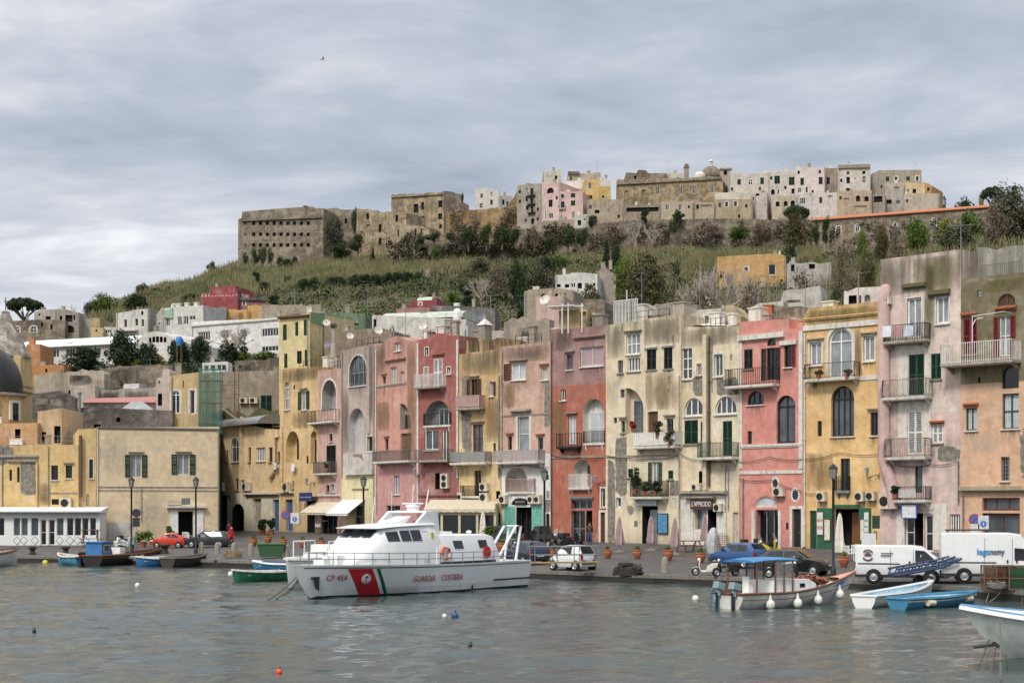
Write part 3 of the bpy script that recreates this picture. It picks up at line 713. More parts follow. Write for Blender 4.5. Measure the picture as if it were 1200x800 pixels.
h.shut(1064,481,1081,532,'white',sill=0);h.shut(1093,496,1105,519,'white');h.ledge(1091,1107,494,.12,.3,TERRA,'hood')
h.balc(1044,1092,514,538,.85,'belly',RAILG,OFFWHITE)
h.win(1072,546,1081,577,'green',1,1,'g',sill=0);h.balc(1054,1092,570,588,.8,'bars',IRON,OFFWHITE)
h.band(1051,590,1060,644,OFFWHITE);h.band(1093.5,590,1110,644,OFFWHITE);h.band(1060.2,590,1093.3,597,OFFWHITE)
h.win(1060.5,601,1071,646,'white',1,2,'d',sill=0,r=.25,t=.1,name='shop_door');h.niche(1072,601,1082,646,0,1.6,mat=DARKVOID);h.win(1083,601,1093,646,'white',1,2,'d',sill=0,r=.25,t=.1,arch=.5,name='shop_door')
w=h.win(1113,602,1125,625,'white',4,1,'d');h.pipe(1124,540,590,.05,RAILG);h.solid(1101,612,1105,620,GREYMETAL,name='meter_box',panels=1,r=.03)
mb=MB();P0=[h.uz(x,y) for x,y in((1038,352),(1038,540),(1047,566),(1050,596))]
pth=[(u,-.25,z) for u,z in P0];mb.tube([(pth[0][0],.3,pth[0][2]+.5),(pth[0][0],.0,pth[0][2]+.75),(pth[0][0],-.25,pth[0][2]+.3)]+pth,.42,10)
h.part(mb,'flue',stucco('stucco_flue','#c9a9a2','#bf9c97',grime=.4,topg=0,foot=0),smooth=True)
h.stain(1033,303,1062,347,SOOT);h.stain(1070,300,1125,342,MOSS);h.stain(1083,310,1096,400,MOSS);h.stain(1099,522,1126,541,BARE);h.stain(1107,395,1126,480,PALE);h.stain(1053,545,1070,570,PALE);h.finish();H_TALL=h
h=row('house','warm yellow house with white framed arched balcony window and green shop front',941,1032,[(941,380),(943,369),(947,361),(1030,353),(1032,353)],stucco('stucco_yellow','#deb46c','#d0a55e',grime=.42,patch=-.03,top=17.6,topg=.75,gcol='#63593a'),dy=.25)
h.band(942,378,1031,384,OFFWHITE,.12,'cornice');h.ledge(942,1031,372,.1,.15,MATS['stucco_yellow'])
h.win(949,401,963,428,'white',2,1,'c',sur=.12,sill=2,hood=1,t=.12);h.win(1012,394,1025,423,'white',2,1,'c',sur=.12,sill=2,hood=1,t=.12)
h.win(971,384,999,443,'white',2,1,'c',arch=1,sur=.2,sill=0,t=.14)
h.balc(949,1008,426,446,.8,'belly',IRON,OFFWHITE);h.band(942,443.5,969.5,447.5,OFFWHITE,.06);h.band(1001.5,440,1031,445,OFFWHITE,.06)
h.win(974,452,1001,511,'dark',4,1,'g',arch=1,sill=2,t=.1,r=.3);h.solid(958,493,963,511,DARKVOID,name='vent',panels=1)
h.win(1020,483,1030,510,'dark',2,1,'d',sill=2,hood=1,t=.1)
h.win(985,537,996,575,'dark',2,1,'d',sill=0,t=.06);h.balc(980,997,558,577,.3,'bars',IRON,GREYMETAL)
GSH=M('green_shop_paint','#1d5a3f',.5,dirt=.2)
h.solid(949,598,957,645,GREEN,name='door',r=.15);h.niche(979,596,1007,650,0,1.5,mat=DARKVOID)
h.band(958.5,595,978.3,649,GSH,.14,'shop_front');h.band(1007.6,595,1021,649,GSH,.14,'shop_front');h.band(978.5,591,1007.4,594.5,GSH,.14,'shop_front')
u0,u1,z0,z1=h.rect(990,600,1003,648);mb=MB();mb.box(u0,u1,1.0,1.08,z0,z1);mb.box(u0+.15,u1-.15,.96,1.,z0+.3,z1-.3);h.part(mb,'inner_door',M('varnished_wood','#7c4a23',.4))
for x0,x1 in((967,975),(1009,1015)):
 u0,u1,z0,z1=h.rect(x0,607,x1,634);mb=MB();mb.box(u0,u1,-.2,-.15,z0,z1);c=h.part(mb,'menu_case',BROWN);mb=MB();mb.box(u0+.07,u1-.07,-.21,-.202,z0+.1,z1-.1);mb.build('menu_sheet',M('paper','#cfc9b8',.8,var=.35,scale=6),c)
h.solid(1022,604,1034,619,GREEN,name='meter_box',panels=1,r=.04);h.solid(1024,622,1028,632,GREYMETAL,name='meter_box',panels=1,r=.04)
h.stain(944,361,1030,378,MOSS);h.stain(944,530,978,575,RUSTY);h.stain(1001,385,1010,440,RUSTY);h.pipe(943.5,390,640,.07,OFFWHITE);h.finish();H_YEL=h
h=row('house','salmon pink house with white ledges and black open shutters above a scooter shop',866,941,[(866,389),(867,377),(924,373),(924.6,385),(934,384),(935,378),(941,378)],stucco('stucco_salmon','#d18474','#c7776a',grime=.25,patch=-.05,top=17.,topg=.2),dy=.1)
h.band(866.5,391,920,397,OFFWHITE,.25,'cornice');mb=MB()
for i in range(18):
 u,z=h.uz(869+i*2.6,399.4-i*.26);mb.box(u-.05,u+.05,-.12,.0,z-.08,z+.08)
h.part(mb,'dentil_moulding',OFFWHITE)
h.shut(872,409,882,432,'black',sill=1);h.win(899,396.5,909,405,'dark',1,0,'d',arch=1,sill=0,r=.12)
h.win(898,407.5,909,445,'dark',2,1,'k',sh='open',sc='black',sill=0);h.win(919,405,928,430,'dark',1,1,'k',sh='right',sc='red',sill=2);h.band(915,399,934,404,OFFWHITE,.2,'cornice')
h.balc(858,914,432,454,.95,'bars',IRON,OFFWHITE,gap=.16)
h.win(876,458,895,474,'dark',3,0,'g',arch=1,sill=2,r=.2,t=.1);h.win(910,463,932,519,'dark',2,1,'g',arch=1,sill=0,r=.25,t=.12)
h.solid(876,505,881,520,DARKVOID,name='vent',panels=1);h.ledge(868,941,522,.16,.12);h.band(867,551,941,555,OFFWHITE,.07);h.band(866.5,400,870,549,OFFWHITE,.06,'corner_strip')
h.band(936.5,388,941,549,OFFWHITE,.08,'corner_strip')
for x0,y0,x1,y1 in((905,560,912,572),(928,573,936,586)):
 u0,u1,z0,z1=h.rect(x0,y0,x1,y1);r=(u1-u0)/2;k=(z1-z0)/2/r
 mb=MB();mb.lathe([(r*1.35,0),(r*1.35,.05),(r*.85,.07),(r*.85,.0)],18,ax='y');mb.xf(Matrix.Translation(((u0+u1)/2,-.005,(z0+z1)/2))@Matrix.Diagonal((1,1,k,1)))
 for i,v_ in enumerate(mb.v):pass
 w=h.part(mb,'oval_window',OFFWHITE);mb=MB();mb.lathe([(r*.86,0),(.01,0)],18,ax='y',cap=False);mb.xf(Matrix.Translation(((u0+u1)/2,-.02,(z0+z1)/2))@Matrix.Diagonal((1,1,k,1)));mb.build('pane',glass('d'),w)
h.win(884,581,911,594,'off',1,0,M('cloudy_white_glass','#b9bdbd',.3,var=.25,scale=2),arch=.85,sill=0,r=.15,t=.1);h.win(886,597,912,646,'grey',3,1,'k',sill=0,r=.5,name='shop_door')
w_=h.band(881.5,598,885,645,OFFWHITE,.1,'shop_surround');h.band(912.6,598,915.5,645,OFFWHITE,.1,'shop_surround')
h.solid(928.5,596,939,641,BLACKGREEN,name='door',sur=.22,r=.25);h.solid(921,612,924,620,DARKVOID,name='meter_box',panels=1,r=.03)
h.pipe(871.5,560,640,.05);h.finish();H_PINK=h
KY='#d8c8ab'
h=row('house','pale yellow peeling house with paired lunette windows and green doors above a white bar',798,866,[(798,383),(830,382.5),(866,382)],stucco('stucco_paleyellow_right',KY,'#cbb98c',grime=.6,patch=.03,top=17.3,topg=.95,gcol='#575145'))
h.win(799,408,811,444,'white',2,3,'g',sill=2);h.win(816,426,822,440,'white',2,1,'g');h.win(837,415,847,441,'off',2,1,'g',sur=.15,sill=2,t=.1)
h.win(802,466,824,487,'white',3,0,'g',arch=1,sill=2,t=.1);h.win(838,464,863,485,'white',4,0,'g',arch=1,sill=2,t=.1)
h.band(826,392,830,574,MATS['stucco_paleyellow_right'],.3,'buttress');h.pipe(832,395,570,.09,M('dark_pipe','#4c473f',.7,dirt=.3))
h.shut(802,492,818,520,'green');h.shut(821,494,825,517,'green',1);h.shut(847,493,858,534,'green',sill=0)
h.balc(825,866,519,538,.85,'bars',M('green_railing','#29453a',.5),OFFWHITE);h.niche(819,552,825,566,0,.4,mat=DARKVOID)
h.ledge(800,853,576.5,.2,.5,DULLGREY);h.band(799,580,813.5,642,OFFWHITE,.1,'shop_front');h.band(840.6,580,852,642,OFFWHITE,.1,'shop_front');h.band(813.7,578.5,840.4,583,OFFWHITE,.1,'shop_front')
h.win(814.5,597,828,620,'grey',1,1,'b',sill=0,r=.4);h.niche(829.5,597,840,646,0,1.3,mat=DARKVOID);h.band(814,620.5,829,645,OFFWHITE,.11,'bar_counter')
h.solid(859,600,865.5,640,M('grey_white_door','#bdb8ac',.6,dirt=.3),name='door',r=.15);h.ledge(806,840,582.5,.1,.5,DULLGREY)
h.stain(799,384,866,405,SOOT);h.stain(840,442,866,463,BARE);h.stain(833,396,836,460,SOOT);h.stain(812,442,826,464,BARE);h.stain(834,541,866,573,PALE);h.pipe(851,545,600,.04);h.pipe(854.5,545,598,.03);h.finish();H_PY2=h
h=row('house','pale yellow stained house with two dark blinds at the top and plants on its balconies',710,798,[(710,381),(733,378),(753.4,376),(753.6,374),(776,371),(798,368.5)],stucco('stucco_paleyellow_left','#d7c6a6','#c9b794',low='#dcc9a4',split=5.4,grime=.55,patch=.045,top=17.6,topg=.9,gcol='#5a5240'),dy=-.15)
h.win(734,391,750,415,'white',3,2,'c',hood=1,t=.09,sill=2);h.win(735.5,419,750,435,'white',4,1,'g',t=.09);h.win(724,422,730,437,'grey',2,1,'g')
h.shut(758,409,769,433,'black');h.shut(778,407,788,432,'black');h.ledge(756,771,407,.12,.2);h.ledge(776,790,405,.12,.2)
n=h.niche(733,454,754,508,1,.7,half=2)
if n:h.on(n[0]+.35,n[1]-.1,n[2]+.1,n[3]-1.0,.7,'grey',2,2,'g')
h.win(727,456,732,466,'grey',1,1,'g',sill=0);h.solid(759,482,771,508,BROWN,name='door',r=.2);h.win(781,490,789,507,'grey',2,1,'d',hood=1);h.win(719,489,723,496,'grey',1,1,'d',sill=0);h.win(728,492.5,733,507,'grey',1,1,'d',hood=1)
h.balc(749,799,507,525,.85,'slats',RAILW,OFFWHITE)
h.win(764,541,772,568,'white',2,1,'c',sh='open',sc='green',sill=0);h.shut(736,549,742,559,'green',1);h.shut(783,551,789,561,'green',1)
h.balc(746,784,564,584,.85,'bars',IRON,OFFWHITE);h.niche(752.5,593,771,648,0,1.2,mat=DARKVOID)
u0,u1,z0,z1=h.rect(757,597,767,640);mb=MB();mb.box(u0,u1,.5,.56,z0,z1);h.part(mb,'inner_door',GREYMETAL)
h.win(722.5,583,728,594,'white',1,1,'g',sur=.12,sill=0);h.solid(788,583,793,594,OFFWHITE,name='meter_box',panels=1,r=.03);h.solid(743,610,747,617,GREYMETAL,name='meter_box',panels=1,r=.03)
h.stain(712,538,721,641,BARE);h.stain(721,512,735,582,BARE);h.stain(785,563,797,581,BARE);h.stain(755,374,797,404,SOOT);h.stain(711,382,732,420,SOOT);h.stain(756,436,797,480,RUSTY);h.stain(711,440,726,485,PALE);h.stain(774,626,798,641,PALE);h.pipe(797,440,640,.06,DULLGREY);h.ledge(711,797,534,.05,.08,DULLGREY,'cable_run');h.finish();H_PY1=h
h=row('house','brick red house whose top storey is painted mauve, with a tall white arched window',645,710,[(645,387),(646,386),(710,381.5)],stucco('stucco_mauve_red','#a07a74','#936d68',low='#ab573c',split=12.9,grime=.28,patch=-.04,top=18.,topg=.6,gcol='#4a3a36'))
h.ledge(673,709,395,.1,.25,MATS['stucco_mauve_red']);h.win(664,415,671.5,433,'grey',1,1,'g',hood=1,sill=2)
h.win(680,406,707,429,'off',2,1,M('mauve_blind','#a68f95',.8,var=.1),sill=2,t=.1);h.win(657,456,663,469,'white',2,1,'d',sill=2)
n=h.niche(683,467,708,519,1,.6,mat=OFFWHITE)
if n:h.on(n[0]+.35,n[1]-.05,n[2]+.05,n[3]-1.1,.6,'white',2,2,'w')
h.balc(684,709,505,521,.12,'bars',IRON,OFFWHITE)
h.win(666,487,675,520,'white',2,1,'w',sill=0,hood=1,t=.1);h.balc(657,682,508,525,.6,'bars',IRON,IRON,gap=.3)
n=h.niche(672,538,692,571,1,.9,mat=OFFWHITE)
if n:h.on((n[0]+n[1])/2-.1,n[1]-.15,n[2]+.05,n[3]-.5,.9,'brown',2,1,'d')
h.balc(669,694,556,573,.35,'bars',RAILW,OFFWHITE);h.win(704.5,572,711,594,'off',1,1,'d',sur=.14,sill=2)
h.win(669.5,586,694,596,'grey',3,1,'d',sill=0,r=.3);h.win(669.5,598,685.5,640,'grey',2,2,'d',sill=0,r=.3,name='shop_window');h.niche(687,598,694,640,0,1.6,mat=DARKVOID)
h.solid(704,600,713,640,BROWN,name='door',r=.2,sur=.2);h.ledge(669,696,582.5,.12,.2,GREYMETAL);h.stain(646,386,672,412,SOOT);h.stain(646,470,664,530,RUSTY);h.pipe(647,400,630,.05,M('dark_pipe','#4c473f'));h.ledge(646,709,535,.05,.08,DULLGREY,'cable_run')
h.finish();H_RED=h
h=row('house','dusty salmon house with white arched loggia and turquoise shop doors',587,645,[(587,406),(645,399.5)],stucco('stucco_dustysalmon','#c59e88','#b9907c',low='#d6d3cf',split=7.3,grime=.5,patch=.015,top=17.3,topg=.75,gcol='#5f5248'))
h.win(599,425,616,445,'white',2,1,'w',sh='left',sc='brown',sill=2,t=.1,hood=1);h.win(634.5,430,641.5,445,'white',1,1,'w',sill=2,hood=2)
h.ledge(600,623,481,.16,.4,DULLGREY);h.win(607,488,620,529,'off',1,2,'c',sur=.25,sill=0);h.win(595.5,511,600,527,'brown',1,1,'d',hood=2,sill=2);h.win(630.5,512,636.5,527,'grey',1,1,'d',hood=2,sill=2)
h.balc(586,639,528,543,.9,'slats',M('pinkish_grey_slats','#a69a98',.6,dirt=.3),OFFWHITE)
n=h.niche(592,547,618,577.5,1,1.2,mat=OFFWHITE)
if n:
 mb=MB();mb.box(n[1]-1.0,n[1]-.35,1.1,1.18,n[2],n[3]-.5);h.part(mb,'door',M('bright_red_door','#a3262b',.5),label='bright red door in the white loggia')
h.balc(596,628,561,578,.2,'bars',RAILP,OFFWHITE);h.win(599,583,620,591.5,'dark',3,0,'k',arch=.9,sill=0,r=.2);h.niche(605,594,623.5,640,0,.9,mat=DARKVOID)
for k in range(3):u0,u1,z0,z1=h.rect(606+k*6,595,606.6+k*6,640);mb=MB();mb.box(u0,u1+.03,.5,.55,z0,z1);h.part(mb,'door_bar',IRON)
for x0,x1 in((591.5,600),(600.4,604),(624,636)):
 u0,u1,z0,z1=h.rect(x0,593,x1,632);mb=MB();h.leaf(mb,u0,u1,z0,z1,-.1);mb.box(u0,u1,-.07,-.055,z0,z1);h.part(mb,'shop_shutter',TEAL)
h.win(639,556,643,562,'grey',1,1,'d',sill=0);h.win(639.5,601,644,636,'dark',1,1,'k',arch=1,sill=0);h.solid(640,575,644,584,DULLGREY,name='meter_box',panels=1,r=.03)
h.stain(588,406,644,424,SOOT);h.stain(589,448,604,478,RUSTY);h.stain(638,446,645,500,BARE);h.stain(638,585,645,600,BARE);h.pipe(588.5,410,540,.06,DULLGREY);h.ledge(588,644,486,.05,.08,DULLGREY,'cable_run');h.finish();H_SAL=h
h=row('house','narrow ochre yellow house with black stained crumbling parapet and corrugated grey balcony',538,587,[(538,415),(546,414),(546.4,399),(549,399),(550,413),(562,412),(562.5,398),(567,397.6),(567.6,411),(580,410),(580.6,396),(585.5,395.6),(587,410)],stucco('stucco_ochre','#cfa45d','#c3a878',low='#d6b878',split=9.0,grime=.8,patch=.055,top=17.0,topg=1.,gcol='#2f2b26'),dy=-.1)
h.win(551.5,444,560,472,'brown',2,1,'k',sh='open',sc='brown',sill=0,hood=1);h.win(573.5,447,578.5,464,'white',1,1,'c',sh='right',sc='brown',sill=2)
h.balc(540,569,464,480,.8,'slats',RAILP,DULLGREY);h.win(554,497,566,529,'brown',2,2,'g',sill=0,hood=1);h.balc(535,577,530,544,.9,'corr',M('corrugated_grey','#8b8e90',.5,.3,dirt=.3),OFFWHITE)
h.solid(578,519,581,530,DARKVOID,name='vent',panels=1);h.win(556,551,564,582,'brown',2,1,'d',sill=0);h.balc(543,565,569,583,.45,'bars',IRON,OFFWHITE)
n=h.niche(581.5,575,586,584,0,.3,mat=DARKVOID);h.niche(581,600,586.6,636,1,.8,mat=DARKVOID)
u0,u1,z0,z1=h.rect(548,379,556,415);mb=MB();mb.box(u0,u1,1.4,2.3,z0,z1);uc=(u0+u1)/2;c=h.part(mb,'chimney',STONE)
mb=MB();mb.loft([[(u0-.1,1.3,z1),(u1+.1,1.3,z1),(u1+.1,2.4,z1),(u0-.1,2.4,z1)],[(uc-.05,1.8,z1+.6),(uc+.05,1.8,z1+.6),(uc+.05,1.9,z1+.6),(uc-.05,1.9,z1+.6)]]);mb.build('chimney_cap',OFFWHITE,c)
h.stain(540,413,586,440,SOOT);h.stain(541,440,549,464,BARE);h.stain(541,483,553,529,BARE);h.stain(567,466,586,518,RUSTY);h.pipe(585.4,440,560,.06);h.finish();H_OCH=h
h=row('house','deep rose red house with curved gable, white balcony door and white corner strips',489,538,[(489,398.5),(496,397.5),(502,395.5),(507,392),(512,390.3),(517,390.3),(522,391.5),(527,393),(534,393.5),(538,393)],stucco('stucco_rose','#a45a50','#9a524a',low='#9e5b57',split=6.2,grime=.2,patch=-.06,top=17.2,topg=.2),dy=.1)
h.win(498,407,502,417,'white',1,1,'k',sur=.08,sill=0);h.ledge(507,521,415,.12,.2,MATS['stucco_rose']);h.shut(508,420,518.5,452,'white',sill=0);h.shut(496,429,502,452,'white',1,sill=0);h.win(524,430,528,438,'white',1,1,'c',sur=.08,sill=2)
h.balc(492,523,439,455,.85,'bars',RAILW,DULLGREY)
n=h.niche(498,469,528,498.5,1,.9,mat=M('grey_loggia_plaster','#9a9795',.9))
if n:h.on(n[0]+1.0,n[1]-.45,n[2]+.05,n[3]-.7,.9,'white',3,1,'g')
h.balc(497,529,484,500,.15,'bars',IRON,OFFWHITE)
h.win(497.5,503.5,514,527,'white',2,1,'g',sill=2,t=.1);h.win(518,503.5,526,540,'white',2,1,'g',sill=0,t=.1);h.balc(495,532,527,541,.9,'bars',RAILG,DULLGREY)
h.niche(510,554,517,573,0,.5,mat=DARKVOID);h.ledge(491,537,579,.2,.15,MATS['stucco_rose']);h.band(489.3,402,491,590,OFFWHITE,.12,'corner_strip');h.band(535.6,398,537.6,560,OFFWHITE,.12,'corner_strip')
h.win(496,596,508,622,'brown',2,1,'d',sill=0);h.finish();H_ROSE=h
h=row('house','light salmon house with rounded gable, brown balcony door and sooty streaks',440,489,[(440,402.5),(449,402),(452,399),(457,396),(463,394),(470,395),(476,398),(481,399.5),(489,399)],stucco('stucco_lightsalmon','#c98f7c','#bf8373',low='#c58a86',split=8.,grime=.5,patch=-.01,top=17.0,topg=.5,gcol='#5a4b40'))
h.win(462.5,401,469.5,411,'white',2,1,'c',sill=2);h.ledge(452,476,421.5,.14,.25,MATS['stucco_lightsalmon']);h.win(457.5,430,465,450,'white',3,1,'c',sill=0);h.win(469.5,435,474,449,'white',2,1,'c',sill=0);h.win(448.5,441,452,450,'grey',1,1,'d',sill=2,hood=1);h.ledge(441,476,451.5,.1,.1,DULLGREY)
n=h.niche(469,472,481.5,503,1,.5,half=2,mat=DULLGREY)
if n:h.on(n[0]+.1,n[1]-.2,n[2]+.05,n[3]-1.0,.5,'grey',2,1,'d')
h.solid(469.5,507.5,482,541,WOOD,name='door',r=.2);h.win(451.5,514,455,527,'brown',1,1,'d',hood=1);h.balc(446,488,528,542,.85,'bars',RAILG,OFFWHITE);h.win(461.5,557,468,579,'white',2,1,'b',sill=2);h.win(453,592,469,622,'grey',2,1,'d',sill=0)
h.stain(441,403,452,440,SOOT);h.stain(477,403,488,530,RUSTY);h.stain(441,470,458,505,RUSTY);h.pipe(441.5,410,600,.06,OFFWHITE);h.finish();H_LS=h
h=row('house','grey mauve weathered house with big arched window and tall blind niche',400,440,[(400,411),(440,402.5)],stucco('stucco_greymauve','#b3a096','#a69187',low='#dccd98',split=6.6,grime=.7,patch=.0,top=16.8,topg=.6,gcol='#5c534b'))
n=h.win(409,416,430,452,'grey',4,1,'g',arch=1,sill=2,sur=.1,t=.1);h.niche(409,478,427,531,1,.7,mat=M('pale_niche_plaster','#b8b3b0',.9,dirt=.2));h.win(430.5,511,437,529,'off',1,1,'d',sur=.14,sill=2)
h.band(406,532,439.4,556,stucco('stucco_flaking_white','#c9c2ba','#a99f95',patch=.1,grime=.9,topg=0),.35,'parapet');h.band(431,405,434,508,MATS['stucco_greymauve'],.15,'buttress')
h.win(423.5,563,426.5,569,'grey',1,1,'d',sill=0);h.win(416,592,427,622,'grey',2,1,'d',sill=0);h.ledge(413,432,572.5,.08,.1,DULLGREY);h.stain(401,455,409,530,SOOT);h.stain(430,405,439,500,SOOT);h.pipe(401.3,412,560,.06,DULLGREY);h.pipe(438.7,412,620,.05,DULLGREY);h.finish();H_GM=h
h=row('house','narrow pink house with white rimmed arched loggia and black shuttered door',373,400,[(373,434.5),(400,431.5)],stucco('stucco_dustypink','#c79c90','#bd9186',grime=.4,patch=-.02,top=14.6,topg=.4),depth=8)
n=h.niche(377.5,445,394,481,1,1.1,mat=M('grey_loggia_plaster','#9a9795',.9),rim=.2)
if n:h.on(n[1]-.75,n[1]-.15,n[2]+.1,n[3]-.9,1.1,'grey',1,2,'d')
h.balc(369,398,481,496,.85,'bars',IRON,OFFWHITE,gap=.3);h.win(386,508,390,517,'brown',1,1,'d',sur=.1,sill=2);h.shut(382.5,521.5,393.5,554,'black',sill=0);h.balc(374,395,541,556,.7,'bars',RAILG,OFFWHITE)
h.win(387.5,567,392,577,'off',1,1,'c',sur=.12);h.win(382,568,386,576,'grey',1,1,'d');h.ledge(374,399,580,.14,.2);h.win(377,600,395,626,'grey',3,1,'d',sill=0,name='shop_window');h.finish();H_NP=h
h=row('house','yellow house with tall open arches in its wall and green shutters near the roof',328,373,[(328,433),(350,431),(373,429.5)],stucco('stucco_butter','#d3b275','#c7a469',grime=.55,patch=.0,top=16.2,topg=.8,gcol='#6b5836'),depth=9)
h.win(333,447,339.5,480,'off',1,2,'c',arch=1,sill=2);h.win(353,458,359.5,480,'white',2,1,'c',sh='open',sc='green',sill=2,hood=1);h.niche(344,451,345.6,456,0,.2,mat=DARKVOID)
n=h.niche(335.5,505,350.5,541,1,.9)
if n:h.on(n[0]+.75,n[1]-.1,n[2]+.3,n[3]-.6,.9,'brown',2,2,'d')
n=h.niche(364,505,371,543,1,.5);
if n:h.on(n[0]+.08,n[1]-.08,n[2]+.1,n[3]-.8,.5,'brown',2,2,'d')
h.niche(340,532,342,541,0,.2,mat=DARKVOID);h.niche(359.5,534,361.5,543,0,.2,mat=DARKVOID);h.win(342.5,563,344.5,572,'brown',1,1,'d');h.ledge(329,345,576.5,.16,.3)
h.solid(334,585,343,622,M('blue_shop_door','#4c5f85',.6,dirt=.2),name='shop_door',r=.25,handle=False);h.solid(350,585,353,615,DULLGREY,name='side_door',panels=1);h.niche(360,586,369,627,0,.9,mat=DARKVOID);h.stain(329,432,372,447,SOOT);h.stain(341,482,372,502,RUSTY);h.pipe(331.5,500,570,.1,MATS['stucco_butter']);h.finish();H_BUT=h
h=House('house','low yellow house in the corner of the square with grey barrel roof and tall flues','house',257,175,329,161.5,[(257,499),(270,499),(300,499),(313,503),(329,503)],stucco('stucco_cornerhouse','#d6b67c','#c9ac82',low='#d4cbb0',split=4.2,grime=.45,patch=.02,top=11,topg=.5,gcol='#5e5038'),base=1.7,depth=8,group='painted houses along the harbour front')
h.win(271,512.5,280,541,'off',2,1,'g',arch=1,sur=.18,sill=2);h.win(300,524,311,540,'white',4,1,'c',sill=2);h.win(291,524,294,541,'brown',1,1,'d');h.win(315,524,319.5,541,'brown',1,1,'d');h.win(276,560,279.5,574,'grey',1,1,'d');h.win(265,527,267.5,541,'brown',1,1,'d');h.win(325,529,328,541,'brown',1,1,'d')
h.ledge(289,328,578,.2,.35);h.solid(296,584,306,612,DULLGREY,name='shop_door',panels=1,r=.3,handle=False);h.solid(319.5,585,327,622,MATS['blue_shop_door'],name='shop_door',r=.25,handle=False);h.niche(272,590,286,622,.6,1.5,mat=DARKVOID);h.niche(259,580,266,622,0,1.5,mat=DARKVOID)
mb=MB();u0,z=h.uz(258,510);u1,_=h.uz(313,510)
mb.prism([(h.H-.3+0*k,0) if False else(1.2+2.2*math.cos(PI*k/10),h.H-.25+1.0*math.sin(PI*k/10)) for k in range(11)],u0+.4,u1-.2,'yz');h.part(mb,'barrel_roof',GREYMETAL,smooth=True)
for x,y0,y1 in((285.5,491,562),(324,513,560)):
 u,z1=h.uz(x,y0);_,z0=h.uz(x,y1);mb=MB();mb.box(u-.22,u+.22,-.42,.02,z0,z1-.3) if x<300 else mb.tube([(u-1.2,-.2,z0),(u-.3,-.25,z0+.6),(u,-.25,z0+1.6),(u,-.25,z1),(u+.7,.1,z1+.2)],.2,8);mb.lathe([(.3,z1-.3),(.3,z1),(.2,z1+.25),(.02,z1+.3)],10,(u,-.2,0)) if x<300 else None;h.part(mb,'flue',MATS['stucco_cornerhouse'],label='tall square flue with terracotta cap' if x<300 else 'round bent flue')
h.finish();H_CORN=h
h=House('house','plain cream painted block with two green shuttered windows and a white shop door','house',113,145,257,149,[(113,501),(257,499.5)],stucco('stucco_cream','#d6be94','#cfb78e',grime=.2,patch=-.06,top=12.2,topg=.15,bump=.2),base=.9,depth=16,group='painted houses along the harbour front')
h.ledge(113,257,501,.12,.12,M('grey_coping','#77716a',.8))
h.win(153,532.5,166,559,'off',2,1,'c',sh='open',sc='green',sill=0,hood=1);h.win(208,532,222,556,'off',2,1,'c',sh='open',sc='green',sill=0,hood=1)
h.niche(209,599,226,632,0,1.5,mat=DARKVOID);h.ledge(195,241,593.5,.2,.5,OFFWHITE)
for x0,x1 in((199.5,208.5),(226.5,238)):h.band(x0,598,x1,632,WHITE,.12,'shop_shutter')
h.solid(213,583.5,223,591,GREYMETAL,name='vent',panels=1,r=.05);h.band(114,612,158,636,stucco('stucco_flaking_white','#c9c2ba'),.03);h.ledge(114,256,570,.05,.06,DULLGREY,'cable_run');h.pipe(114.3,503,620,.05,OFFWHITE);h.pipe(256,503,630,.05);h.stain(114,505,150,560,PALE);h.stain(160,575,196,632,PALE);h.pipe(165.5,571,612,.03);h.ledge(114,256,574,.04,.05,DULLGREY,'cable_run')
h.finish();H_CREAM=h
h=House('house','yellow flaking house behind the white veranda with an air conditioner on its wall','house',-60,144,92,144,[(-60,521),(20,522),(45,520),(46,521),(92,521)],stucco('stucco_left_yellow','#d0ae66','#c5a25c',grime=.5,patch=.05,top=10,topg=.4),base=.9,depth=10,group='painted houses along the harbour front')
h.win(60,545,68,562,'dark',1,1,'k',sill=2);h.win(77,545,84.5,560,'dark',1,1,'k',sill=2,hood=1);h.solid(60.5,584.5,69,591,DARKVOID,name='vent',panels=1);h.win(20,547,23,565,'dark',1,1,'k',sill=0);h.win(11,550,14,563,'dark',1,1,'k',sill=0);h.win(33,552,37,559,'dark',1,1,'k',sill=0)
h.band(9,538,44,541,STONE,.2,'ledge_slab');h.ledge(-20,45,534,.2,.2,DULLGREY);h.stain(24,541,42,580,BARE);h.stain(-20,522,16,545,BARE);h.stain(46,565,60,592,RUSTY);h.pipe(3,524,594,.05);h.pipe(57,523,594,.04);h.ledge(46,91,577,.05,.06,DULLGREY,'cable_run');h.band(43.4,541,44.6,594,MATS['stucco_left_yellow'],.25,'buttress');h.finish();H_LY=h
h=House('house','yellow wall between the veranda house and the cream block, with a tall brown flue','house',92,144.4,113,144.9,[(92,502.5),(113,502)],stucco('stucco_left_yellow_narrow','#d2b16c','#c9a863',grime=.35,patch=.0,top=12,topg=.4),base=.9,depth=15.5,group='painted houses along the harbour front')
h.win(104.5,538,109,560,'dark',1,1,'d',sill=2,sur=.08);h.solid(101,579,104,592,DULLGREY,name='vent',panels=1)
u,z1=h.uz(94.2,510);_,z0=h.uz(94.2,582);mb=MB();mb.tube([(u,-.3,z0),(u,-.3,z1)],.16,8);h.part(mb,'flue',WOOD);h.finish();H_LY2=h
STC={}
def ST(key):
 """shared weathered plasters for far buildings: key 'hex[:grime[:patch]]'"""
 if key not in STC:
  a=key.split(':');g=float(a[1]) if len(a)>1 else .5;p=float(a[2]) if len(a)>2 else 0.
  STC[key]=stucco('far_plaster_%d'%len(STC),'#'+a[0],None,grime=min(1,g+.25),patch=p+.02,top=30,topg=0,foot=0,k=.86)
 return STC[key]
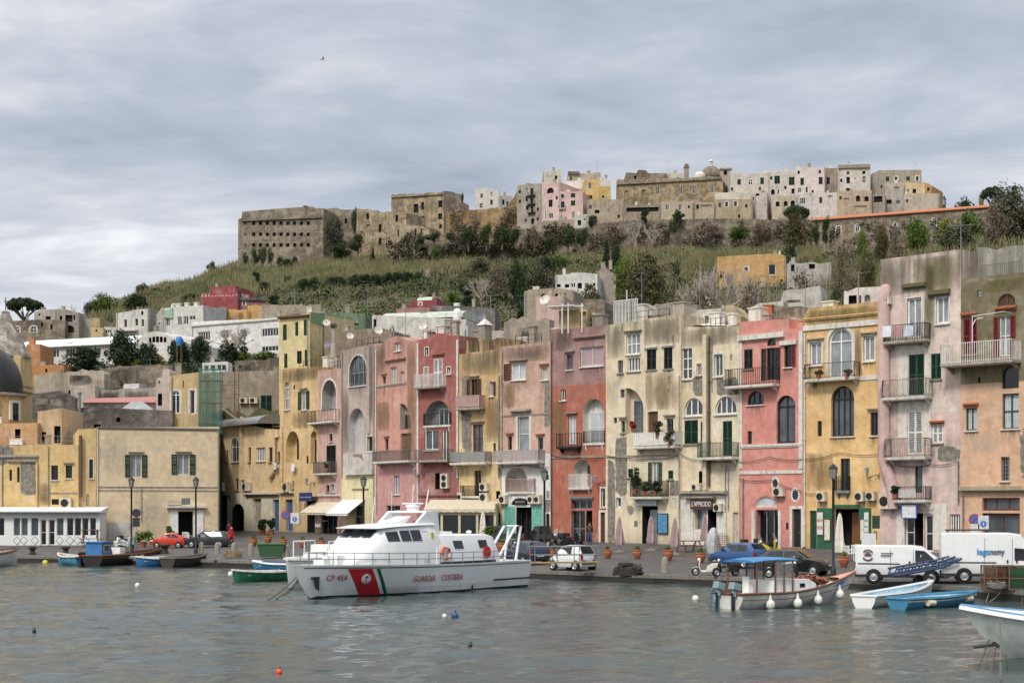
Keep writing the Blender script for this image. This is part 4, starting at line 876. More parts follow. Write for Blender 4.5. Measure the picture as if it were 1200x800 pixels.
def masonry(name,c1,c2,sc=1.0):
 if name in MATS:return MATS[name]
 m,nt,b=nt_new(name);v=coords(nt,(1,1,1.25))
 n1=noi(nt,v,.3*sc,10,.72,.6);n2=noi(nt,v,2.2*sc,7,.7);n3=noi(nt,coords(nt,(1.4,1.4,.12),(4,2,1)),1.1,7,.65)
 r=ramp(nt,[(.3,lin(c1,.62)),(.45,lin(c1,1.0)),(.56,lin(c2,1.1)),(.7,lin(c2,1.4))]);nt.links.new(n1,r.inputs[0])
 r2=ramp(nt,[(.28,.45),(.7,1.3)]);nt.links.new(n2,r2.inputs[0])
 r3=ramp(nt,[(.5,0.),(.68,.6)]);nt.links.new(n3,r3.inputs[0])
 c=mixc(nt,1,r.outputs[0],r2.outputs[0],'MULTIPLY');c=mixc(nt,r3.outputs[0],c,(.075,.068,.055,1))
 nt.links.new(c,b.inputs['Base Color']);b.inputs['Roughness'].default_value=.95
 bp=nd(nt,'Bump',i_Strength=.7,i_Distance=.12);nt.links.new(n2,bp.inputs['Height']);nt.links.new(bp.outputs[0],b.inputs['Normal'])
 MATS[name]=m;return m
TUFA=masonry('tufa_masonry','#756b5f','#918675');TUFA2=masonry('warm_tufa_masonry','#85775f','#a6967e');RUBBLE=masonry('rubble_stone_wall','#6d6254','#8d8171',1.5);DARKST=masonry('dark_stone_wall','#57514a','#77706a',1.2)
ROSEPLASTER=None
HT='houses of the old town on the hilltop'
def nm_jag(n):return any(w in n for w in('roof_wall','yard_wall','garden','ruin','rampart','town_wall'))
def HB(name,label,x0,x1,top,base,Y0,Y1=None,mat=None,depth=10,wins=(),group=None,cat='house',sink=7):
 Y1=Y1 or Y0;zb=CH+(HZ-base)*(Y0+Y1)/2/F
 if isinstance(top,(int,float)):top=[(x0,top),(x1,top)]
 if nm_jag(name):
  k=Y0/F;out=[top[0]]
  for(a,b),(c,d) in zip(top,top[1:]):
   n=max(1,int((c-a)*k/.55));out+=[(a+(c-a)*i/n,b+(d-b)*i/n+rnd.uniform(-.12,.12)/k*(1 if rnd.random()<.7 else 2)) for i in range(1,n)]+[(c,d)]
  top=out
 h=House(name,label,cat,x0,Y0,x1,Y1,top,ST(mat) if isinstance(mat,str) else mat,base=zb,depth=depth,group=group,sink=sink)
 for w in wins:
  a,b,c,d,k=w[:5]
  if k=='d' and rnd.random()<.45 and group==HT:h.win(a,b,c,d,rnd.choice(('off','brown','grey')),2,2,'d',sill=0,t=.12,sur=.12 if rnd.random()<.5 else None)
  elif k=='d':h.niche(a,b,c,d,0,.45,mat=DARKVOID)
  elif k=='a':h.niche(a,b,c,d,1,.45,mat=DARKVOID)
  elif k=='n':h.niche(a,b,c,d,1,.4)
  elif k=='b':h.niche(a,b,c,d,0,.3)
  elif k=='g':h.shut(a,b,c,d,'green',sill=0)
  elif k=='k':h.shut(a,b,c,d,'black',sill=0)
  elif k=='s':h.win(a,b,c,d,'white',1,1,'d',sur=.2,sill=0,t=.1)
  elif k=='A':h.win(a,b,c,d,'white',2,1,'d',arch=1,sur=.2,sill=0,t=.1)
  elif k=='W':h.win(a,b,c,d,'white',w[5] if len(w)>5 else 2,1,'d',sill=0,t=.1)
 if nm_jag(name) and h.W>2 and h.A.y<320:
  for _ in range(3):a=rnd.uniform(x0,x0+(x1-x0)*.6);b=a+(x1-x0)*rnd.uniform(.25,.4);c=min(p[1] for p in top)+rnd.uniform(2,8);h.stain(a,max(c,max(p[1] for p in top)+.5),b,c+rnd.uniform(9,16),rnd.choice((PALE,BARE,SOOT,PALE)))
 if group==HT:
  u=.9
  while u<h.W-.9:
   z=h.H-1.9
   while z>.5:
    a,b,c,d=u-.3,u+.3,z-.45,z+.45
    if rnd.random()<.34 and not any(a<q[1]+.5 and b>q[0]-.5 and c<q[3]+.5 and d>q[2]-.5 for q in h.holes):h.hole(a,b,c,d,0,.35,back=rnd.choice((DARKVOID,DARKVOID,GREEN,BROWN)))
    z-=2.7
   u+=1.9
 if group in('houses of the old town on the hilltop','houses on the slope behind the front row') and h.W>3:
  for _ in range(rnd.choice((1,1,2))):
   u,w,z=rnd.uniform(.6,h.W-.6),rnd.uniform(.2,.45),h.H-.15;e=rnd.uniform(.5,1.1);mb=MB();mb.box(u-w,u+w,1,1+w*1.6,z-.6,z+e);mb.box(u-w-.07,u+w+.07,.95,1.05+w*1.6,z+e,z+e+.1);h.part(mb,'chimney',rnd.choice((OFFWHITE,STONE,DULLGREY)))
  mb=MB();u=rnd.choice((.25,h.W-.25));mb.tube([(u,-.07,-1),(u,-.07,h.H-.5)],.06,5);h.part(mb,'drainpipe',GREYMETAL)
 return h
HT='houses of the old town on the hilltop';RB='old ruined buildings on the hilltop';MT='houses on the slope behind the front row';WL='stone and plaster walls on the slope'
h=HB('fortress','massive square stone fortress with three rows of small windows, left end of the hilltop',279,379,[(279,257),(283,255.5),(283.8,248),(325,244.5),(366,242),(367,244),(379,244)],306,458,452,TUFA,34,group=None,cat='fortress',sink=10,wins=[(297.3+8*i-1.9,y-2.4,297.3+8*i+1.9,y+1.8,'d') for y in(262,275,287.5) for i in range(9)]+[(286,y-1.6,289,y+1.6,'b') for y in(262,275,287.5)])
h.ledge(284,377,257.5,.5,.5,TUFA);h.finish()
h=HB('ruin_wing','lower ruined stone wing right of the fortress, half hidden by dark ivy trees',379,418,[(379,245),(395,243.5),(400,245.5),(418,246)],304,466,463,TUFA,18,group=RB,cat='ruin',wins=[(388,252,391,257,'d'),(404,256,407,262,'d')]);h.finish()
h=HB('ruin_wing','tall narrow ruined wing with empty windows between two ivy curtains',418,455,[(418,245),(432,245),(437,247),(441,246),(448,249),(455,248)],306,452,448,TUFA2,12,group=RB,cat='ruin',wins=[(429.5,250,432.5,257,'d'),(443.8,263,447,272,'d'),(443.8,279,447,287,'d'),(429.5,263,434,271,'b')]);h.finish()
h=HB('ruin_palace','large roofless ruined palace with a corner buttress and ivy on its face',458.5,520,[(458.5,229),(470,227),(487,227.5),(505,225.5),(512,226),(520,224)],292,452,447,TUFA2,22,group=RB,cat='ruin',wins=[(485,239,490,249,'d'),(493.7,237,496.8,245.5,'d'),(513.6,235,518.4,243,'d'),(513.4,250,518,257,'d'),(494,253,497.6,261,'d'),(514.6,263,517.8,267.5,'d'),(474,252,476,256,'d')]);h.ledge(459,519,230,.5,.5,TUFA2)
h.finish()
h=HB('ruin_wing','right flank of the ruined palace, a stone wall with one small window',520,543,[(520,224),(527,224.5),(536,227),(543,228)],290,447.3,450,TUFA,10,group=RB,cat='ruin',wins=[(525.5,261,528.3,267,'d')]);h.finish()
h=HB('ruin_wing','pale low ruined block left of the ruined palace with two windows',453.5,476,[(453.5,248),(476,249.5)],294,437,433,TUFA2,9,group=RB,cat='ruin',wins=[(463.5,252,466.5,260,'d')]);h.finish()
h=HB('ruin_wing','long low pale ruined wall with a blind arch below the palace',463,503,[(463,263),(484,263.5),(503,267)],296,429,424,TUFA2,6,group=RB,cat='ruin',wins=[(473.5,275,479.5,282,'n'),(486,268,488,276,'d'),(466,269,467.5,277,'d'),(493,269,494.5,275,'d')]);h.finish()
h=HB('ruined_house','small roofless stone hut with a round arch, lowest of the ruins',486,546,[(486,283),(492,277),(498,275),(510,274),(530,273),(546,272)],301,414,410,RUBBLE,6,group=RB,cat='ruin',wins=[(493,281.5,497,286,'d'),(492,290,501,299,'a'),(528,275,532,281,'d')]);h.finish()
h=HB('rampart','broad brown rampart wall climbing to the right above the scrub',523,608,[(523,249),(536,246),(548,246.5),(592,243),(600,234),(606,224),(608,217)],268,436,430,masonry('brown_rampart','#7d6547','#9b835f'),14,group=RB,cat='wall',sink=14);h.finish()
h=HB('white_house','isolated white house with four small windows rising above the rampart',556.7,586,[(556.7,222.5),(570,220.5),(586,223.5)],250,455,455,'d9d5cd:.25',12,[(563,227,566,232,'d'),(575,225,577,230,'d'),(562,238,566,244,'d'),(574.5,234,577.5,240,'d')],HT);h.finish()
h=HB('white_house','small white house joined to the right of the isolated white one',586,600,229.5,247,455,458,'d2cdc4:.3',9,[(588.5,234,591,240,'d'),(593.5,236,596,241,'d')],HT);h.finish()
h=HB('town_house','tall grey house with black balconies up its middle, left of the pink house',606,635,[(606,217.5),(620,215.5),(635,215)],270,428,424,'a89d8c:.6:.02',12,[(616,220.5,618.5,226,'d'),(616,230,618.5,236,'d'),(616.5,241,619.5,246,'d'),(621.5,220.5,625,230,'k'),(621.5,231.5,625,240,'k'),(622,241,625,249,'k'),(622.5,256,626,262.5,'d')],HT)
for y in(229,239,249):h.balc(619,627.5,y-3,y+1,.8,'bars',IRON,IRON,gap=.4)
h.finish()
h=HB('town_house','pale pink house with an arched loggia under its roof, left half',635,656.5,[(635,214.5),(656.5,213.5)],262,424,421,'d8b5ac:.2',12,[(641,220,649,226.5,'a'),(643,234,647.5,242.5,'k'),(643,250,648,256,'W',2),(638.5,247,640,256,'s')],HT);h.finish()
h=HB('town_house','pale pink house with five green shutters, lower right half',656.5,683,224.5,262,421,419,'d6b1a8:.2',11,[(657.5,227.5,661,232,'g'),(669,226.5,674,231.5,'g'),(657.5,236,661.5,244,'g'),(669,235,674,241,'g'),(656.8,252,659,256,'s'),(670,248,673.5,256,'W',2)],HT);h.balc(655,663,241,245,.7,'bars',IRON,OFFWHITE,gap=.4);h.finish()
h=HB('town_house','pale broken penthouse on top of the pink houses',635.5,658,[(635.5,203),(640,201),(650,200.5),(651,198),(657,198.5),(658,204)],216,434,434,'cbc2b3:.7:.05',6,[(650,206,653,210,'d')],HT);h.finish()
h=HB('town_house','beige grey house with dark roof edge above the yellow house',665.5,704,[(665.5,202),(678,201.5),(679,203),(704,202)],226,440,440,'b9ad98:.5',9,[(668,214.5,673.5,218,'d'),(679,211,682,217,'s')],HT);h.ledge(665.6,679,203,.8,.6,DARKST);h.finish()
h=HB('town_house','white terrace block between the pink and the yellow house',657,684,[(657,215),(665,212.5),(684,211)],226,432,430,'dad6ce:.25',7,[],HT);h.finish()
h=HB('town_house','yellow house with two small windows beside the pink house',684.5,703,210,262,426,426,'d9b364:.3',10,[(689.5,214,693.5,221.5,'W',2),(688,229,694,233,'d')],HT);h.finish()
h=HB('town_house','lower bright yellow house wing with a flat roof',703,715,218.5,240,424,424,'d2ab40:.3',9,[(705,229,708.5,232,'d')],HT);h.finish()
h=HB('town_house','white cubic house squeezed behind the bright yellow wing',701,716,[(701,209),(707,207.5),(716,212)],225,436,436,'d3cec6:.3',8,[],HT);h.finish()
h=HB('retaining_wall','smooth beige retaining wall under the pink houses',634,673,[(634,259),(673,257)],278,417,415,'a3937c:.3',5,[],HT,cat='wall');h.finish()
h=HB('town_house','tiny white house at the foot of the pink house',673,688,[(673,252),(688,251)],270,414,414,'d0c9bd:.35',6,[(677,258,681,264,'d'),(684,256,686,258,'d')],HT);h.finish()
h=HB('abbey','long ruined abbey wall with tall pale windows in the middle of the hilltop',722,847,[(722,213),(724,210),(735,211),(760,210),(790,208.5),(805,209),(830,206),(838,208),(847,211)],252,433,425,masonry('stained_abbey_wall','#83735b','#a08f74'),14,[(732,223,736.5,231,'n'),(752,222,757,230,'n'),(768.5,220,773,228,'W',2),(795.5,219,800,228,'W',2),(811,218,815.5,227,'W',2),(832,217,836.3,226,'W',2)],None,'abbey');h.ledge(723,846,214,.6,.5,TUFA);h.finish()
h=HB('abbey_loft','darker upper block on the abbey roof with white sheds',733,782,[(733,205),(734,202),(746,203),(748,199),(757,199.5),(760,203),(782,203)],215,442,442,RUBBLE,6,[(743,206,746,210,'d')],None,'abbey');h.finish()
t=thing('church_dome','ribbed grey church dome with a small lantern on top of the hilltop abbey','church dome',P(833.5,207,438))
mb=MB();R=2.75;mb.lathe([(R*1.06,-2.4),(R*1.06,-.3),(R*1.12,-.2),(R*1.12,0),(R,.02)]+[(R*math.cos(a),R*1.08*math.sin(a)) for a in[PI/2*k/9 for k in range(1,9)]]+[(.5,R*1.08)],20);d=mb.build('dome',masonry('dome_tiles','#6f6655','#8a7f68',2),t,True)
mb=MB()
for k in range(8):
 a=2*PI*k/8;mb.tube([((R+.04)*math.cos(e)*math.cos(a),(R+.04)*math.cos(e)*math.sin(a),(R+.04)*1.08*math.sin(e)) for e in[PI/2*j/7 for j in range(7)]],.09,5)
mb.build('dome_rib',STONE,d)
mb=MB();mb.lathe([(.75,R*1.05),(.75,R*1.12),(.42,R*1.15)],8)
for k in range(6):a=2*PI*k/6;mb.box(.42*math.cos(a)-.09,.42*math.cos(a)+.09,.42*math.sin(a)-.09,.42*math.sin(a)+.09,R*1.13,R*1.13+1.2)
mb.lathe([(.62,R*1.13+1.2),(.6,R*1.13+1.3),(.3,R*1.13+1.6),(.05,R*1.13+1.9)],8);mb.build('lantern',OFFWHITE,t)
t=thing('church_dome','low white cupola beside the ribbed grey dome','church dome',P(820,206,436));mb=MB();mb.lathe([(1.7,-1.5),(1.7,0)]+[(1.6*math.cos(PI/2*k/7),1.15*math.sin(PI/2*k/7)) for k in range(8)],18);mb.build('dome',OFFWHITE,t,True)
t=thing('bell_tower','slim square stone pillar tower standing on the abbey roof','tower',P(804.5,210,438));mb=MB();mb.box(-.62,.62,-.6,.6,-2,3.2);mb.build('shaft',STONE,t);mb=MB();mb.box(-.8,.8,-.75,.75,3.2,3.5);mb.box(-.55,.55,-.5,.5,3.5,4.3);mb.build('cap',TUFA2,t)
h=HB('town_house','pale roof shed with white parapet between the abbey loft and the pillar tower',783,802,[(783,204),(788,202),(795,203.5),(802,203)],214,441,441,'d0c8bb:.4',5,[],HT);h.finish()
h=HB('town_house','beige cube house right behind the grey dome with one dark window',843.5,858,197.5,216,436,436,'b4a591:.45',8,[(848,200,852,205,'d')],HT);h.ledge(843.6,858,198,.4,.4,STONE);h.finish()
for lab,x0,x1,y,b,Y,c,wn in(('low beige ruin with two square openings under the yellow houses',688,731,234,262,414,'b09f82:.7:.03',[(697,246,702.5,250,'d'),(711.5,245,715,249.5,'d')]),('terrace house with a long dark canopy under the abbey',731,775,240,262,412,'9f8f76:.7',[(734,243,772,248,'d')]),('cream house with a flat roof slab and two windows below the abbey',775,812.5,236,262,411,'bfae90:.5',[(780,240,784,246,'W',2),(795,240,799,246,'W',2),(806,241,808.5,244,'d')]),('cream house with a shaded porch, next right of the flat slab roof',812.5,837,237,262,411,'baa88a:.6',[(816,240,819,245,'d'),(822,240,834,245,'b')]),('chalk white terrace parapet in front of the abbey right end',838,882,225.5,240,419,'cfc6b6:.5',[]),('ochre stone house with three small windows beneath the white parapet',837,882,233.5,262,411,'b6a27d:.6:.03',[(842,238,845,243,'d'),(849.5,236.5,853.5,242.5,'s'),(860,236,864,242,'s')]),('pale pinkish cottage with a lunette, right of the ochre stone house',884,899,226,262,413,'cbbcb2:.45',[(885.5,223+3.5,890,229.5,'a'),(900-4,239,898,242,'d')]),('cream house with three arched openings above the umbrella tree',905,935,229.5,262,411,'cab89a:.5',[(909,236,913.5,242,'a'),(918.5,235.5,923,241.5,'a'),(926.5,235,931.5,241.5,'a')]),('white house with a glazed bay, lower row right of the three arches',935,981,226,264,409,'d6d0c8:.45:.02',[(937.5,232,944,239,'W',3),(960,231,963.5,238,'g'),(970,229,976,239,'b'),(949,222+5,950.5,229.5,'d')]),('beige ruinous house with an arched doorway, lower row under the tall pale house',981,1022,223.5,264,408,'beac8d:.7:.05',[(989,232,995,240,'b'),(1003,229,1008,236,'a'),(1013,230,1018,236,'a'),(1001,241,1016,247,'b')]),('grey house with a dark open terrace, lower row',1022,1037,228,262,408,'a79b8a:.6',[(1024,230,1034,237,'d')]),('grey white house with two dark cellar windows under the yellow house',1035,1059,214.5,262,413,'b8aea1:.6:.02',[(1039,234,1045,239,'d'),(1050,234.5,1055,239,'d'),(1048,219,1054,224,'b')]),('bare cream garden wall under the yellow house',1059,1101,227,262,411,'c3b59f:.45',[])):
 h=HB('town_house',lab,x0,x1,[(x0,y+.3),(x0*.6+x1*.4,y),(x1,y-.4)],b,Y,Y-1,c,8,wn,HT);h.finish()
for lab,x0,x1,tp,b,Y,c,wn in(('long off white house with an arched window, first right of the dome',854,900,[(854,203.5),(870,202),(871,204),(900,202.5)],245,424,'cdc3b4:.45',[(864,210,868.2,216.5,'g'),(877,210.5,882,216.5,'A'),(891,208,895.2,216,'g')]),('off white house with large green shutters, second right of the dome',900,932,[(900,202),(910,200.5),(932,200)],245,423,'d0c5b7:.45',[(907.5,206,914,215.5,'g'),(924.5,207.5,931,217,'g'),(911,222,913.5,228,'s'),(903.5,222,908,228,'a'),(927.5,221,931,227,'d')]),('pinkish white house with two black windows in the upper row',932,967,[(932,197),(934,194),(942,195),(943,196.5),(955,196.2),(967,195.5)],245,421,'d9c9c3:.25',[(938,208.5,942,217,'k'),(959.5,207.5,964,216,'k'),(944,219,947,226,'s'),(935,220,939,226,'W',2)]),('narrow brown grey house between the pinkish and the tall pale one',967,982,[(967,197),(982,197)],245,423,'a3937f:.6',[(969,207.5,972.5,216,'k')]),('tall pale house with four dark windows and a thick cornice',982,1020,[(982,193),(1020,191)],245,420,'d3cabd:.4',[(992,201,995.5,204.5,'d'),(1010.5,200.5,1014,204,'d'),(992,207.5,996,215,'d'),(1010.5,206.5,1014.7,214.5,'d'),(1001,208,1003,211,'d'),(991.5,220.5,996,225,'d')]),('grey cubic house with four small shuttered windows, right end of the hilltop',1021,1080,[(1021,204),(1030,199.5),(1080,199)],240,424,'a89b89:.6',[(1038,207,1042,212.5,'g'),(1048,207,1052,212.5,'s'),(1062,207,1066,212.5,'g'),(1073,206.5,1077,212,'s')]),('pale yellow house with two small windows, right end of the hilltop',1059,1084,[(1059,214.5),(1084,213.5)],240,414,'dcc184:.3',[(1062.5,221.5,1066,226,'d'),(1069.5,221.5,1073.5,226.5,'d')]),('small orange walled house end beside the pale yellow house',1084,1092,[(1084,214),(1088,215),(1092,218)],240,417,'c89452:.3',[])):
 h=HB('town_house',lab,x0,x1,tp,b,Y,Y-1,c,10,wn,HT)
 if 'cornice' in lab:h.ledge(982.4,1019.6,195.5,.9,.5,STONE)
 h.finish()
h=HB('town_wall','long dark stone retaining wall under the hilltop town, streaked with bare creepers',690,960,[(690,262),(740,259),(800,257),(850,256),(900,257),(960,258)],292,408,402,RUBBLE,4,[],None,'wall',sink=10);h.finish()
h=HB('town_wall','overgrown stone terrace wall below the rampart and the grey house',540,690,[(540,275),(580,272),(606,268),(640,272),(690,266)],296,412,409,RUBBLE,4,[],None,'wall',sink=10);h.finish()
h=HB('long_barracks','very long low stone building with an orange tiled roof and small arched windows',952,1162,[(952,258.5),(1162,244)],282,398,380,RUBBLE,9,[(980,265,985.5,274.5,'A'),(1002.5,263,1007,272,'A'),(1047,260.5,1051,265.5,'A'),(1092,256,1097,266,'A'),(948+1,267,955,272,'d')],None,'barracks')
mb=MB();H_=h.H;mb.prism([(-.5,H_-.1),(-.5,H_+.1),(4.6,H_+1.5),(9.6,H_+.1),(9.6,H_-.1)],-.3,h.W+.3,'yz');h.part(mb,'roof',M('orange_roof_tiles','#b06a45',.85,dirt=.35,bump=.5,scale=6));h.finish()
h=HB('crenellated_house','dark red house with a crenellated roofline on the slope',236,279,[(236,348.5),(246,347),(246.3,336.5),(276,335),(276.4,346),(279,346)],368,318,316,'a04448:.3',9,[],MT)
mb=MB()
for i in range(11):
 u,z=h.uz(237+i*4,347.6-.1*i);(mb.loft([[(u-.28,-.05,h.uz(240,348)[1]),(u+.28,-.05,h.uz(240,348)[1]),(u+.28,.4,h.uz(240,348)[1]),(u-.28,.4,h.uz(240,348)[1])],[(u-.03,.1,z+.75),(u+.03,.1,z+.75),(u+.03,.2,z+.75),(u-.03,.2,z+.75)]]))
h.part(mb,'merlon',M('pale_red_coping','#b98080',.8));h.finish()
h=HB('slope_house','pinkish annex with a grey roof right of the dark red house',279.3,311,[(279.3,349),(295,350),(311,352)],366,317,318,'a87078:.3',7,[(284.5,353,287.5,358,'s')],MT);h.ledge(279.5,310.8,350.5,.5,.4,DARKST);h.finish()
for lab,x0,x1,tp,b,Y,c,wn in(('short yellow garden wall with a white post, left of the brighter yellow wall',265,289.5,362.5,376,306,'d8a64c:.3',[]),('brighter yellow garden wall below the pinkish annex',290,306,358,376,305,'dca43e:.25',[]),('long pale stone garden wall with vines right of the yellow walls',306,376,357,374,305,'b3a48c:.7:.03',[]),('bare grey stone wall below the dark red house',237.5,265,360.5,376,304,'9a8f80:.6:.06',[(266-3,367,264.5,371,'d')])):
 h=HB('garden_wall',lab,x0,x1,tp,b,Y,Y,c,3,wn,WL,'wall');h.finish()
h=HB('slope_house','white cubic house with four openings and a grey side wall on the far left slope',136,173,[(136,367),(155,364),(173,361.5)],390,298,296,'d4cfc6:.35',8,[(145,374,149,384,'s'),(158,373,162,382,'s'),(165.5,364.5,168,369,'d'),(165.5,374,169,383,'s')],MT);h.balc(140,162,384,388,1.,'bars',RAILW,OFFWHITE,gap=.3);h.finish()
h=HB('slope_house','grey unpainted side house stuck to the white cubic house',173.2,184,[(173.2,361.5),(184,363)],388,296.3,298.5,'a49b8e:.6:.05',4,[],MT);h.finish()
h=HB('slope_house','low white house with a pale green pitched corner and glazed veranda',193,238,[(193,361),(215,359),(238,357.5)],385,290,287,'d8d5ce:.3',8,[(208,371,213,381,'W',2),(215,370.5,220.5,380,'W',2),(222,370,229,375,'W',2),(194.5,373,199,382,'W',2)],MT)
mb=MB();u0,z0=h.uz(191,372);u1,z1=h.uz(203,360.5);mb.prism([(u0,z0),(u1,z1-2.0),(u1,z1),((u0+u1)/2,z1-.4)],-.3,4);h.part(mb,'green_roof',M('pale_green_roof','#93ab94',.7));
for x in(199,203,213,224):u,z=h.uz(x,356);mb=MB();mb.box(u-.35,u+.35,1.5,2.2,h.H-.3,h.H+.7);mb.box(u-.45,u+.45,1.4,2.3,h.H+.7,h.H+.85);h.part(mb,'chimney',OFFWHITE)
h.finish()
h=HB('slope_house','grey gabled cottage between the white cubic house and the green cornered house',183,193,[(183,369),(188,362),(193,361)],388,296,293,'b1aba2:.5',6,[(185.5,377,188,382,'s')],MT);h.finish()
h=HB('long_white_house','long white modern house with strip windows behind a bare tree',224.5,327,[(224.5,377),(270,375),(327,372.5)],418,262,252,'dedcd7:.2',12,[(232,388.5,246,401,'W',5),(259,387,268,396,'W',3),(281,386,289,395,'W',3),(306.5,384.5,326,394,'W',6),(306.5,405.5,326,411.5,'W',5)],MT);h.ledge(224.8,326.5,379.5,.3,.3,OFFWHITE);h.finish()
h=HB('white_shed','long white roofed shed with a strip of windows and a round vaulted end',36,163,[(36,408),(163,402.5)],432,244,236,'cfcac2:.3',16,[(55,409,69,419,'W',4),(77,408,88,418,'W',3),(96,407.5,118,417,'W',5)],MT)
mb=MB();H_=h.H;mb.prism([(-.6,H_-.05),(-.6,H_+.12),(7,H_+2.1),(16,H_+2.6),(16,H_-.05)],-6,h.W-.2,'yz');h.part(mb,'roof',M('white_metal_roof','#dedfe0',.5,dirt=.12));h.finish()
h=HB('white_shed','white vaulted shed end wall with a row of dark panes under its arch',160,204,[(160,402),(163,396.5),(168,392),(175,389),(183,388),(191,389.5),(198,393.5),(204,400)],422,233,230,'d6d1c9:.3',20,[(174.5,395.5,177.5,401,'d'),(178.5,394.5,182,401,'d'),(182.8,394,186.4,401,'d'),(187.3,394.2,190.8,401,'d'),(191.8,395,195,401,'d')],MT);h.finish()
for lab,x0,x1,tp,b,Y,c,wn in(('low grey stone house with white arched windows under the umbrella pine',13,76,[(13,376),(50,374),(76,375)],396,305,RUBBLE,[(17,382.5,23,389.5,'A'),(35.5,382,43,389.5,'A'),(48,377.5,50.5,383,'d'),(59,380,61.5,386,'d')]),('white and beige house behind the low grey stone one on the left skyline',40,66,[(40,366),(48,362.5),(66,362)],386,316,'bdb4a5:.6:.03',[(53.5,370.5,59.5,375,'d'),(45,367,47,370,'d')]),('grey house with a large arched doorway and dark loggia on the left skyline',64,92.5,[(64,362.5),(80,363),(80.5,365.5),(92.5,366)],398,307,'a2988a:.65:.04',[(76.5,369,85,377,'d'),(76.5,381,87,389.5,'a'),(86,369,88,375,'d'),(70,370,73,375,'d')]),('pale grey blank wall house right of the arched doorway',92.5,106,373.5,396,310,'b8b1a7:.4',[]),('yellow sooty block next to the pale blank wall house',106,117,[(106,372),(117,372.5)],396,310,'bfa874:.8',[]),('small yellow hut in front of the sooty block',107,121,[(107,383.5),(121,384)],396,298,'cdb57c:.5',[(112,386,114,388.5,'d')]),('low flat white pavilion left of the white cubic house',122,136.5,383,396,300,'d5d2cb:.3',[(123.5,386.5,131,390,'W',3)])):
 h=HB('slope_house',lab,x0,x1,tp,b,Y,Y,c,7,wn,MT);h.finish()
for nm,lab,x0,x1,tp,b,Y,c,d,wn in(('orange_house','narrow orange house with a chimney right of the church tower',31,47,[(31,403.5),(47,403)],440,200,'c98945:.3',6,[]),('orange_house','low orange house in front of the narrow orange one',35,74.5,[(35,428),(48,427.5),(74.5,427.5)],452,194,'c98743:.35',6,[(53,432,55.5,436,'d')]),('yard_wall','tall cream plaster wall with black runs, left of the stone wall',40,122,[(40,439),(80,435),(118,433.5),(122,437)],470,187,'b9a993:.95:.02',3,[(80,457,82.5,462,'d')]),('yard_wall','brown field stone wall under the dark trees',117,202,[(117,431),(150,429),(202,427)],466,192,RUBBLE,3,[]),('yard_house','ruined white room without a roof below the cream plaster wall',87,111,[(87,453),(96,451.5),(111,452)],486,181,'c7baa7:.7:.06',4,[]),('yard_wall','long pale grey wall above the faded red roof',109,184,[(109,457),(146,455),(184,453.5)],480,183,'b0a698:.85:.03',3,[(150,450+8,151,461,'d')]),('yard_wall','short dark stone wall beside the church tower',38,88,[(38,461),(60,459),(70,457.5),(75,461),(88,466)],490,180,DARKST,3,[]),('yard_house','white hut with a flat roof above the long pale grey wall',145,163,[(145,450),(163,449)],470,186,'d8d6d2:.2',4,[]),('yard_house','dark grey stone building behind the cream block with a metal flue',71,202,[(71,479),(110,477),(202,481)],520,169,DARKST,6,[(196-60,489,141,494,'d'),(110,497,118,501,'d')]),('peach_house','peach house with one dark window and a white water tank below the dome',-30,44,[(-30,497),(44,495)],540,156,'cf9f6b:.3',8,[(17.5,502.5,24,513,'d')]),('peach_house','narrow pale peach house with two dark doorways right of the one below the dome',44,72,[(44,482),(58,480),(72,478)],540,157,'d3b187:.5',8,[(63.5,499,71,519,'d'),(49,506,54,518,'d')]),('pink_white_house','narrow pink white house with a black door opening beside the long stone wall',183,199,[(183,443),(190,442),(191,433),(196,432),(199,434)],500,172,'c9b8ad:.5:.02',8,[(185,461,190,475,'d'),(186,446,187.5,449,'d')]),('arched_house','yellow house with a big arched window beside the scaffolding',199,233,[(199,441),(215,438),(233,436)],510,170,'ceb178:.5',8,[(201,457.5,211,484,'A'),(222.5,457,228.5,485,'s'),(214,446,215.5,454,'b')]),('grey_brown_house','big bare grey brown wall house with a dark green window behind the scaffolding',233,330,[(233,437),(270,435.5),(326,433.5),(330,434)],510,181,'9b8d79:.6:.02',10,[(305.5,463,318.5,482,'g'),(238,470,244,490,'d')]),('yard_wall','brown rubble wall with shrubs on top behind the grey brown house',275,327,[(275,423),(300,422),(327,420)],450,196,RUBBLE,3,[])):
 cat='wall' if 'wall' in nm else 'house'
 h=HB(nm,lab,x0,x1,tp,b,Y,Y,c,d,wn,MT if cat=='house' else WL,cat)
 if 'chimney' in lab:mb=MB();u,z=h.uz(31.8,395.5);mb.box(u-.1,u+.6,1,1.7,h.H-.2,z);h.part(mb,'chimney',M('orange_brick','#b77a4a',.8))
 if 'flue' in lab:mb=MB();u,z=h.uz(94.3,462);mb.tube([(u,-.3,z-3.4),(u,-.3,z)],.16,8);mb.lathe([(.17,0),(.26,.05),(.26,.22),(.02,.3)],8,(u,-.3,z));h.part(mb,'flue',GREYMETAL)
 if 'tank' in lab:mb=MB();u,z=h.uz(21,519);mb.box(u-.7,u+.6,-.5,-.02,z-.2,z+.35);h.part(mb,'water_tank',WHITE)
 if 'green window' in lab:H_GB=h;h.ledge(258,296,492.5,.25,.9,DULLGREY)
 h.finish()
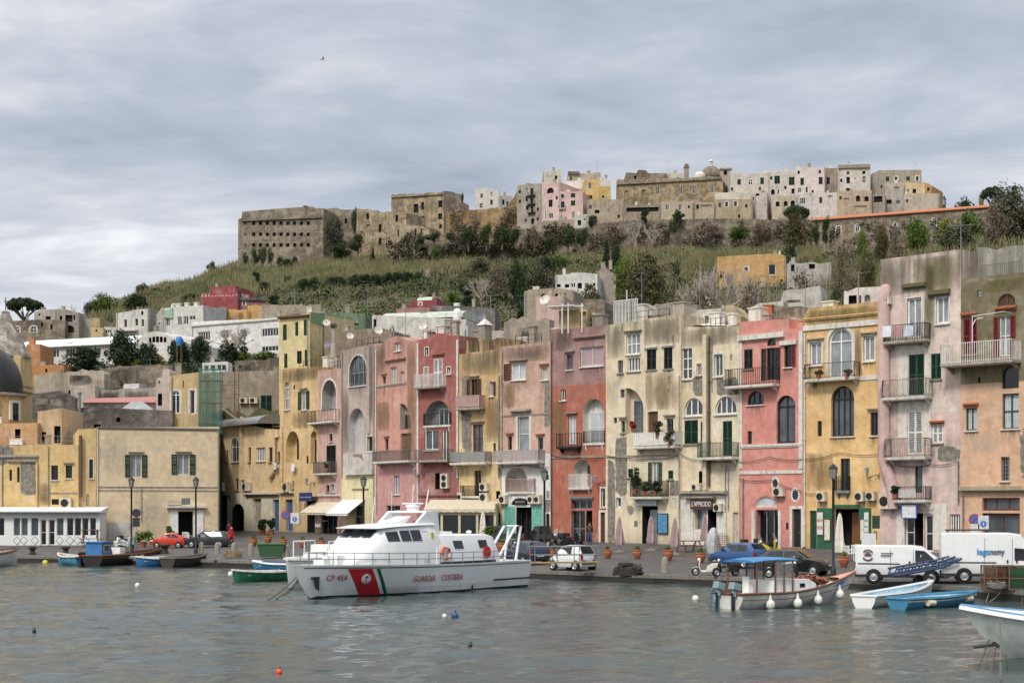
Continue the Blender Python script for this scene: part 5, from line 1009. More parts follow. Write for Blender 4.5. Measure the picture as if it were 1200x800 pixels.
t=thing('flat_roof_terrace','faded red flat roof terrace in the left yard','roof terrace',P(97,474,178));mb=MB();W_=86*178/F;mb.box(0,W_,0,3,-1.5,.25);mb.build('terrace_wall',DARKST,t);mb=MB();mb.add([(-.1,-.1,.3),(W_+.1,-.1,.3),(W_+.1,3,1.15),(-.1,3,.95),(-.1,-.1,.2),(W_+.1,-.1,.2),(W_+.1,3,.2),(-.1,3,.2)],[(0,1,2,3),(0,4,5,1),(1,5,6,2),(3,7,4,0)]);mb.build('roof',M('faded_red_sheet','#a8726a',.8,dirt=.3),t)
t=thing('glass_hip_roof','grey glazed hip roof lying low in the left yard','skylight',P(140,481,171));mb=MB();W_=40*171/F;mb.loft([[(0,0,-.6),(W_,0,-.6),(W_,3,-.6),(0,3,-.6)],[(0,0,.05),(W_,0,.05),(W_,3,.05),(0,3,.05)],[(1.0,1.2,1.05),(W_-1.6,1.2,1.1),(W_-1.6,1.8,1.1),(1.0,1.8,1.05)]]);mb.build('glazing',glassmat('roof_glass','#7f8688','#9ba1a3',.3,.15),t)
t=thing('scaffolding','steel scaffolding hung with green netting against the yellow arched house','scaffolding',P(233,498,166));s_=166/F;W_,H_=25*s_,68*s_
mb=MB();mb.mi=0
for i in range(4):
 for y in(0,1.1):mb.tube([(W_*i/3,y,-1),(W_*i/3,y,H_)],.05,5)
for k in range(6):
 z=H_*k/5.2
 for y in(0,1.1):mb.tube([(0,y,z),(W_,y,z)],.04,4)
 if k<5:mb.tube([(W_*.2,.05,z),(W_*.8,.05,z+H_/5.2)],.04,4)
mb.build('scaffold_frame',M('scaffold_green_steel','#2f6e5f',.5,.3),t)
m,nt,b=nt_new('green_netting');b.inputs['Base Color'].default_value=lin('#567c71');v=coords(nt,(1,1,1));ra=ramp(nt,[(.35,.15),(.65,.6)]);nt.links.new(noi(nt,v,.8,4),ra.inputs[0]);nt.links.new(ra.outputs[0],b.inputs['Alpha']);b.inputs['Roughness'].default_value=.9
mb=MB();n=24
for i in range(n+1):
 for k in range(13):mb.v.append((W_*i/n,-.12-.08*math.sin(i*1.7+k*.6)*math.sin(k*.9),H_*.02+H_*.97*k/12))
for i in range(n):
 for k in range(12):a=i*13+k;mb.face((a,a+13,a+14,a+1))
mb.build('netting',m,t,True)
mb=MB();mb.box(0,W_,-.05,1.15,H_*.38,H_*.38+.06);mb.box(0,W_,-.05,1.15,H_*.76,H_*.76+.06);mb.build('plank_deck',WOOD,t)
t=thing('scaffolding','bare rusty scaffold frame with a metal stair right of the green netting','scaffolding',P(260,498,175));s_=175/F;W_,H_=20*s_,66*s_;mb=MB()
for x in(W_*.75,W_):mb.tube([(x,0,-1),(x,0,H_)],.05,5)
for k in range(9):mb.tube([(W_*.75,0,H_*k/9),(W_,0,H_*k/9)],.035,4)
for k in range(4):mb.tube([(0,0,H_*k/4.2),(W_,0,H_*k/4.2)],.03,4)
mb.build('scaffold_frame',M('rusty_steel','#6b4a3b',.8,.3),t);mb=MB();mb.tube([(-.2,-.1,H_*.33),(W_+1.0,-.1,-.2)],.12,4);mb.build('stair_stringer',DULLGREY,t)
h=HB('veranda_room','small white glazed roof veranda above the scaffolding',237,267,[(237,425),(267,423.5)],440,186,186,'d9d6cf:.2',3,[(239,428,245,435,'W',1),(246,427.5,253,435,'W',1),(254,427,265,434.5,'W',2)],MT);h.finish()
h=HB('tall_lemon_house','tall lemon yellow house with narrow dark green shutters rising behind the front row',327,363,[(327,373.5),(363,366)],450,176,174,'dcc887:.2',9,[(331.5,380,336,398.5,'g'),(346,377,349.5,393.5,'g'),(356,374.5,359.6,393,'g'),(333,414,336.8,431,'g'),(348,411,353.5,426,'k'),(357,409.5,360.6,429,'g')],MT);h.ledge(327.2,362.8,371.3,.2,.4,M('dark_eaves','#5d4a3a',.8));h.finish()
h=HB('brown_flank_house','brown stone flank with a green upper wall joined to the lemon yellow house',363,380,[(363,366),(380,367)],450,174.2,176.5,RUBBLE,3,[(365,402,369.5,427,'d')],MT);h.band(363.2,367,379.5,380,M('faded_green_paint','#6f8a66',.8,dirt=.5),.12,'painted_band');h.finish()
for nm,lab,x0,x1,tp,b,Y,c,d,wn in(('roof_house','green flat roofed building behind the narrow pink house',366,428,[(366,367),(400,366),(428,367.5)],420,200,'5f7a55:.5',8,[(366+5,379.5,420,381.5,'b')]),('roof_house','brown plaster wall with black runs behind the grey mauve house',380,462,[(380,391),(420,386),(444,383.5),(462,388)],430,172,'8d7c69:.9:.02',5,[]),('roof_house','white roof building with a low pale green barrel vault',436,546,[(436,371),(437,369),(546,374)],410,192,'d6d2c9:.6',8,[(438,374,441,386,'d'),(530,376,533.5,379,'d')]),('roof_house','small dark red building on the slope above the green barrel vault',480,511.5,[(480,352.5),(506,351.5),(507,348.5),(511.5,348.5)],372,250,'9c4444:.4',6,[(491,355,494,358,'s')]),('roof_house','long low pink wall in front of the dark red building',464,504,[(464,361.5),(504,360)],378,232,'b97f80:.4',4,[]),('roof_house','white rooftop room with a green awning behind the deep rose house',504,548,[(504,386),(512,383),(535,381),(548,381.5)],420,165,'d2cdc4:.5',5,[(518,384.5,535,388.5,'d')]),('roof_house','grey flat topped wall crossing the slope behind the ochre house',506,580,[(506,358),(540,358.5),(580,361)],384,236,'77706b:.5',3,[]),('roof_wall','crumbling stone and plaster parapet wall above the dusty salmon house',590,644,[(590,400),(591,378),(600,372),(607,374),(612,370.5),(618,375.5),(625,373),(630,379),(638,372),(644,374)],420,137,'a09484:.95:.1',1.2,[]),('roof_wall','grey plaster parapet with a dark stair hole above the ochre house',552,590,[(552,404),(558,391),(570,388),(586,387),(590,390)],425,142,'b7b0a5:.7:.07',3,[(569,398,583,409,'d')]),('roof_house','pink rooftop house with a satellite dish behind the brick red house',628,661,[(628,348.5),(645,347),(661,347.5)],392,172,'d0aea2:.25',8,[]),('roof_house','long beige roof terrace house with two arched holes above the pink rooftop house',614,672,[(614,342),(622,339),(655,337.5),(672,340)],366,205,'a89880:.6',7,[(634,344,640,347.5,'a'),(650,343.5,656,347,'a')]),('roof_house','white flat house with a row of dark windows among the trees of the slope',651,700,[(651,322.5),(668,321),(669,319.5),(685,319.5),(700,321)],342,275,'d8d5cf:.35',8,[(653,333,657,336.5,'d'),(662,333,667,337,'d'),(669,332,674.5,337,'W',2),(677,331.5,682,338,'d'),(685,331.5,690,338,'W',2),(695,331.5,697.5,335,'d')]),('roof_house','grey pink annex with a chimney right of the white flat house',700,722,[(700,318),(706,314.5),(707,310),(709,310),(710,315),(722,322)],345,280,'a39487:.5',6,[]),('roof_house','yellow rooftop shed on the brick red house with white posts',655,688,[(655,364),(688,362)],392,128,'c2a768:.6',2,[(679.5,365,687,383,'b')]),('roof_house','round shouldered grey stone block on the roofs behind the yellow shed',682,709,[(682,362),(683,353),(687,350.5),(704,350),(708,353),(709,362)],385,150,RUBBLE,4,[]),('roof_wall','sloping grey stone wall behind the pale yellow houses',762,812,[(762,362),(768,356),(800,353.5),(806,358),(812,368)],395,146,'9a9182:.7:.05',3,[]),('roof_wall','broken white plaster wall between the roof fence and the sloping grey wall',746,766,[(746,372),(750,361),(757,355),(762,360),(766,370)],395,138,'b5aca0:.7:.06',3,[]),('roof_house','pale yellow roof room behind the white sheeting of the double house',800,846,[(800,372),(815,366),(818,363),(846,361)],395,136,'cfc6b0:.6',5,[(826,370,832,375,'s')]),('roof_house','broken yellow wall with rubble edge left of the salmon house roof',846,868,[(846,358),(858,357),(863,362),(868,370)],395,135,'c2ac7a:.7:.06',4,[]),('yellow_villa','orange yellow villa with white corner among bare trees on the slope',840,921,[(840,301),(870,299),(912,297),(921,300)],340,300,'cf9f55:.25',10,[(844,318,848,326,'d'),(872,313,877,318,'s'),(900.5,310,909,322,'W',1)]),('roof_house','pale grey ruin with a broken gable right of the yellow villa',922,974,[(922,310),(926,306),(938,309),(952,306.5),(960,309),(974,307)],345,270,'b3aca2:.6:.03',6,[(948,309.5,955,315,'d'),(927,310,931,318,'d')]),('roof_wall','tall flaking white wall behind the salmon pink house',914,963,[(914,354),(918,341),(930,338.5),(952,336),(961,334.5),(963,348)],385,150,'c2bbb1:.6:.05',3,[]),('roof_wall','brown rubble wall with a brick chimney above the salmon pink house',884,946,[(884,373),(892,361),(900,359.5),(945,360),(946,372)],392,124,RUBBLE,2,[]),('roof_wall','low white broken wall edge left of the flaking white wall',874,918,[(874,374),(880,360),(890,355),(918,353)],385,140,'cbc4ba:.6:.05',2,[]),('roof_house','white rooftop room with an arch behind the warm yellow house',989,1032,[(989,341),(994,341),(1004,337),(1032,335.5)],372,122,'d5d0c8:.35',5,[(1013,345,1020,354,'n'),(1007,346,1009,356,'d'),(994.5,346,1004,356,'d')])):
 cat='wall' if 'wall' in nm else 'house'
 h=HB(nm,lab,x0,x1,tp,b,Y,Y-(x1-x0)*.03,c,d,wn,MT if cat=='house' else WL,cat)
 if 'barrel vault' in lab:mb=MB();mb.prism([(4+4*math.cos(PI*k/10),h.H-.6+1.15*math.sin(PI*k/10)) for k in range(11)],1.2,h.W-.5,'yz');h.part(mb,'barrel_roof',M('pale_green_roof_sheet','#b3bbab',.7,dirt=.5),smooth=True);mb=MB();u,z=h.uz(535,362);mb.lathe([(.55,h.H-1),(.55,z-.5),(.45,z-.1),(.2,z+.1),(.02,z+.12)],10,(u,.3,0));h.part(mb,'water_tank',WHITE,smooth=True)
 if 'brick chimney' in lab:mb=MB();u,z=h.uz(901,362);mb.box(u-.35,u+.35,-.4,.3,z-1.2,z+.2);mb.box(u-.42,u+.42,-.45,.35,z+.2,z+.32);h.part(mb,'chimney',TERRA)
 if 'white posts' in lab:
  mb=MB()
  for x in(665,672,688):u,z=h.uz(x,360);mb.tube([(u,-1.2,0),(u,-1.2,z+.2)],.06,5)
  u0,z=h.uz(653,362);u1,_=h.uz(690,362);mb.tube([(u0,-1.2,z),(u1,-1.2,z)],.05,4);mb.box(u0-.5,u0+2,-1.3,.5,z+.03,z+.1);h.part(mb,'pergola_frame',RAILW)
 h.finish()
t=thing('roof_sheeting','crumpled bright white plastic sheeting on the roof of the pale double house','roof sheet',H_PY2.at(1.2,1.2,H_PY2.H));mb=MB();n=16
for i in range(n+1):
 for k in range(6):x=-.8+5.0*i/n;mb.v.append((x,2.6*k/5,.12+.5*math.sin(PI*min(1,i/10))*(k/5)+.12*noise.noise(Vector((x*1.3,k*.8,2)))))
for i in range(n):
 for k in range(5):a=i*6+k;mb.face((a,a+6,a+7,a+1))
mb.build('sheet',M('white_sheet','#e3e3e2',.6),t,True)
t=thing('roof_fence','white barred cage fence on the roof of the pale yellow stained house','fence',H_PY1.at(.1,.9,H_PY1.H-.3),H_PY1.rz);mb=MB();W_=37*119/F
for i in range(17):mb.box(W_*i/16-.025,W_*i/16+.025,-.025,.025,0,2.1)
for z in(.15,2.1):mb.box(-.03,W_+.03,-.03,.03,z-.03,z+.03)
mb.tube([(W_*.55,0,2),(W_*.55,0,2.9)],.05,5);mb.build('fence_panel',RAILW,t)
t=thing('church','yellow church with a grey stone spire and a black tiled dome at the left edge','church',P(-8,520,166));s_=166/F
X=lambda px:(px+8)*s_
Z=lambda py:(520-py)*s_
mb=MB();cx,R,zc=X(-8),34*s_,Z(460)
prof=[(R*math.cos(PI/2*k/12),zc+R*1.55*math.sin(PI/2*k/12)) for k in range(12)]+[(.1,zc+R*1.55)];mb.lathe(prof,24,(cx,0,0));d=mb.build('dome',M('black_glazed_tiles','#1f1e1d',.38,var=.35,scale=2,bump=.2),t,True)
mb=MB();mb.lathe([(R*1.06,zc-.1),(R*1.12,zc-.12),(R*1.12,zc-.4),(R*1.02,zc-.55)],24,(cx,0,0));mb.build('cornice',STONE,t)
mb=MB();mb.lathe([(R*1.0,Z(530)),(R*1.0,zc-.1)],24,(cx,0,0));mb.build('drum',ST('cfb06c:.4'),t,True)
for a in(-.55,-1.75):
 x,y=cx+R*1.02*math.cos(a-.35),R*1.02*math.sin(a-.35)
for px in(2,22.5):
 x=X(px);y=-math.sqrt(max(.01,(R*1.0)**2-(x-cx)**2))-.05;rot=math.atan2(x-cx,-y)
 mb=MB();mb.box(-.75,.75,-.1,.3,Z(493),Z(470));w=mb.build('window',OFFWHITE,t);w.location=(x,y,0);w.rotation_euler=(0,0,rot)
 mb=MB();mb.box(-.4,.4,-.13,-.105,Z(493),Z(473));mb.build('pane',glass('d'),w)
xa,xb,xm,ym=-2.7,2.0,-.3,5.
mb=MB();mb.box(xa,xb,3,7,Z(530),Z(413.5));mb.box(xa-.2,xb+.2,2.8,7.2,Z(449),Z(446));mb.box(xa-.2,xb+.25,2.75,7.25,Z(462)+.6,Z(458)+.6);mb.build('tower',ST('d6b873:.3'),t)
mb=MB();mb.loft([[(xm+r*math.cos(PI/4*k+.39),ym+r*math.sin(PI/4*k+.39),Z(y)) for k in range(8)] for y,r in((414,2.75),(411,2.7),(395,1.95),(375,1.05),(360,.4))]);mb.lathe([(.4,Z(360)),(.55,Z(359)),(.05,Z(355.5))],4,(xm,ym,0));mb.build('spire',masonry('spire_stone','#8f887d','#a8a196',1.5),t)
mb=MB();mb.tube([(xm,ym,Z(358)),(xm,ym,Z(341))],.05,5);mb.tube([(xm-.2,ym,Z(346)),(xm+.2,ym,Z(346))],.05,5);mb.build('cross',IRON,t)
def leafmat(name,cols,rough=.75,big=None):
 if name in MATS:return MATS[name]
 m,nt,b=nt_new(name);g=nt.nodes.new('ShaderNodeNewGeometry')
 r=ramp(nt,[(i/(len(cols)-1),lin(c)) for i,c in enumerate(cols)]);nt.links.new(g.outputs['Random Per Island'],r.inputs[0])
 n1=noi(nt,coords(nt,kind='Object'),.35,4);r2=ramp(nt,[(.3,.6),(.7,1.3)]);nt.links.new(n1,r2.inputs[0])
 c=mixc(nt,1,r.outputs[0],r2.outputs[0],'MULTIPLY')
 if big:
  n2=noi(nt,coords(nt,kind='Object',loc=(3,7,1)),.045,6,.65)
  for(lo,hi),cc in zip(((.5,.62),(.5,.36)),big):q=ramp(nt,[(lo,0.),(hi,.8)] if hi>lo else[(hi,.8),(lo,0.)]);nt.links.new(n2,q.inputs[0]);c=mixc(nt,q.outputs[0],c,mixc(nt,1,lin(cc),r2.outputs[0],'MULTIPLY'))
 nt.links.new(c,b.inputs['Base Color']);b.inputs['Roughness'].default_value=rough;b.inputs['Specular IOR Level'].default_value=.2
 MATS[name]=m;return m
L_DARK=leafmat('dark_evergreen_leaves',['#1f2a1c','#2c3a25','#38472c','#46533a']);L_IVY=leafmat('ivy_leaves',['#26361f','#364a2a','#485c34','#5a5a3c'])
L_OLIVE=leafmat('olive_grey_leaves',['#434736','#585a45','#6b6a55','#4a4a38']);L_BRIGHT=leafmat('bright_green_leaves',['#3c5222','#54692c','#6d7d38','#46602c'])
L_YEL=leafmat('yellow_green_leaves',['#5c6a2b','#7a8038','#8c8a46']);L_BROWN=leafmat('brown_purple_twigs',['#5a4e44','#6d5f52','#7d6f60','#5c5a48'])
L_REED=leafmat('cane_stems',['#5f623d','#767350','#857e60','#6b6a45','#54613a','#8f8566'],big=('#6b5d45','#3f4a2a'));L_SCRUB=leafmat('scrub_leaves',['#3a4526','#4d5735','#5f6040','#453f30','#2c3820','#63553f'],big=('#6a5b46','#2b371f'))
L_RUST=leafmat('rusty_green_leaves',['#3f4226','#545033','#65583a','#364226']);BARK=M('grey_bark','#6a5d50',.95,bump=.6,var=.3);BAREBARK=M('pale_bare_branches','#a3988e',.95)
def leaves(mb,c,r,n,size,rg,flat=.0,shell=.55):
 for _ in range(n):
  while True:
   x,y,z=rg.uniform(-1,1),rg.uniform(-1,1),rg.uniform(-1,1);d=x*x+y*y+z*z
   if d<1 and(d>shell*shell or rg.random()<.3):break
  p=Vector((c[0]+x*r[0],c[1]+y*r[1],c[2]+z*r[2]));s=size*rg.uniform(.55,1.3)
  a=Vector((rg.gauss(0,1),rg.gauss(0,1),rg.gauss(0,.6))).normalized();b=a.cross(Vector((rg.gauss(0,1),rg.gauss(0,1),rg.gauss(0,1)))).normalized()
  mb.add([p-a*s*.5,p+b*s*.32,p+a*s*.5,p-b*s*.32],[(0,1,2,3)])
def crown(mb,R,H,zc,clumps,per,size,rg,cr=.42):
 for _ in range(clumps):
  while True:
   x,y,z=rg.uniform(-1,1),rg.uniform(-1,1),rg.uniform(-1,1);d=x*x+y*y+z*z
   if .15<d<1:break
  k=rg.uniform(.6,1.25)*cr
  leaves(mb,(x*R*.78,y*R*.78,zc+z*H*.78),(R*k,R*k,H*k*.85),per,size,rg)
def limbs(mb,h0,R,zc,H,n,rg,r0=.22):
 mb.tube([(0,0,-.6),(rg.uniform(-.15,.15),0,h0*.5),(rg.uniform(-.3,.3),.1,h0)],[r0,r0*.8,r0*.65],7)
 for i in range(n):
  a=2*PI*i/n+rg.uniform(-.4,.4);e=rg.uniform(.3,.85)
  mb.tube([(0,0,h0*.85),(R*.4*e*math.cos(a),R*.4*e*math.sin(a),zc-H*.2),(R*.8*e*math.cos(a),R*.8*e*math.sin(a),zc+H*.4*rg.uniform(-.2,1))],[r0*.5,r0*.3,r0*.1],5)
ORG=(0,0,-500)
def treeproto(name,cat,R,H,zc,clumps,per,size,mat,seed,trunk=True,h0=None,cr=.42):
 rg=random.Random(seed);t=thing(name,'tree',cat,ORG)
 mb=MB();crown(mb,R,H,zc,clumps,per,size,rg,cr);mb.build('crown' if trunk else 'foliage',mat,t,fix=False)
 mb=MB();limbs(mb,h0 or zc-H*.6,R,zc,H,6,rg,.05*R+.06);mb.build('trunk' if trunk else 'stem',BARK,t,True)
 return t
PROT={}
def proto(kindname,make,n=3):
 PROT[kindname]=[make(i) for i in range(n)]
proto('evergreen',lambda i:treeproto('evergreen_tree','tree',1,1.0,.93,34,170,.13,L_DARK,11+i,h0=.35))
proto('olive',lambda i:treeproto('grey_green_tree','tree',1,1.0,.93,30,150,.12,L_OLIVE,31+i,h0=.35))
proto('bright',lambda i:treeproto('green_tree','tree',1,1.0,.93,30,150,.13,L_BRIGHT,51+i,h0=.35))
proto('yellow',lambda i:treeproto('yellow_green_shrub','shrub',1,.8,.7,16,130,.13,L_YEL,71+i,False,.3),2)
proto('shrub',lambda i:treeproto('dark_shrub','shrub',1,.8,.6,16,150,.14,L_DARK,91+i,False,.3))
proto('scrub',lambda i:treeproto('twiggy_shrub','shrub',1,.9,.7,20,110,.1,L_BROWN,111+i,False,.3))
proto('rust',lambda i:treeproto('rusty_green_tree','tree',1,1.0,.93,34,160,.11,L_RUST,131+i,h0=.35),2)
proto('ivy',lambda i:treeproto('ivy','ivy',1,1.,.9,18,160,.13,L_IVY,151+i,False,.3))
rg=random.Random(5)
def umbrella(i):
 rg=random.Random(200+i);t=thing('umbrella_pine','tree','tree',ORG);mb=MB()
 for k in range(60):a,d=rg.uniform(0,2*PI),math.sqrt(rg.random());leaves(mb,(d*.85*math.cos(a),d*.85*math.sin(a),1.28+.17*(1-d*d)+rg.uniform(-.04,.04)),(.2,.2,.1),80,.12,rg)
 mb.build('crown',L_DARK,t,fix=False);mb=MB();mb.tube([(0,0,-.3),(.05,0,.5),(0,0,.95)],[.09,.07,.06],7)
 for k in range(9):a=2*PI*k/9;mb.tube([(0,0,.8),(.3*math.cos(a),.3*math.sin(a),1.05),(.72*math.cos(a),.72*math.sin(a),1.27)],[.045,.035,.012],5)
 mb.build('trunk',BARK,t,True);return t
proto('umbrella',umbrella,2)
def bare(i):
 rg=random.Random(300+i);t=thing('bare_tree','tree','tree',ORG);mb=MB()
 def grow(p,d,l,r,k):
  q=p+d*l;m=p+d*l*.5+Vector((rg.gauss(0,.05),rg.gauss(0,.05),rg.gauss(0,.03)))*l;mb.tube([p,m,q],[r,r*.82,r*.66],4 if k<3 else 5,cap=False)
  if k==0:return
  for _ in range(3 if k>1 else 4):
   nd_=(d+Vector((rg.gauss(0,.55),rg.gauss(0,.55),rg.gauss(.12,.35)))).normalized();grow(q if rg.random()<.7 else m,nd_,l*rg.uniform(.6,.85),r*.6,k-1)
 twig=mb;grow(Vector((0,0,-.2)),Vector((.05,0,1)),.6,.07,1);
 mb.build('trunk',BAREBARK,t,True,fix=False);mb=MB()
 for a in range(4):grow(Vector((0,0,.4)),Vector((math.cos(a*1.6+i)*.6,math.sin(a*1.6+i)*.6,.7)).normalized(),.5,.05,4)
 mb.build('crown',BAREBARK,t,fix=False);return t
proto('bare',bare,3)
def conifer(i):
 rg=random.Random(400+i);t=thing('conifer','tree','tree',ORG);mb=MB()
 for k in range(13):
  z=.25+1.75*k/13;r=(1-k/13.5)*.62+.04
  for j in range(9):a=2*PI*j/9+k*.5;leaves(mb,(r*.62*math.cos(a),r*.62*math.sin(a),z-.06*r),(r*.4,r*.4,.06),20,.12,rg)
 mb.build('crown',L_DARK,t,fix=False);mb=MB();mb.tube([(0,0,-.2),(0,0,2.0)],[.06,.015],6);mb.build('trunk',BARK,t,True);return t
proto('conifer',conifer,2)
def palm(i):
 rg=random.Random(500+i);t=thing('palm_tree','tree','tree',ORG);mb=MB()
 for k in range(46):
  a,e=rg.uniform(0,2*PI),rg.uniform(-.2,1.35);d=Vector((math.cos(a)*math.cos(e),math.sin(a)*math.cos(e),math.sin(e)));s=d.cross(Vector((0,0,1))).normalized()*.05
  p=[Vector((0,0,.75))+d*1.0*x-Vector((0,0,.35*x*x)) for x in(0,.5,1)];o=len(mb.v);mb.v+=[tuple(q) for q in(p[0]-s*.4,p[0]+s*.4,p[1]-s,p[1]+s,p[2])];mb.face((o,o+1,o+3,o+2));mb.face((o+2,o+3,o+4))
 mb.build('crown',leafmat('palm_fronds',['#38422c','#4d5438','#5f6244']),t,fix=False);mb=MB();mb.lathe([(.14,-.3),(.12,.4),(.15,.75),(.02,.8)],8);mb.build('trunk',BARK,t,True);return t
proto('palm',palm,1)
USED=set()
CNT=[0]
def plant(k,px,pytop,pybase,wpx,Y,label,group='trees and shrubs on the slope',z=None,cat=None):
 """one plant: base where the pixel column meets the ground line, crown height and width from the photograph"""
 CNT[0]+=1
 pr=PROT[k][CNT[0]%len(PROT[k])];key=pr.name
 top={'umbrella':1.52,'conifer':2.0,'palm':1.7,'bare':1.9,'shrub':1.35,'yellow':1.4,'scrub':1.5,'ivy':1.8}.get(k,1.95)
 s=Y/F;hgt=max(.4,(pybase-pytop)*s)/top;wd=max(.3,wpx*s/2)/(.62 if k=='conifer' else 1.08)
 p=P(px,pybase,Y)
 if group==TG:
  best=min((abs(CH+(HZ-pybase)*y/F-hz(px,y))+abs(y-Y)*.04,y) for y in[Y+d*2. for d in range(-9,10)] if y>facade_Y(px)+8)[1]
  Y=best;g=hz(px,Y);p=P(px,pybase,Y);dz=p.z-g;s=Y/F;hgt=max(.4,(pybase-pytop)*s)/top;wd=max(.3,wpx*s/2)/(.62 if k=='conifer' else 1.08)
  if dz>.2:hgt+=dz/top;p.z=g
  elif dz<-.2:p.z=max(p.z,g-hgt*top*.3)
 if key in USED:o=copy_tree(pr)
 else:o=pr;USED.add(key)
 o.location=p;o.rotation_euler=(0,0,rnd.uniform(0,6.28));o.scale=(wd,wd,hgt);o['label']=label;o['group']=group
 return o
TG,IV='trees and shrubs on the slope','ivy and shrubs on the ruins'
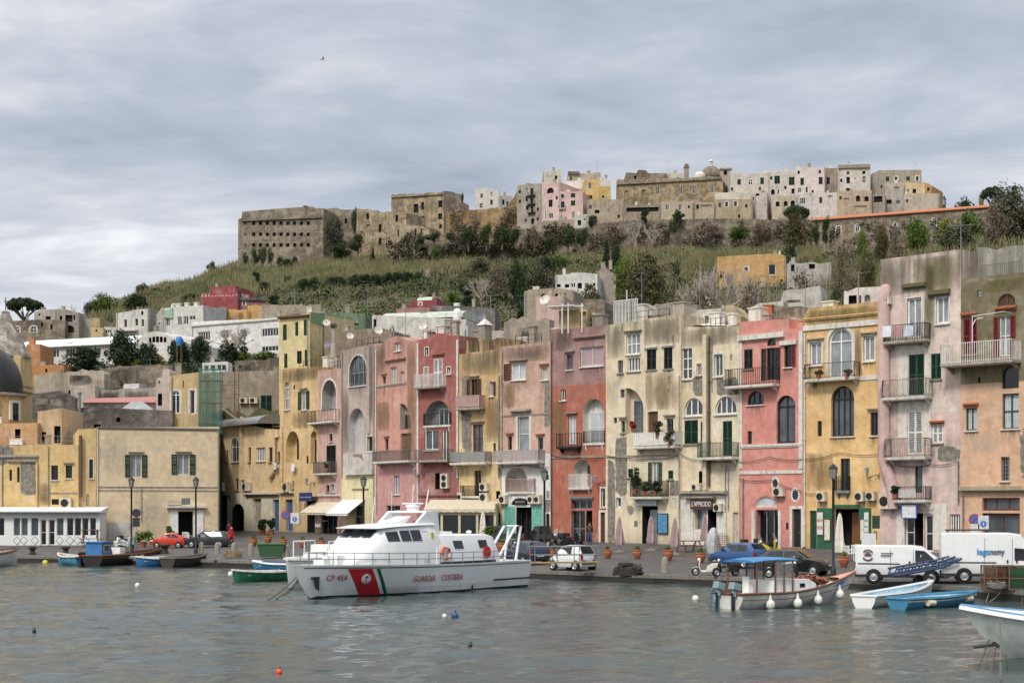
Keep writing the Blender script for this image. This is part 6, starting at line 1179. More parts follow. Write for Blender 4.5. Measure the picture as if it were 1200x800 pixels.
for a in(('umbrella',28,351,374,52,318,'flat topped umbrella pine on the left skyline beside the church spire',TG),('bare',77,347,376,30,330,'small leafless tree on the left skyline behind the grey houses',TG),('evergreen',98,405,436,46,191,'low dark tree at the left end of the tree row above the plaster wall',TG),('evergreen',143,386,433,44,194,'tallest dark tree in front of the white shed',TG),('evergreen',172,400,430,30,196,'dark tree in front of the round vaulted shed end',TG),('yellow',155,419,433,30,190,'yellow green shrub under the tallest dark tree',TG),('yellow',184,417,432,28,191,'yellow green shrub left of the blue water tank',TG),('evergreen',209,396,428,30,203,'dark tree under the blue water tank',TG),('evergreen',234,393,428,26,206,'dark round tree left of the bare tree and the white house',TG),('shrub',272,397,424,40,212,'dark dense shrub under the bare tree',TG),('bare',272,372,418,62,216,'wide leafless tree in front of the long white modern house',TG),('yellow',283,411,425,30,208,'bright yellow green bush right of the bare tree',TG),('bright',308,409,425,40,207,'green bush against the strip windows of the long white house',TG),('bright',122,343,373,34,400,'green tree at the left foot of the cane slope',TG),('evergreen',160,344,371,30,385,'dark round tree on the lower left of the cane slope',TG),('olive',108,352,373,24,405,'grey green bush at the left tip of the hill',TG),('shrub',222,344,360,30,378,'dark scrub left of the dark red crenellated house',TG),('olive',168,316+15,352,24,430,'pale willow like bush on the left hill outline',TG),('shrub',248,305,318,14,452,'small dark bush alone on the hill outline left of the fortress',TG),('ivy',287,296,309,9,446,'small dark bush at the left foot of the fortress',IV),('ivy',299,291,310,11,445,'first of three dark trees at the foot of the fortress',IV),('ivy',307,289,310,12,445,'middle of three dark trees at the foot of the fortress',IV),('ivy',316,291,309,10,445,'last of three dark trees at the foot of the fortress',IV),('shrub',359,241,249,11,462,'round bush growing on the fortress roof',IV),('olive',390,253,290,30,442,'large grey green tree right of the fortress',IV),('ivy',402,282,304,34,438,'broad dark evergreen below the large grey green tree',IV),('ivy',419,272,296,22,440,'dark evergreen under the ivy curtain',IV),('ivy',416,243,275,11,460,'ivy curtain hanging down the top of the ruined wing',IV),('ivy',457,262,298,10,444,'tall ivy strip left of the pale low ruined block',IV),('ivy',472,282,300,28,423,'spreading ivy mound below the long pale ruined wall',IV),('ivy',482,228,262,12,456,'ivy climbing the face of the roofless palace',IV),('ivy',488,238,246,6,455,'small ivy tuft in the palace window',IV),('ivy',542,226,238,4,446,'thin ivy on the right corner of the roofless palace',IV),('conifer',437,290,307,7,428,'tiny pointed conifer in the canes below the ruined wings',IV),('ivy',492,274,286,14,411,'ivy over the left end of the stone hut',IV),('ivy',508,272,283,22,409,'ivy along the top of the stone hut',IV),('ivy',527,272,282,10,408,'ivy tuft at the right window of the stone hut',IV),('bright',511,288,302,12,405,'green bush in front of the stone hut',IV),('ivy',549,268,288,20,407,'dark bush right of the stone hut',IV),('ivy',570,262,286,18,406,'dark bush under the middle of the rampart',IV),('ivy',588,266,286,24,405,'ivy clump under the right end of the rampart',IV),('ivy',604,266,284,18,404,'ivy clump under the grey house',IV),('scrub',626,264,286,14,404,'bare brown creeper under the tall grey house',IV),('ivy',646,274,292,18,402,'ivy clump left of the square ivy wall',IV),('ivy',665,266,290,22,402,'left half of the square ivy wall under the pink houses',IV),('ivy',682,266,290,20,402,'right half of the square ivy wall under the tiny white house',IV),('shrub',694,252,265,14,408,'dark bush beside the tiny white house',IV),('shrub',756,245,261,14,406,'dark bush in front of the long canopy',IV),('shrub',795,245,258,18,404,'dark bush on the wall edge below the flat slab roof',IV),('ivy',789,254,274,12,402,'ivy falling over the long dark town wall',IV),('bright',867,263,281,28,398,'bright green bush hanging on the long dark town wall',IV),('scrub',720,262,292,44,400,'brown tangle of bare creepers on the left of the long town wall',IV),('bare',745,248,292,26,396,'thin leafless tree in front of the long town wall',IV),('bare',765,252,296,28,394,'second leafless tree in front of the long town wall, leaning right',IV),('scrub',830,264,286,50,398,'brown creeper patch on the middle of the long town wall',IV),('scrub',895,262,284,34,398,'brown creeper patch left of the umbrella shaped tree',IV),('umbrella',933,243,284,38,388,'dark umbrella shaped tree at the left end of the orange roof',TG),('rust',933,246,274,34,386,'dense brown green crown right under the umbrella shaped tree',TG),('ivy',957,258,286,14,388,'light green ivy column at the left end of the long barracks',IV),('shrub',968,254,286,12,386,'dark bush column against the long barracks',IV),('bright',1076,247,300,32,330,'tall bright green tree in front of the orange roofed barracks',TG),('bright',1136,246,290,34,325,'bright green tree near the right end of the orange roof',TG),('yellow',1108,256,292,26,322,'yellow green tree between the two bright green ones',TG),('olive',1186,214,292,62,310,'big grey green tree at the right edge of the hill',TG),('scrub',1165,240,296,46,300,'purple brown bare thicket left of the big grey green tree',TG),('umbrella',1163,220,262,28,345,'dark pine with a leaning crown behind the orange roof end',TG),('olive',1120,262,300,50,290,'grey green thicket under the yellow green tree',TG),('shrub',1101,227,238,18,425,'low dark bush on the skyline right of the bare garden wall',TG),('shrub',1130,233,246,26,415,'long dark bush on the right skyline',TG),('yellow',1150,222,238,8,400,'yellow tuft beside the leaning dark pine',TG),('rust',1033,262,300,20,300,'brown green tree below the left windows of the barracks',TG),('scrub',1050,268,304,26,296,'bare brown thicket left of the tall bright green tree',TG),('bright',1010,262,296,12,330,'slim green tree between two barracks windows',TG),('rust',1015,290,345,26,205,'tall dark brown green tree behind the white rooftop room',TG),('scrub',990,282,345,34,210,'tall brown cane thicket behind the yellow house roof',TG),('bright',958,296,330,14,262,'green shrub between the villa and the grey ruin',TG),('shrub',925,286,304,20,330,'dark green bush above the yellow villa',TG),('rust',752,292,358,62,205,'big rusty green tree in the middle of the slope',TG),('bright',730,290,318,26,262,'rounded green tree behind the big rusty one',TG),('conifer',711,280,304,14,330,'dark pointed conifer pair left of the rounded green tree',TG),('evergreen',722,286,306,14,328,'dark bush beside the pointed conifer',TG),('palm',793,284,326,40,255,'spiky palm left of the yellow villa',TG),('bare',845,288,362,84,188,'big pale leafless tree in front of the yellow villa',TG),('bare',815,296,356,60,200,'pale leafless tree right of the spiky palm',TG),('bare',875,304,358,40,196,'leafless tree before the right end of the yellow villa',TG),('rust',690,330,362,40,210,'reddish bush above the brick red house roofs',TG),('conifer',612,336,372,28,190,'dark layered conifer left of the pink rooftop house',TG),('evergreen',606,304,338,26,270,'dark tree on the slope above the layered conifer',TG),('olive',632,306,338,36,285,'olive green tree left of the white flat house',TG),('shrub',640,300,318,24,330,'dark green shrub high above the white flat house',TG),('bright',655,296,312,30,345,'green bushy patch above the olive green tree',TG),('bare',565,316,352,40,270,'leafless grey tree on the slope above the crossing wall',TG),('olive',560,300,320,30,345,'grey green bush at the right of the cane field',TG),('scrub',585,310,340,40,290,'brown bare thicket left of the dark tree',TG),('bright',530,340,356,26,262,'green bush on the terrace right of the dark red building',TG),('shrub',545,330,350,24,275,'dark bush on the terrace above the crossing wall',TG),('bright',430,352,368,20,232,'yellowish bush above the green flat roof',TG),('bright',500,384,398,16,168,'green bush in front of the barrel vaulted building',TG),('shrub',460,385,396,16,170,'dark bush beside the barrel vaulted building',TG),('scrub',880,332,362,44,180,'brown bramble bank under the leafless trees',TG),('scrub',820,336,362,50,185,'brown bramble bank under the spiky palm',TG),('yellow',862,362,382,16,139,'yellow green weeds on the broken yellow wall',TG),('shrub',978,332,356,20,185,'dark hollow shrub right of the flaking white wall',TG),('scrub',940,318,345,44,215,'brown reed patch below the grey ruin',TG)):
 plant(*a)
hedge=[(356,327),(368,326),(391,324),(398,325),(416,322),(428,321),(440,322),(455,320),(466,319),(478,319),(490,320)]
for i,(px,y) in enumerate(hedge):
 plant('evergreen',px,y-1,y+18,19,lerp_tab([(350,372),(500,366)],px),'dark round tree in the hedge line that crosses the cane slope','hedge trees across the cane slope')
for i,(px,y,w) in enumerate([(329,301,12),(337,303,14),(338,322,12),(310,330,16),(300,318,12),(516,326,20),(536,318,20),(322,345,18),(383,342,14),(345,300,9)]):
 plant('shrub',px,y,y+13,w,440-(y-300)*2.0,'dark shrub standing alone among the dry canes','scattered dark shrubs among the canes')
t=thing('standing_stone','weathered rock pillar standing in the dark hedge line','rock',P(502,338,364));mb=MB();mb.lathe([(.8,-1),(.85,.5),(.75,2.5),(.6,4.2),(.35,4.7),(.03,4.9)],9);mb.build('pillar_rock',RUBBLE,t,True)
for pr in sum(PROT.values(),[]):
 if pr.name not in USED:
  for c in list(pr.children):bpy.data.objects.remove(c)
  bpy.data.objects.remove(pr)
mb=MB();rg=random.Random(77)
def field(n,x0,x1,Ya,Yb,hmin,hmax,w,dens=.25):
 for _ in range(n):
  px,Y=rg.uniform(x0,x1),math.sqrt(rg.uniform(Ya*Ya,Yb*Yb));X=(px-CX)*Y/F
  if noise.noise(Vector((X*.05,Y*.05,4)))*.9+rg.random()<dens:continue
  z=hz(px,Y);h=rg.uniform(hmin,hmax)*(1+.35*noise.noise(Vector((X*.11,Y*.11,1))));l=rg.gauss(0,.13)*h;k=w*rg.uniform(.6,1.3);a=rg.uniform(-.6,.6)
  dx,dy=k*math.cos(a),k*math.sin(a);o=len(mb.v)
  mb.v+=[(X-dx,Y-dy,z-.2),(X+dx,Y+dy,z-.2),(X+dx*.9+l*.4,Y+dy,z+h*.65),(X-dx*.9+l*.4,Y-dy,z+h*.65),(X+l*1.1,Y+.1,z+h)]
  mb.face((o,o+1,o+2,o+3));mb.face((o+3,o+2,o+4))
field(21000,104,300,372,455,1.5,3.6,.09,.4);field(25000,280,570,376,448,1.1,2.6,.08,.4);field(12000,735,962,345,394,1.4,3.4,.085,.4);field(4500,960,1045,205,300,2.6,5.4,.06,.4);field(2500,1045,1200,280,330,2,4,.1);field(4500,560,740,330,400,1.,2.4,.08,.5);field(6500,300,560,300,380,.7,1.9,.07,.6);field(4000,740,1040,250,345,1.2,3.,.07,.5)
o=mb.build('reeds',L_REED,fix=False);tag(o,'dry olive and straw coloured canes covering the hillside','reeds');kind(o,'stuff')
mb=MB()
def ground_leaves(n,x0,x1,Ya,Yb,s,rad,per=16):
 """low tangled clumps hugging the slope"""
 for _ in range(n):
  px,Y=rg.uniform(x0,x1),math.sqrt(rg.uniform(Ya*Ya,Yb*Yb));X=(px-CX)*Y/F
  q=noise.noise(Vector((X*.06,Y*.06,8)))
  if q<-.04 and rg.random()<.72:continue
  R=rad*rg.uniform(.5,1.2)*(1+.9*max(0,q));leaves(mb,HP(px,Y,R*.25),(R,R,R*.7),per,s,rg)
ground_leaves(1500,100,560,270,385,.5,1.7,22);ground_leaves(2500,540,1200,250,400,.55,2.1,22);ground_leaves(1000,380,1000,190,270,.4,1.3,18);ground_leaves(500,20,330,190,260,.4,1.0)
o=mb.build('undergrowth',L_SCRUB,fix=False);tag(o,'low tangled scrub and weeds on the slopes between houses and canes','undergrowth');kind(o,'stuff')
mb=MB()
def creep(n,x0,x1,y0,y1,Ya,Yb,s,thr,per=14):
 for _ in range(n):
  px,py=rg.uniform(x0,x1),rg.uniform(y0,y1);Y=Ya+(Yb-Ya)*(px-x0)/(x1-x0)-.15
  if noise.noise(Vector((px*.055,py*.05,3)))+.25*(py-y0)/(y1-y0)<thr:continue
  leaves(mb,P(px,py,Y),(.9,.25,1.1),per,s,rg)
creep(900,540,690,264,298,411,408,.7,.08,11);creep(700,690,960,258,292,407.5,401.5,.6,.16,9);creep(350,455,545,274,302,413,410,.7,.1);creep(300,965,1160,258,285,397,380,.6,.16);creep(160,524,606,244,268,435,429,.5,.3)
o=mb.build('wall_creepers',leafmat('creeper_leaves',['#3a452d','#4f583c','#6a6150','#7a6b5c','#6d6455']),fix=False);tag(o,'ivy and bare creepers spreading over the terrace walls below the hilltop town','creepers');kind(o,'stuff')
mb=MB();ground_leaves(210,555,740,275,370,.75,2.4,30);ground_leaves(330,1035,1210,230,330,.8,2.6,34);ground_leaves(110,340,560,335,372,.75,1.6,30);ground_leaves(160,104,200,380,420,.9,2.4,34);ground_leaves(200,700,830,240,330,.6,1.9,34);ground_leaves(150,75,330,191,212,.45,1.5,44);ground_leaves(1100,1200,1650,120,400,.7,3.,26);ground_leaves(300,-300,60,190,380,.6,2.,26)
o=mb.build('dark_thicket',L_DARK,fix=False);tag(o,'dense dark green thicket filling the folds of the hillside','thicket');kind(o,'stuff')
HULLW=M('white_hull_paint','#e6e7e6',.35,var=.035,dirt=.07,coat=.2);HULLB=M('blue_hull_paint','#3d7d9e',.45,dirt=.2);REDP=M('signal_red_paint','#b8232b',.45);GREENP=M('flag_green_paint','#14593c',.45)
BLACKP=M('black_boot_paint','#17181a',.6);BOATWOOD=M('oiled_boat_wood','#6d4630',.55,dirt=.3);NAVY=M('navy_canvas','#27405f',.8);LBLUE=M('sky_blue_canvas','#7f949c',.8);CANVASB=M('bright_blue_tarpaulin','#3a79ab',.6,dirt=.2)
TINT=glassmat('tinted_boat_glass','#10141c','#1c222c',0,.1);ORANGE=M('orange_plastic','#d8542a',.5)
def vessel(name,label,bow,stern,cat='boat',group='boats moored along the quay'):
 """x runs from stern (0) to bow (L), y to port"""
 d=Vector((bow[0]-stern[0],bow[1]-stern[1],0));t=thing(name,label,cat,(stern[0],stern[1],0),math.atan2(d.y,d.x),group);return t,d.length
def W(px,py,z=0):return G(px,py,z)
def hull(L,B,free,draft=.3,flare=.75,fine=.55,sheer=.25,rake=.06,n=15,tr=.92,deck=.06,top=None):
 """rings from stern to bow: keel, chine, gunwale"""
 S=[]
 for i in range(n):
  s=i/(n-1);w=tr+(1-tr)*min(1,s/.35) if s<.35 else(1-((s-.35)/.65)**(1/fine*1.15))
  w=max(w,.015);zt=free*(1+sheer*(max(0,s-.3)/.7)**1.8+.06*(1-s));x=L*s*(1-rake)+0
  S.append((x,w,zt,s))
 outer=[]
 for x,w,zt,s in S:
  b=B/2*w;fl=flare*(1-.45*max(0,(s-.45)/.55));xk=x;xt=x+L*rake*s*s
  zk=-draft+(draft+.25*free)*max(0,(s-.82)/.18)**2
  outer.append([(xt,b,zt),(xk+(xt-xk)*.6,b*(fl+(1-fl)*.62),zt*.45),(xk,b*fl*.92,-.02),(xk,b*fl*.5,zk*.7),(xk,0,zk),(xk,-b*fl*.5,zk*.7),(xk,-b*fl*.92,-.02),(xk+(xt-xk)*.6,-b*(fl+(1-fl)*.62),zt*.45),(xt,-b,zt)])
 return outer,S
def hull_side(outer,s,v,side=1):
 """point on the hull: s 0..1 stern to bow, v 0..1 waterline to gunwale"""
 n=len(outer)-1;i=min(int(s*n),n-1);f=s*n-i
 def at(r):a,b,c=Vector(r[2]),Vector(r[1]),Vector(r[0]);return a.lerp(b,v/.45) if v<.45 else b.lerp(c,(v-.45)/.55)
 p=at(outer[i]).lerp(at(outer[i+1]),f);return Vector((p.x,p.y*side,p.z))
def rail_line(mb,pts,r=.03,n=6):mb.tube(pts,r,n)
def rowboat(name,label,bow,stern,B,free,mats,seats=2,gun=None,cat='rowing boat',sheer=.35,stripe=None,tarp=None,fine=.6,rake=.05,tr=.7):
 t,L=vessel(name,label,bow,stern,cat);outer,S=hull(L,B,free,.2,.7,fine,sheer,rake,13,tr)
 mb=MB();mb.loft(outer,cap=True,closed=False)
 mb.build('hull',mats[0],t,True)
 mb=MB();mb.loft([[(p[0]*.985+.03,p[1]*.93,p[2]-.02) for p in r[:2]]+[(r[2][0]*.97+.05,r[2][1]*.9,.06),(r[6][0]*.97+.05,r[6][1]*.9,.06)]+[(p[0]*.985+.03,p[1]*.93,p[2]-.02) for p in r[7:]] for r in outer],cap=True,closed=False);mb.build('inner_shell',mats[1],t,True)
 mb=MB()
 for sd in(0,8):mb.tube([Vector(r[sd])+Vector((0,0,.015)) for r in outer],.045+.02*B,5)
 mb.tube([outer[0][0],outer[0][8]],.05,5);mb.build('gunwale',gun or mats[1],t,True)
 if stripe:
  mb=MB()
  for k in range(40):
   s0,s1=k/40,(k+1)/40
   for sd in(1,-1):
    q=[hull_side(outer,s,v,sd)+Vector((0,sd*.012,0)) for s,v in((s0,.72),(s1,.72),(s1,.9),(s0,.9))];mb.add(q,[(0,1,2,3)])
  mb.build('painted_stripe',stripe,t,fix=False)
 for k in range(seats):
  s=.25+.5*k/max(1,seats-1) if seats>1 else .45;i=int(s*(len(outer)-1));r=outer[i];mb=MB();mb.box(r[0][0]-.14,r[0][0]+.14,r[8][1]*.9,r[0][1]*.9,r[0][2]*.62,r[0][2]*.62+.04);mb.build('thwart',mats[2] if len(mats)>2 else BOATWOOD,t)
 if tarp:
  mb=MB();mb.loft([[Vector(r[0])+Vector((0,0,.03)),Vector((r[0][0],r[0][1]*.4,r[0][2]+.13)),Vector((r[0][0],r[8][1]*.4,r[0][2]+.15)),Vector(r[8])+Vector((0,0,.03))] for r in outer[1:10]],cap=False,closed=False);mb.build('tarpaulin',tarp,t,True)
 return t,L,outer
t,L=vessel('patrol_boat','large white coast guard patrol boat with a red and green slash on its hull',W(362,701.5),W(588,685.5),'patrol boat')
B=4.4;n=23;S=[];outer=[]
for i in range(n):
 s=i/(n-1);w=1-.06*(1-min(1,s/.3)) if s<.55 else max(.02,1-((s-.55)/.45)**2.3)
 zt=1.48+.32*max(0,s-.35)**1.3;xt=L*s*1.035+.55*max(0,(s-.75)/.25)**2;xk=L*s*(1-.0*s);b=B/2*w;fl=.86-.62*max(0,(s-.5)/.5)**1.4
 zk=-.6+.6*max(0,(s-.88)/.12)**2
 outer.append([(xt,b,zt),(xk+(xt-xk)*.55,b*(fl+(1-fl)*.55),zt*.45),(xk,b*fl,-.02),(xk,b*fl*.55,zk*.7),(xk,0,zk),(xk,-b*fl*.55,zk*.7),(xk,-b*fl,-.02),(xk+(xt-xk)*.55,-b*(fl+(1-fl)*.55),zt*.45),(xt,-b,zt)])
mb=MB();mb.loft(outer,cap=True,closed=False);hb=mb.build('hull',HULLW,t,True)
mb=MB();mb.loft([[Vector(p)+Vector((0,0,-.05)) for p in(r[0],r[8])] for r in outer],cap=False,closed=False);dk=mb.build('deck',M('grey_deck','#b7b9b8',.7,dirt=.2),t)
def hullpatch(name,mat,quads,off=.012):
 for sd in(1,-1):
  mb=MB()
  for q in quads:mb.add([hull_side(outer,s,v,sd)+Vector((0,sd*off,0)) for s,v in q],[(0,1,2,3)])
  o=mb.build(name,mat,t,fix=False)
 return o
hullpatch('boot_stripe',BLACKP,[[(k/60,-.1),((k+1)/60,-.1),((k+1)/60,.085),(k/60,.085)] for k in range(60)])
def slash(name,mat,a,b):
 q=[];m=10;lean=.05
 for j in range(m):
  v0,v1=.06+.82*j/m,.06+.82*(j+1)/m
  for k in range(6):s0,s1=a+(b-a)*k/6,a+(b-a)*(k+1)/6;q.append([(s0+lean*v0-.025,v0),(s1+lean*v0-.025,v0),(s1+lean*v1-.025,v1),(s0+lean*v1-.025,v1)])
 return hullpatch(name,mat,q,.016)
slash('red_slash',REDP,.775,.85);slash('green_slash',GREENP,.75,.762);hullpatch('scum_line',stainmat('hull_scum','#6f6a58','#8a8676',.7,2.,.3,.5,.22),[[(k/40,.05),((k+1)/40,.05),((k+1)/40,.3),(k/40,.3)] for k in range(40)],.014);hullpatch('rub_strake',BLACKP,[[(.01+k/50*.97,.9),(.01+(k+1)/50*.97,.9),(.01+(k+1)/50*.97,.925),(.01+k/50*.97,.925)] for k in range(50)],.03)
hullpatch('lower_strake',BLACKP,[[(.0+k/20*.22,.32),((k+1)/20*.22,.32),((k+1)/20*.22,.37),(k/20*.22,.37)] for k in range(20)],.05)
def hulltext(txt,s,v,size,width,mat,name='lettering',sd=1):
 p=hull_side(outer,s,v,sd);a=hull_side(outer,s+.04,v,sd);b=hull_side(outer,s-.04,v,sd);c=hull_side(outer,s,v+.12,sd);d=hull_side(outer,s,v-.12,sd)
 ux=(b-a).normalized() if sd>0 else(a-b).normalized();uz=(c-d).normalized();nn=ux.cross(uz).normalized();uz=nn.cross(ux)
 o=text_mesh(txt,size,name,mat,t,(0,0,0),width=width);sx=o.scale.x;mt=Matrix((ux,uz,nn)).transposed().to_4x4();mt.translation=p+nn*.07;o.matrix_local=mt@Matrix.Diagonal((sx,1,1,1));return o
LETTER=M('red_lettering','#8f1f2a',.5)
hulltext('GUARDIA',.588,.53,.44,1.6,LETTER);hulltext('COSTIERA',.452,.53,.44,1.8,LETTER);hulltext('CP 454',.9,.62,.44,1.1,LETTER)
p=hull_side(outer,.812,.58);a=hull_side(outer,.83,.58);b=hull_side(outer,.79,.58);ux=(b-a).normalized();uz=(hull_side(outer,.812,.75)-hull_side(outer,.812,.42)).normalized();nn=ux.cross(uz).normalized()
mb=MB();mb.lathe([(.26,0),(.26,.02),(.01,.02)],20);q=mb.build('emblem_disc',WHITE,t);mt=Matrix((ux,nn.cross(ux),nn)).transposed().to_4x4();mt.translation=p+nn*.05;q.matrix_local=mt
mb=MB();mb.box(-.02,.02,-.2,.18,.021,.03);mb.box(-.1,.1,.09,.12,.021,.03);mb.tube([(-.15,-.08,.025),(-.1,-.18,.025),(0,-.21,.025),(.1,-.18,.025),(.15,-.08,.025)],.018,4);mb.build('anchor_emblem',M('emblem_blue','#2a3550',.5),q)
def cabin(mbx,secs):
 """secs: (x, halfwidth bottom, halfwidth top, z0, z1)"""
 mbx.loft([[(x,wb,z0),(x,wb*.98,z0+(z1-z0)*.55),(x,wt,z1-.06),(x,wt-.12,z1),(x,-wt+.12,z1),(x,-wt,z1-.06),(x,-wb*.98,z0+(z1-z0)*.55),(x,-wb,z0)] for x,wb,wt,z0,z1 in secs])
u=L/16.;m0=MB.build
def zb2(self,*a,**kw):self.v=[(x,y,z if z<2.97 else 2.97+(z-2.97)*.6) for x,y,z in self.v];return m0(self,*a,**kw)
MB.build=zb2
mb=MB();cabin(mb,[(2.6*u,1.75,1.5,1.4,2.2),(3.0*u,1.78,1.55,1.4,2.85),(3.6*u,1.8,1.55,1.4,2.97),(7.6*u,1.8,1.5,1.4,3.0),(8.2*u,1.8,1.5,1.4,3.0)]);cab=mb.build('aft_cabin',HULLW,t,True)
mb=MB();cabin(mb,[(7.9*u,1.72,1.35,1.42,3.9),(8.6*u,1.76,1.42,1.42,3.95),(11.0*u,1.74,1.4,1.42,3.75),(12.0*u,1.7,1.3,1.42,3.62),(12.9*u,1.5,1.15,1.42,2.72),(13.6*u,1.2,.95,1.42,2.2),(14.1*u,1.0,.8,1.42,1.6)]);wh=mb.build('wheelhouse',HULLW,t,True)
mb=MB();cabin(mb,[(8.0*u,1.5,1.45,3.86,4.0),(9.5*u,1.55,1.5,3.84,3.98),(11.5*u,1.5,1.45,3.72,3.86),(12.5*u,1.4,1.3,3.6,3.7)]);mb.build('wheelhouse_roof',HULLW,wh,True)
def side_w(x,z,table):
 """half width of the superstructure at x, z"""
 for(xa,ba,ta,z0,z1),(xb,bb,tb,z0b,z1b) in zip(table,table[1:]):
  if xa<=x<=xb:
   f=(x-xa)/(xb-xa);wb,wt,zz1=ba+(bb-ba)*f,ta+(tb-ta)*f,z1+(z1b-z1)*f;h=(z-z0)/(zz1-z0)
   return wb+(wb*.98-wb)*h/.55 if h<.55 else wb*.98+(wt-wb*.98)*(h-.55)/.4
 return table[-1][1]
WH=[(7.9*u,1.72,1.35,1.42,3.9),(8.6*u,1.76,1.42,1.42,3.95),(11.0*u,1.74,1.4,1.42,3.75),(12.0*u,1.7,1.3,1.42,3.62),(12.9*u,1.5,1.15,1.42,2.72),(13.6*u,1.2,.95,1.42,2.2)]
AC=[(2.6*u,1.75,1.5,1.4,2.2),(3.0*u,1.78,1.55,1.4,2.85),(3.6*u,1.8,1.55,1.4,2.97),(8.2*u,1.8,1.5,1.4,3.0)]
def swin(parent,tab,poly,name='window',mat=None,off=.02):
 for sd in(1,-1):
  mb=MB();vs=[(x*u,sd*(side_w(x*u,z,tab)+off),z) for x,z in poly];mb.add(vs,[tuple(range(len(vs)))]);mb.add([(x,y-sd*.05,z) for x,y,z in vs],[tuple(range(len(vs)))]);mb.build(name,mat or TINT,parent,fix=False)
swin(wh,WH,[(9.35,2.72),(10.13,2.72),(10.13,3.44),(9.35,3.46)]);swin(wh,WH,[(10.2,2.72),(10.96,2.72),(10.96,3.42),(10.2,3.44)])
for y0,y1 in((-1.1,-.42),(-.34,.34),(.42,1.1)):
 mb=MB();A=Vector((12.03*u,0,3.55));Bq=Vector((12.86*u,0,2.82));dd=(Bq-A);no=Vector((-dd.z,0,dd.x)).normalized();no=no if no.x>0 else-no
 q=[A+dd*f+Vector((0,y,0))+no*.03 for f,y in((.12,y0*.98),(.12,y1*.98),(.82,y1*.98),(.82,y0*.98))];mb.add(q,[(0,1,2,3)]);mb.build('window',TINT,wh,fix=False)
swin(wh,WH,[(11.1,2.72),(11.97,2.72),(11.97,3.3),(11.1,3.38)])
swin(cab,AC,[(3.75,2.25),(4.5,2.25),(4.5,2.66),(3.75,2.66)]);swin(cab,AC,[(5.9,2.25),(6.7,2.25),(6.7,2.66),(5.9,2.66)])
swin(wh,WH,[(8.75,1.6),(9.25,1.6),(9.25,3.35),(8.75,3.35)],'door',M('white_door_grey_edge','#b9bdc1',.4),.015);swin(cab,AC,[(3.0+.02,1.42),(8.0,1.42),(8.0,1.58),(3.02,1.58)],'dark_band',BLACKP,.02);swin(wh,WH,[(8.0,1.43),(13.4,1.43),(13.4,1.56),(8.0,1.56)],'dark_band',BLACKP,.025)
mb=MB()
for sd in(1,-1):mb.prism([(7.4*u,3.0),(8.5*u,3.0),(8.6*u,3.9),(9.4*u,3.95),(8.5*u,5.0),(7.6*u,5.1),(7.5*u,4.2)],sd*1.25-.08,sd*1.25+.08)
mb.box(7.6*u,8.5*u,-1.3,1.3,4.9,5.06);mb.prism([(9.3*u,3.95),(8.75*u,4.6),(10.6*u,3.9)],-.5,.5);ar=mb.build('mast_arch',HULLW,t)
mb=MB();mb.lathe([(.35,5.06),(.3,5.35),(.38,5.36),(.38,5.55),(.05,5.62)],14,(8.0*u,0,0));mb.obox((8.0*u,0,5.7),(.12,1.4,.1));mb.build('radar',HULLW,ar)
for a_,b_,r_ in(((7.6*u,.5,5.0),(7.3*u,.5,6.9),.035),((7.6*u,-.4,5.0),(7.45*u,-.4,7.4),.03),((11.3*u,1.3,3.8),(11.3*u,1.3,6.7),.018),((9.9*u,-1.2,3.9),(9.7*u,-1.2,6.2),.018)):mb=MB();mb.tube([a_,b_],r_,5);mb.build('aerial',WHITE,ar)
mb=MB();mb.lathe([(.22,0),(.24,.1),(.24,.3),(.12,.45),(.02,.5)],12,(10.9*u,.4,3.85));mb.build('life_raft_canister',HULLW,t,True);mb=MB();mb.box(5.4*u,6.6*u,-.6,.6,2.98,3.22);mb.build('deck_hatch',HULLW,t);mb=MB();mb.ball((3.5*u,.3,3.12),.16,8,6);mb.build('satellite_dome',HULLW,t,True)
for y in(.9,-.9):mb=MB();mb.ball((8.9*u,y,4.12),.13,8,6);mb.build('searchlight',IRON,ar)
mb=MB()
for k in range(14):a=2*PI*k/14;b_=2*PI*(k+1)/14;mb.tube([(7.55*u+.3*math.cos(a),1.87,2.05+.3*math.sin(a)),(7.55*u+.3*math.cos(b_),1.87,2.05+.3*math.sin(b_))],.075,6);mb.mi=(k//2)%2
mb.build('lifebuoy',[ORANGE,WHITE],t,True)
mb=MB();mb.lathe([(.32,0),(.32,.12),(.2,.2),(.01,.22)],16,ax='y');mb.xf(Matrix.Translation((3.9*u,1.86,2.0))@Matrix.Rotation(PI,4,'Z'));mb.build('life_raft_case',REDP,t,True)
mb=MB();mb.box(8.42*u,8.6*u,1.66,1.72,2.6,3.2);mb.build('flag_panel',M('yellow_panel','#c9b23a',.6),wh)
mb=MB()
for sd in(1,-1):
 pts=[]
 for k in range(16):
  s=.1+.86*k/15;p=hull_side(outer,s,1.0,sd);p.y-=sd*.12;p.z-=.05;pts.append(p);h_=.62 if s<.85 else .75
  if k%1==0:mb.tube([p,p+Vector((0,0,h_))],.022,5)
 for hh in(.62,.33):mb.tube([p+Vector((0,0,hh)) for p in pts],.02,5)
mb.build('guard_rail',GREYMETAL,t,True)
mb=MB()
for y in(1.5,.7):mb.tube([(2.6*u,y,1.45),(.75*u,y,3.6),(.25*u,y,3.65),(.75*u,y,1.45)],.075,7)
mb.tube([(.5*u,.7,3.63),(.5*u,1.5,3.63)],.07,7);mb.build('stern_gantry',HULLW,t,True)
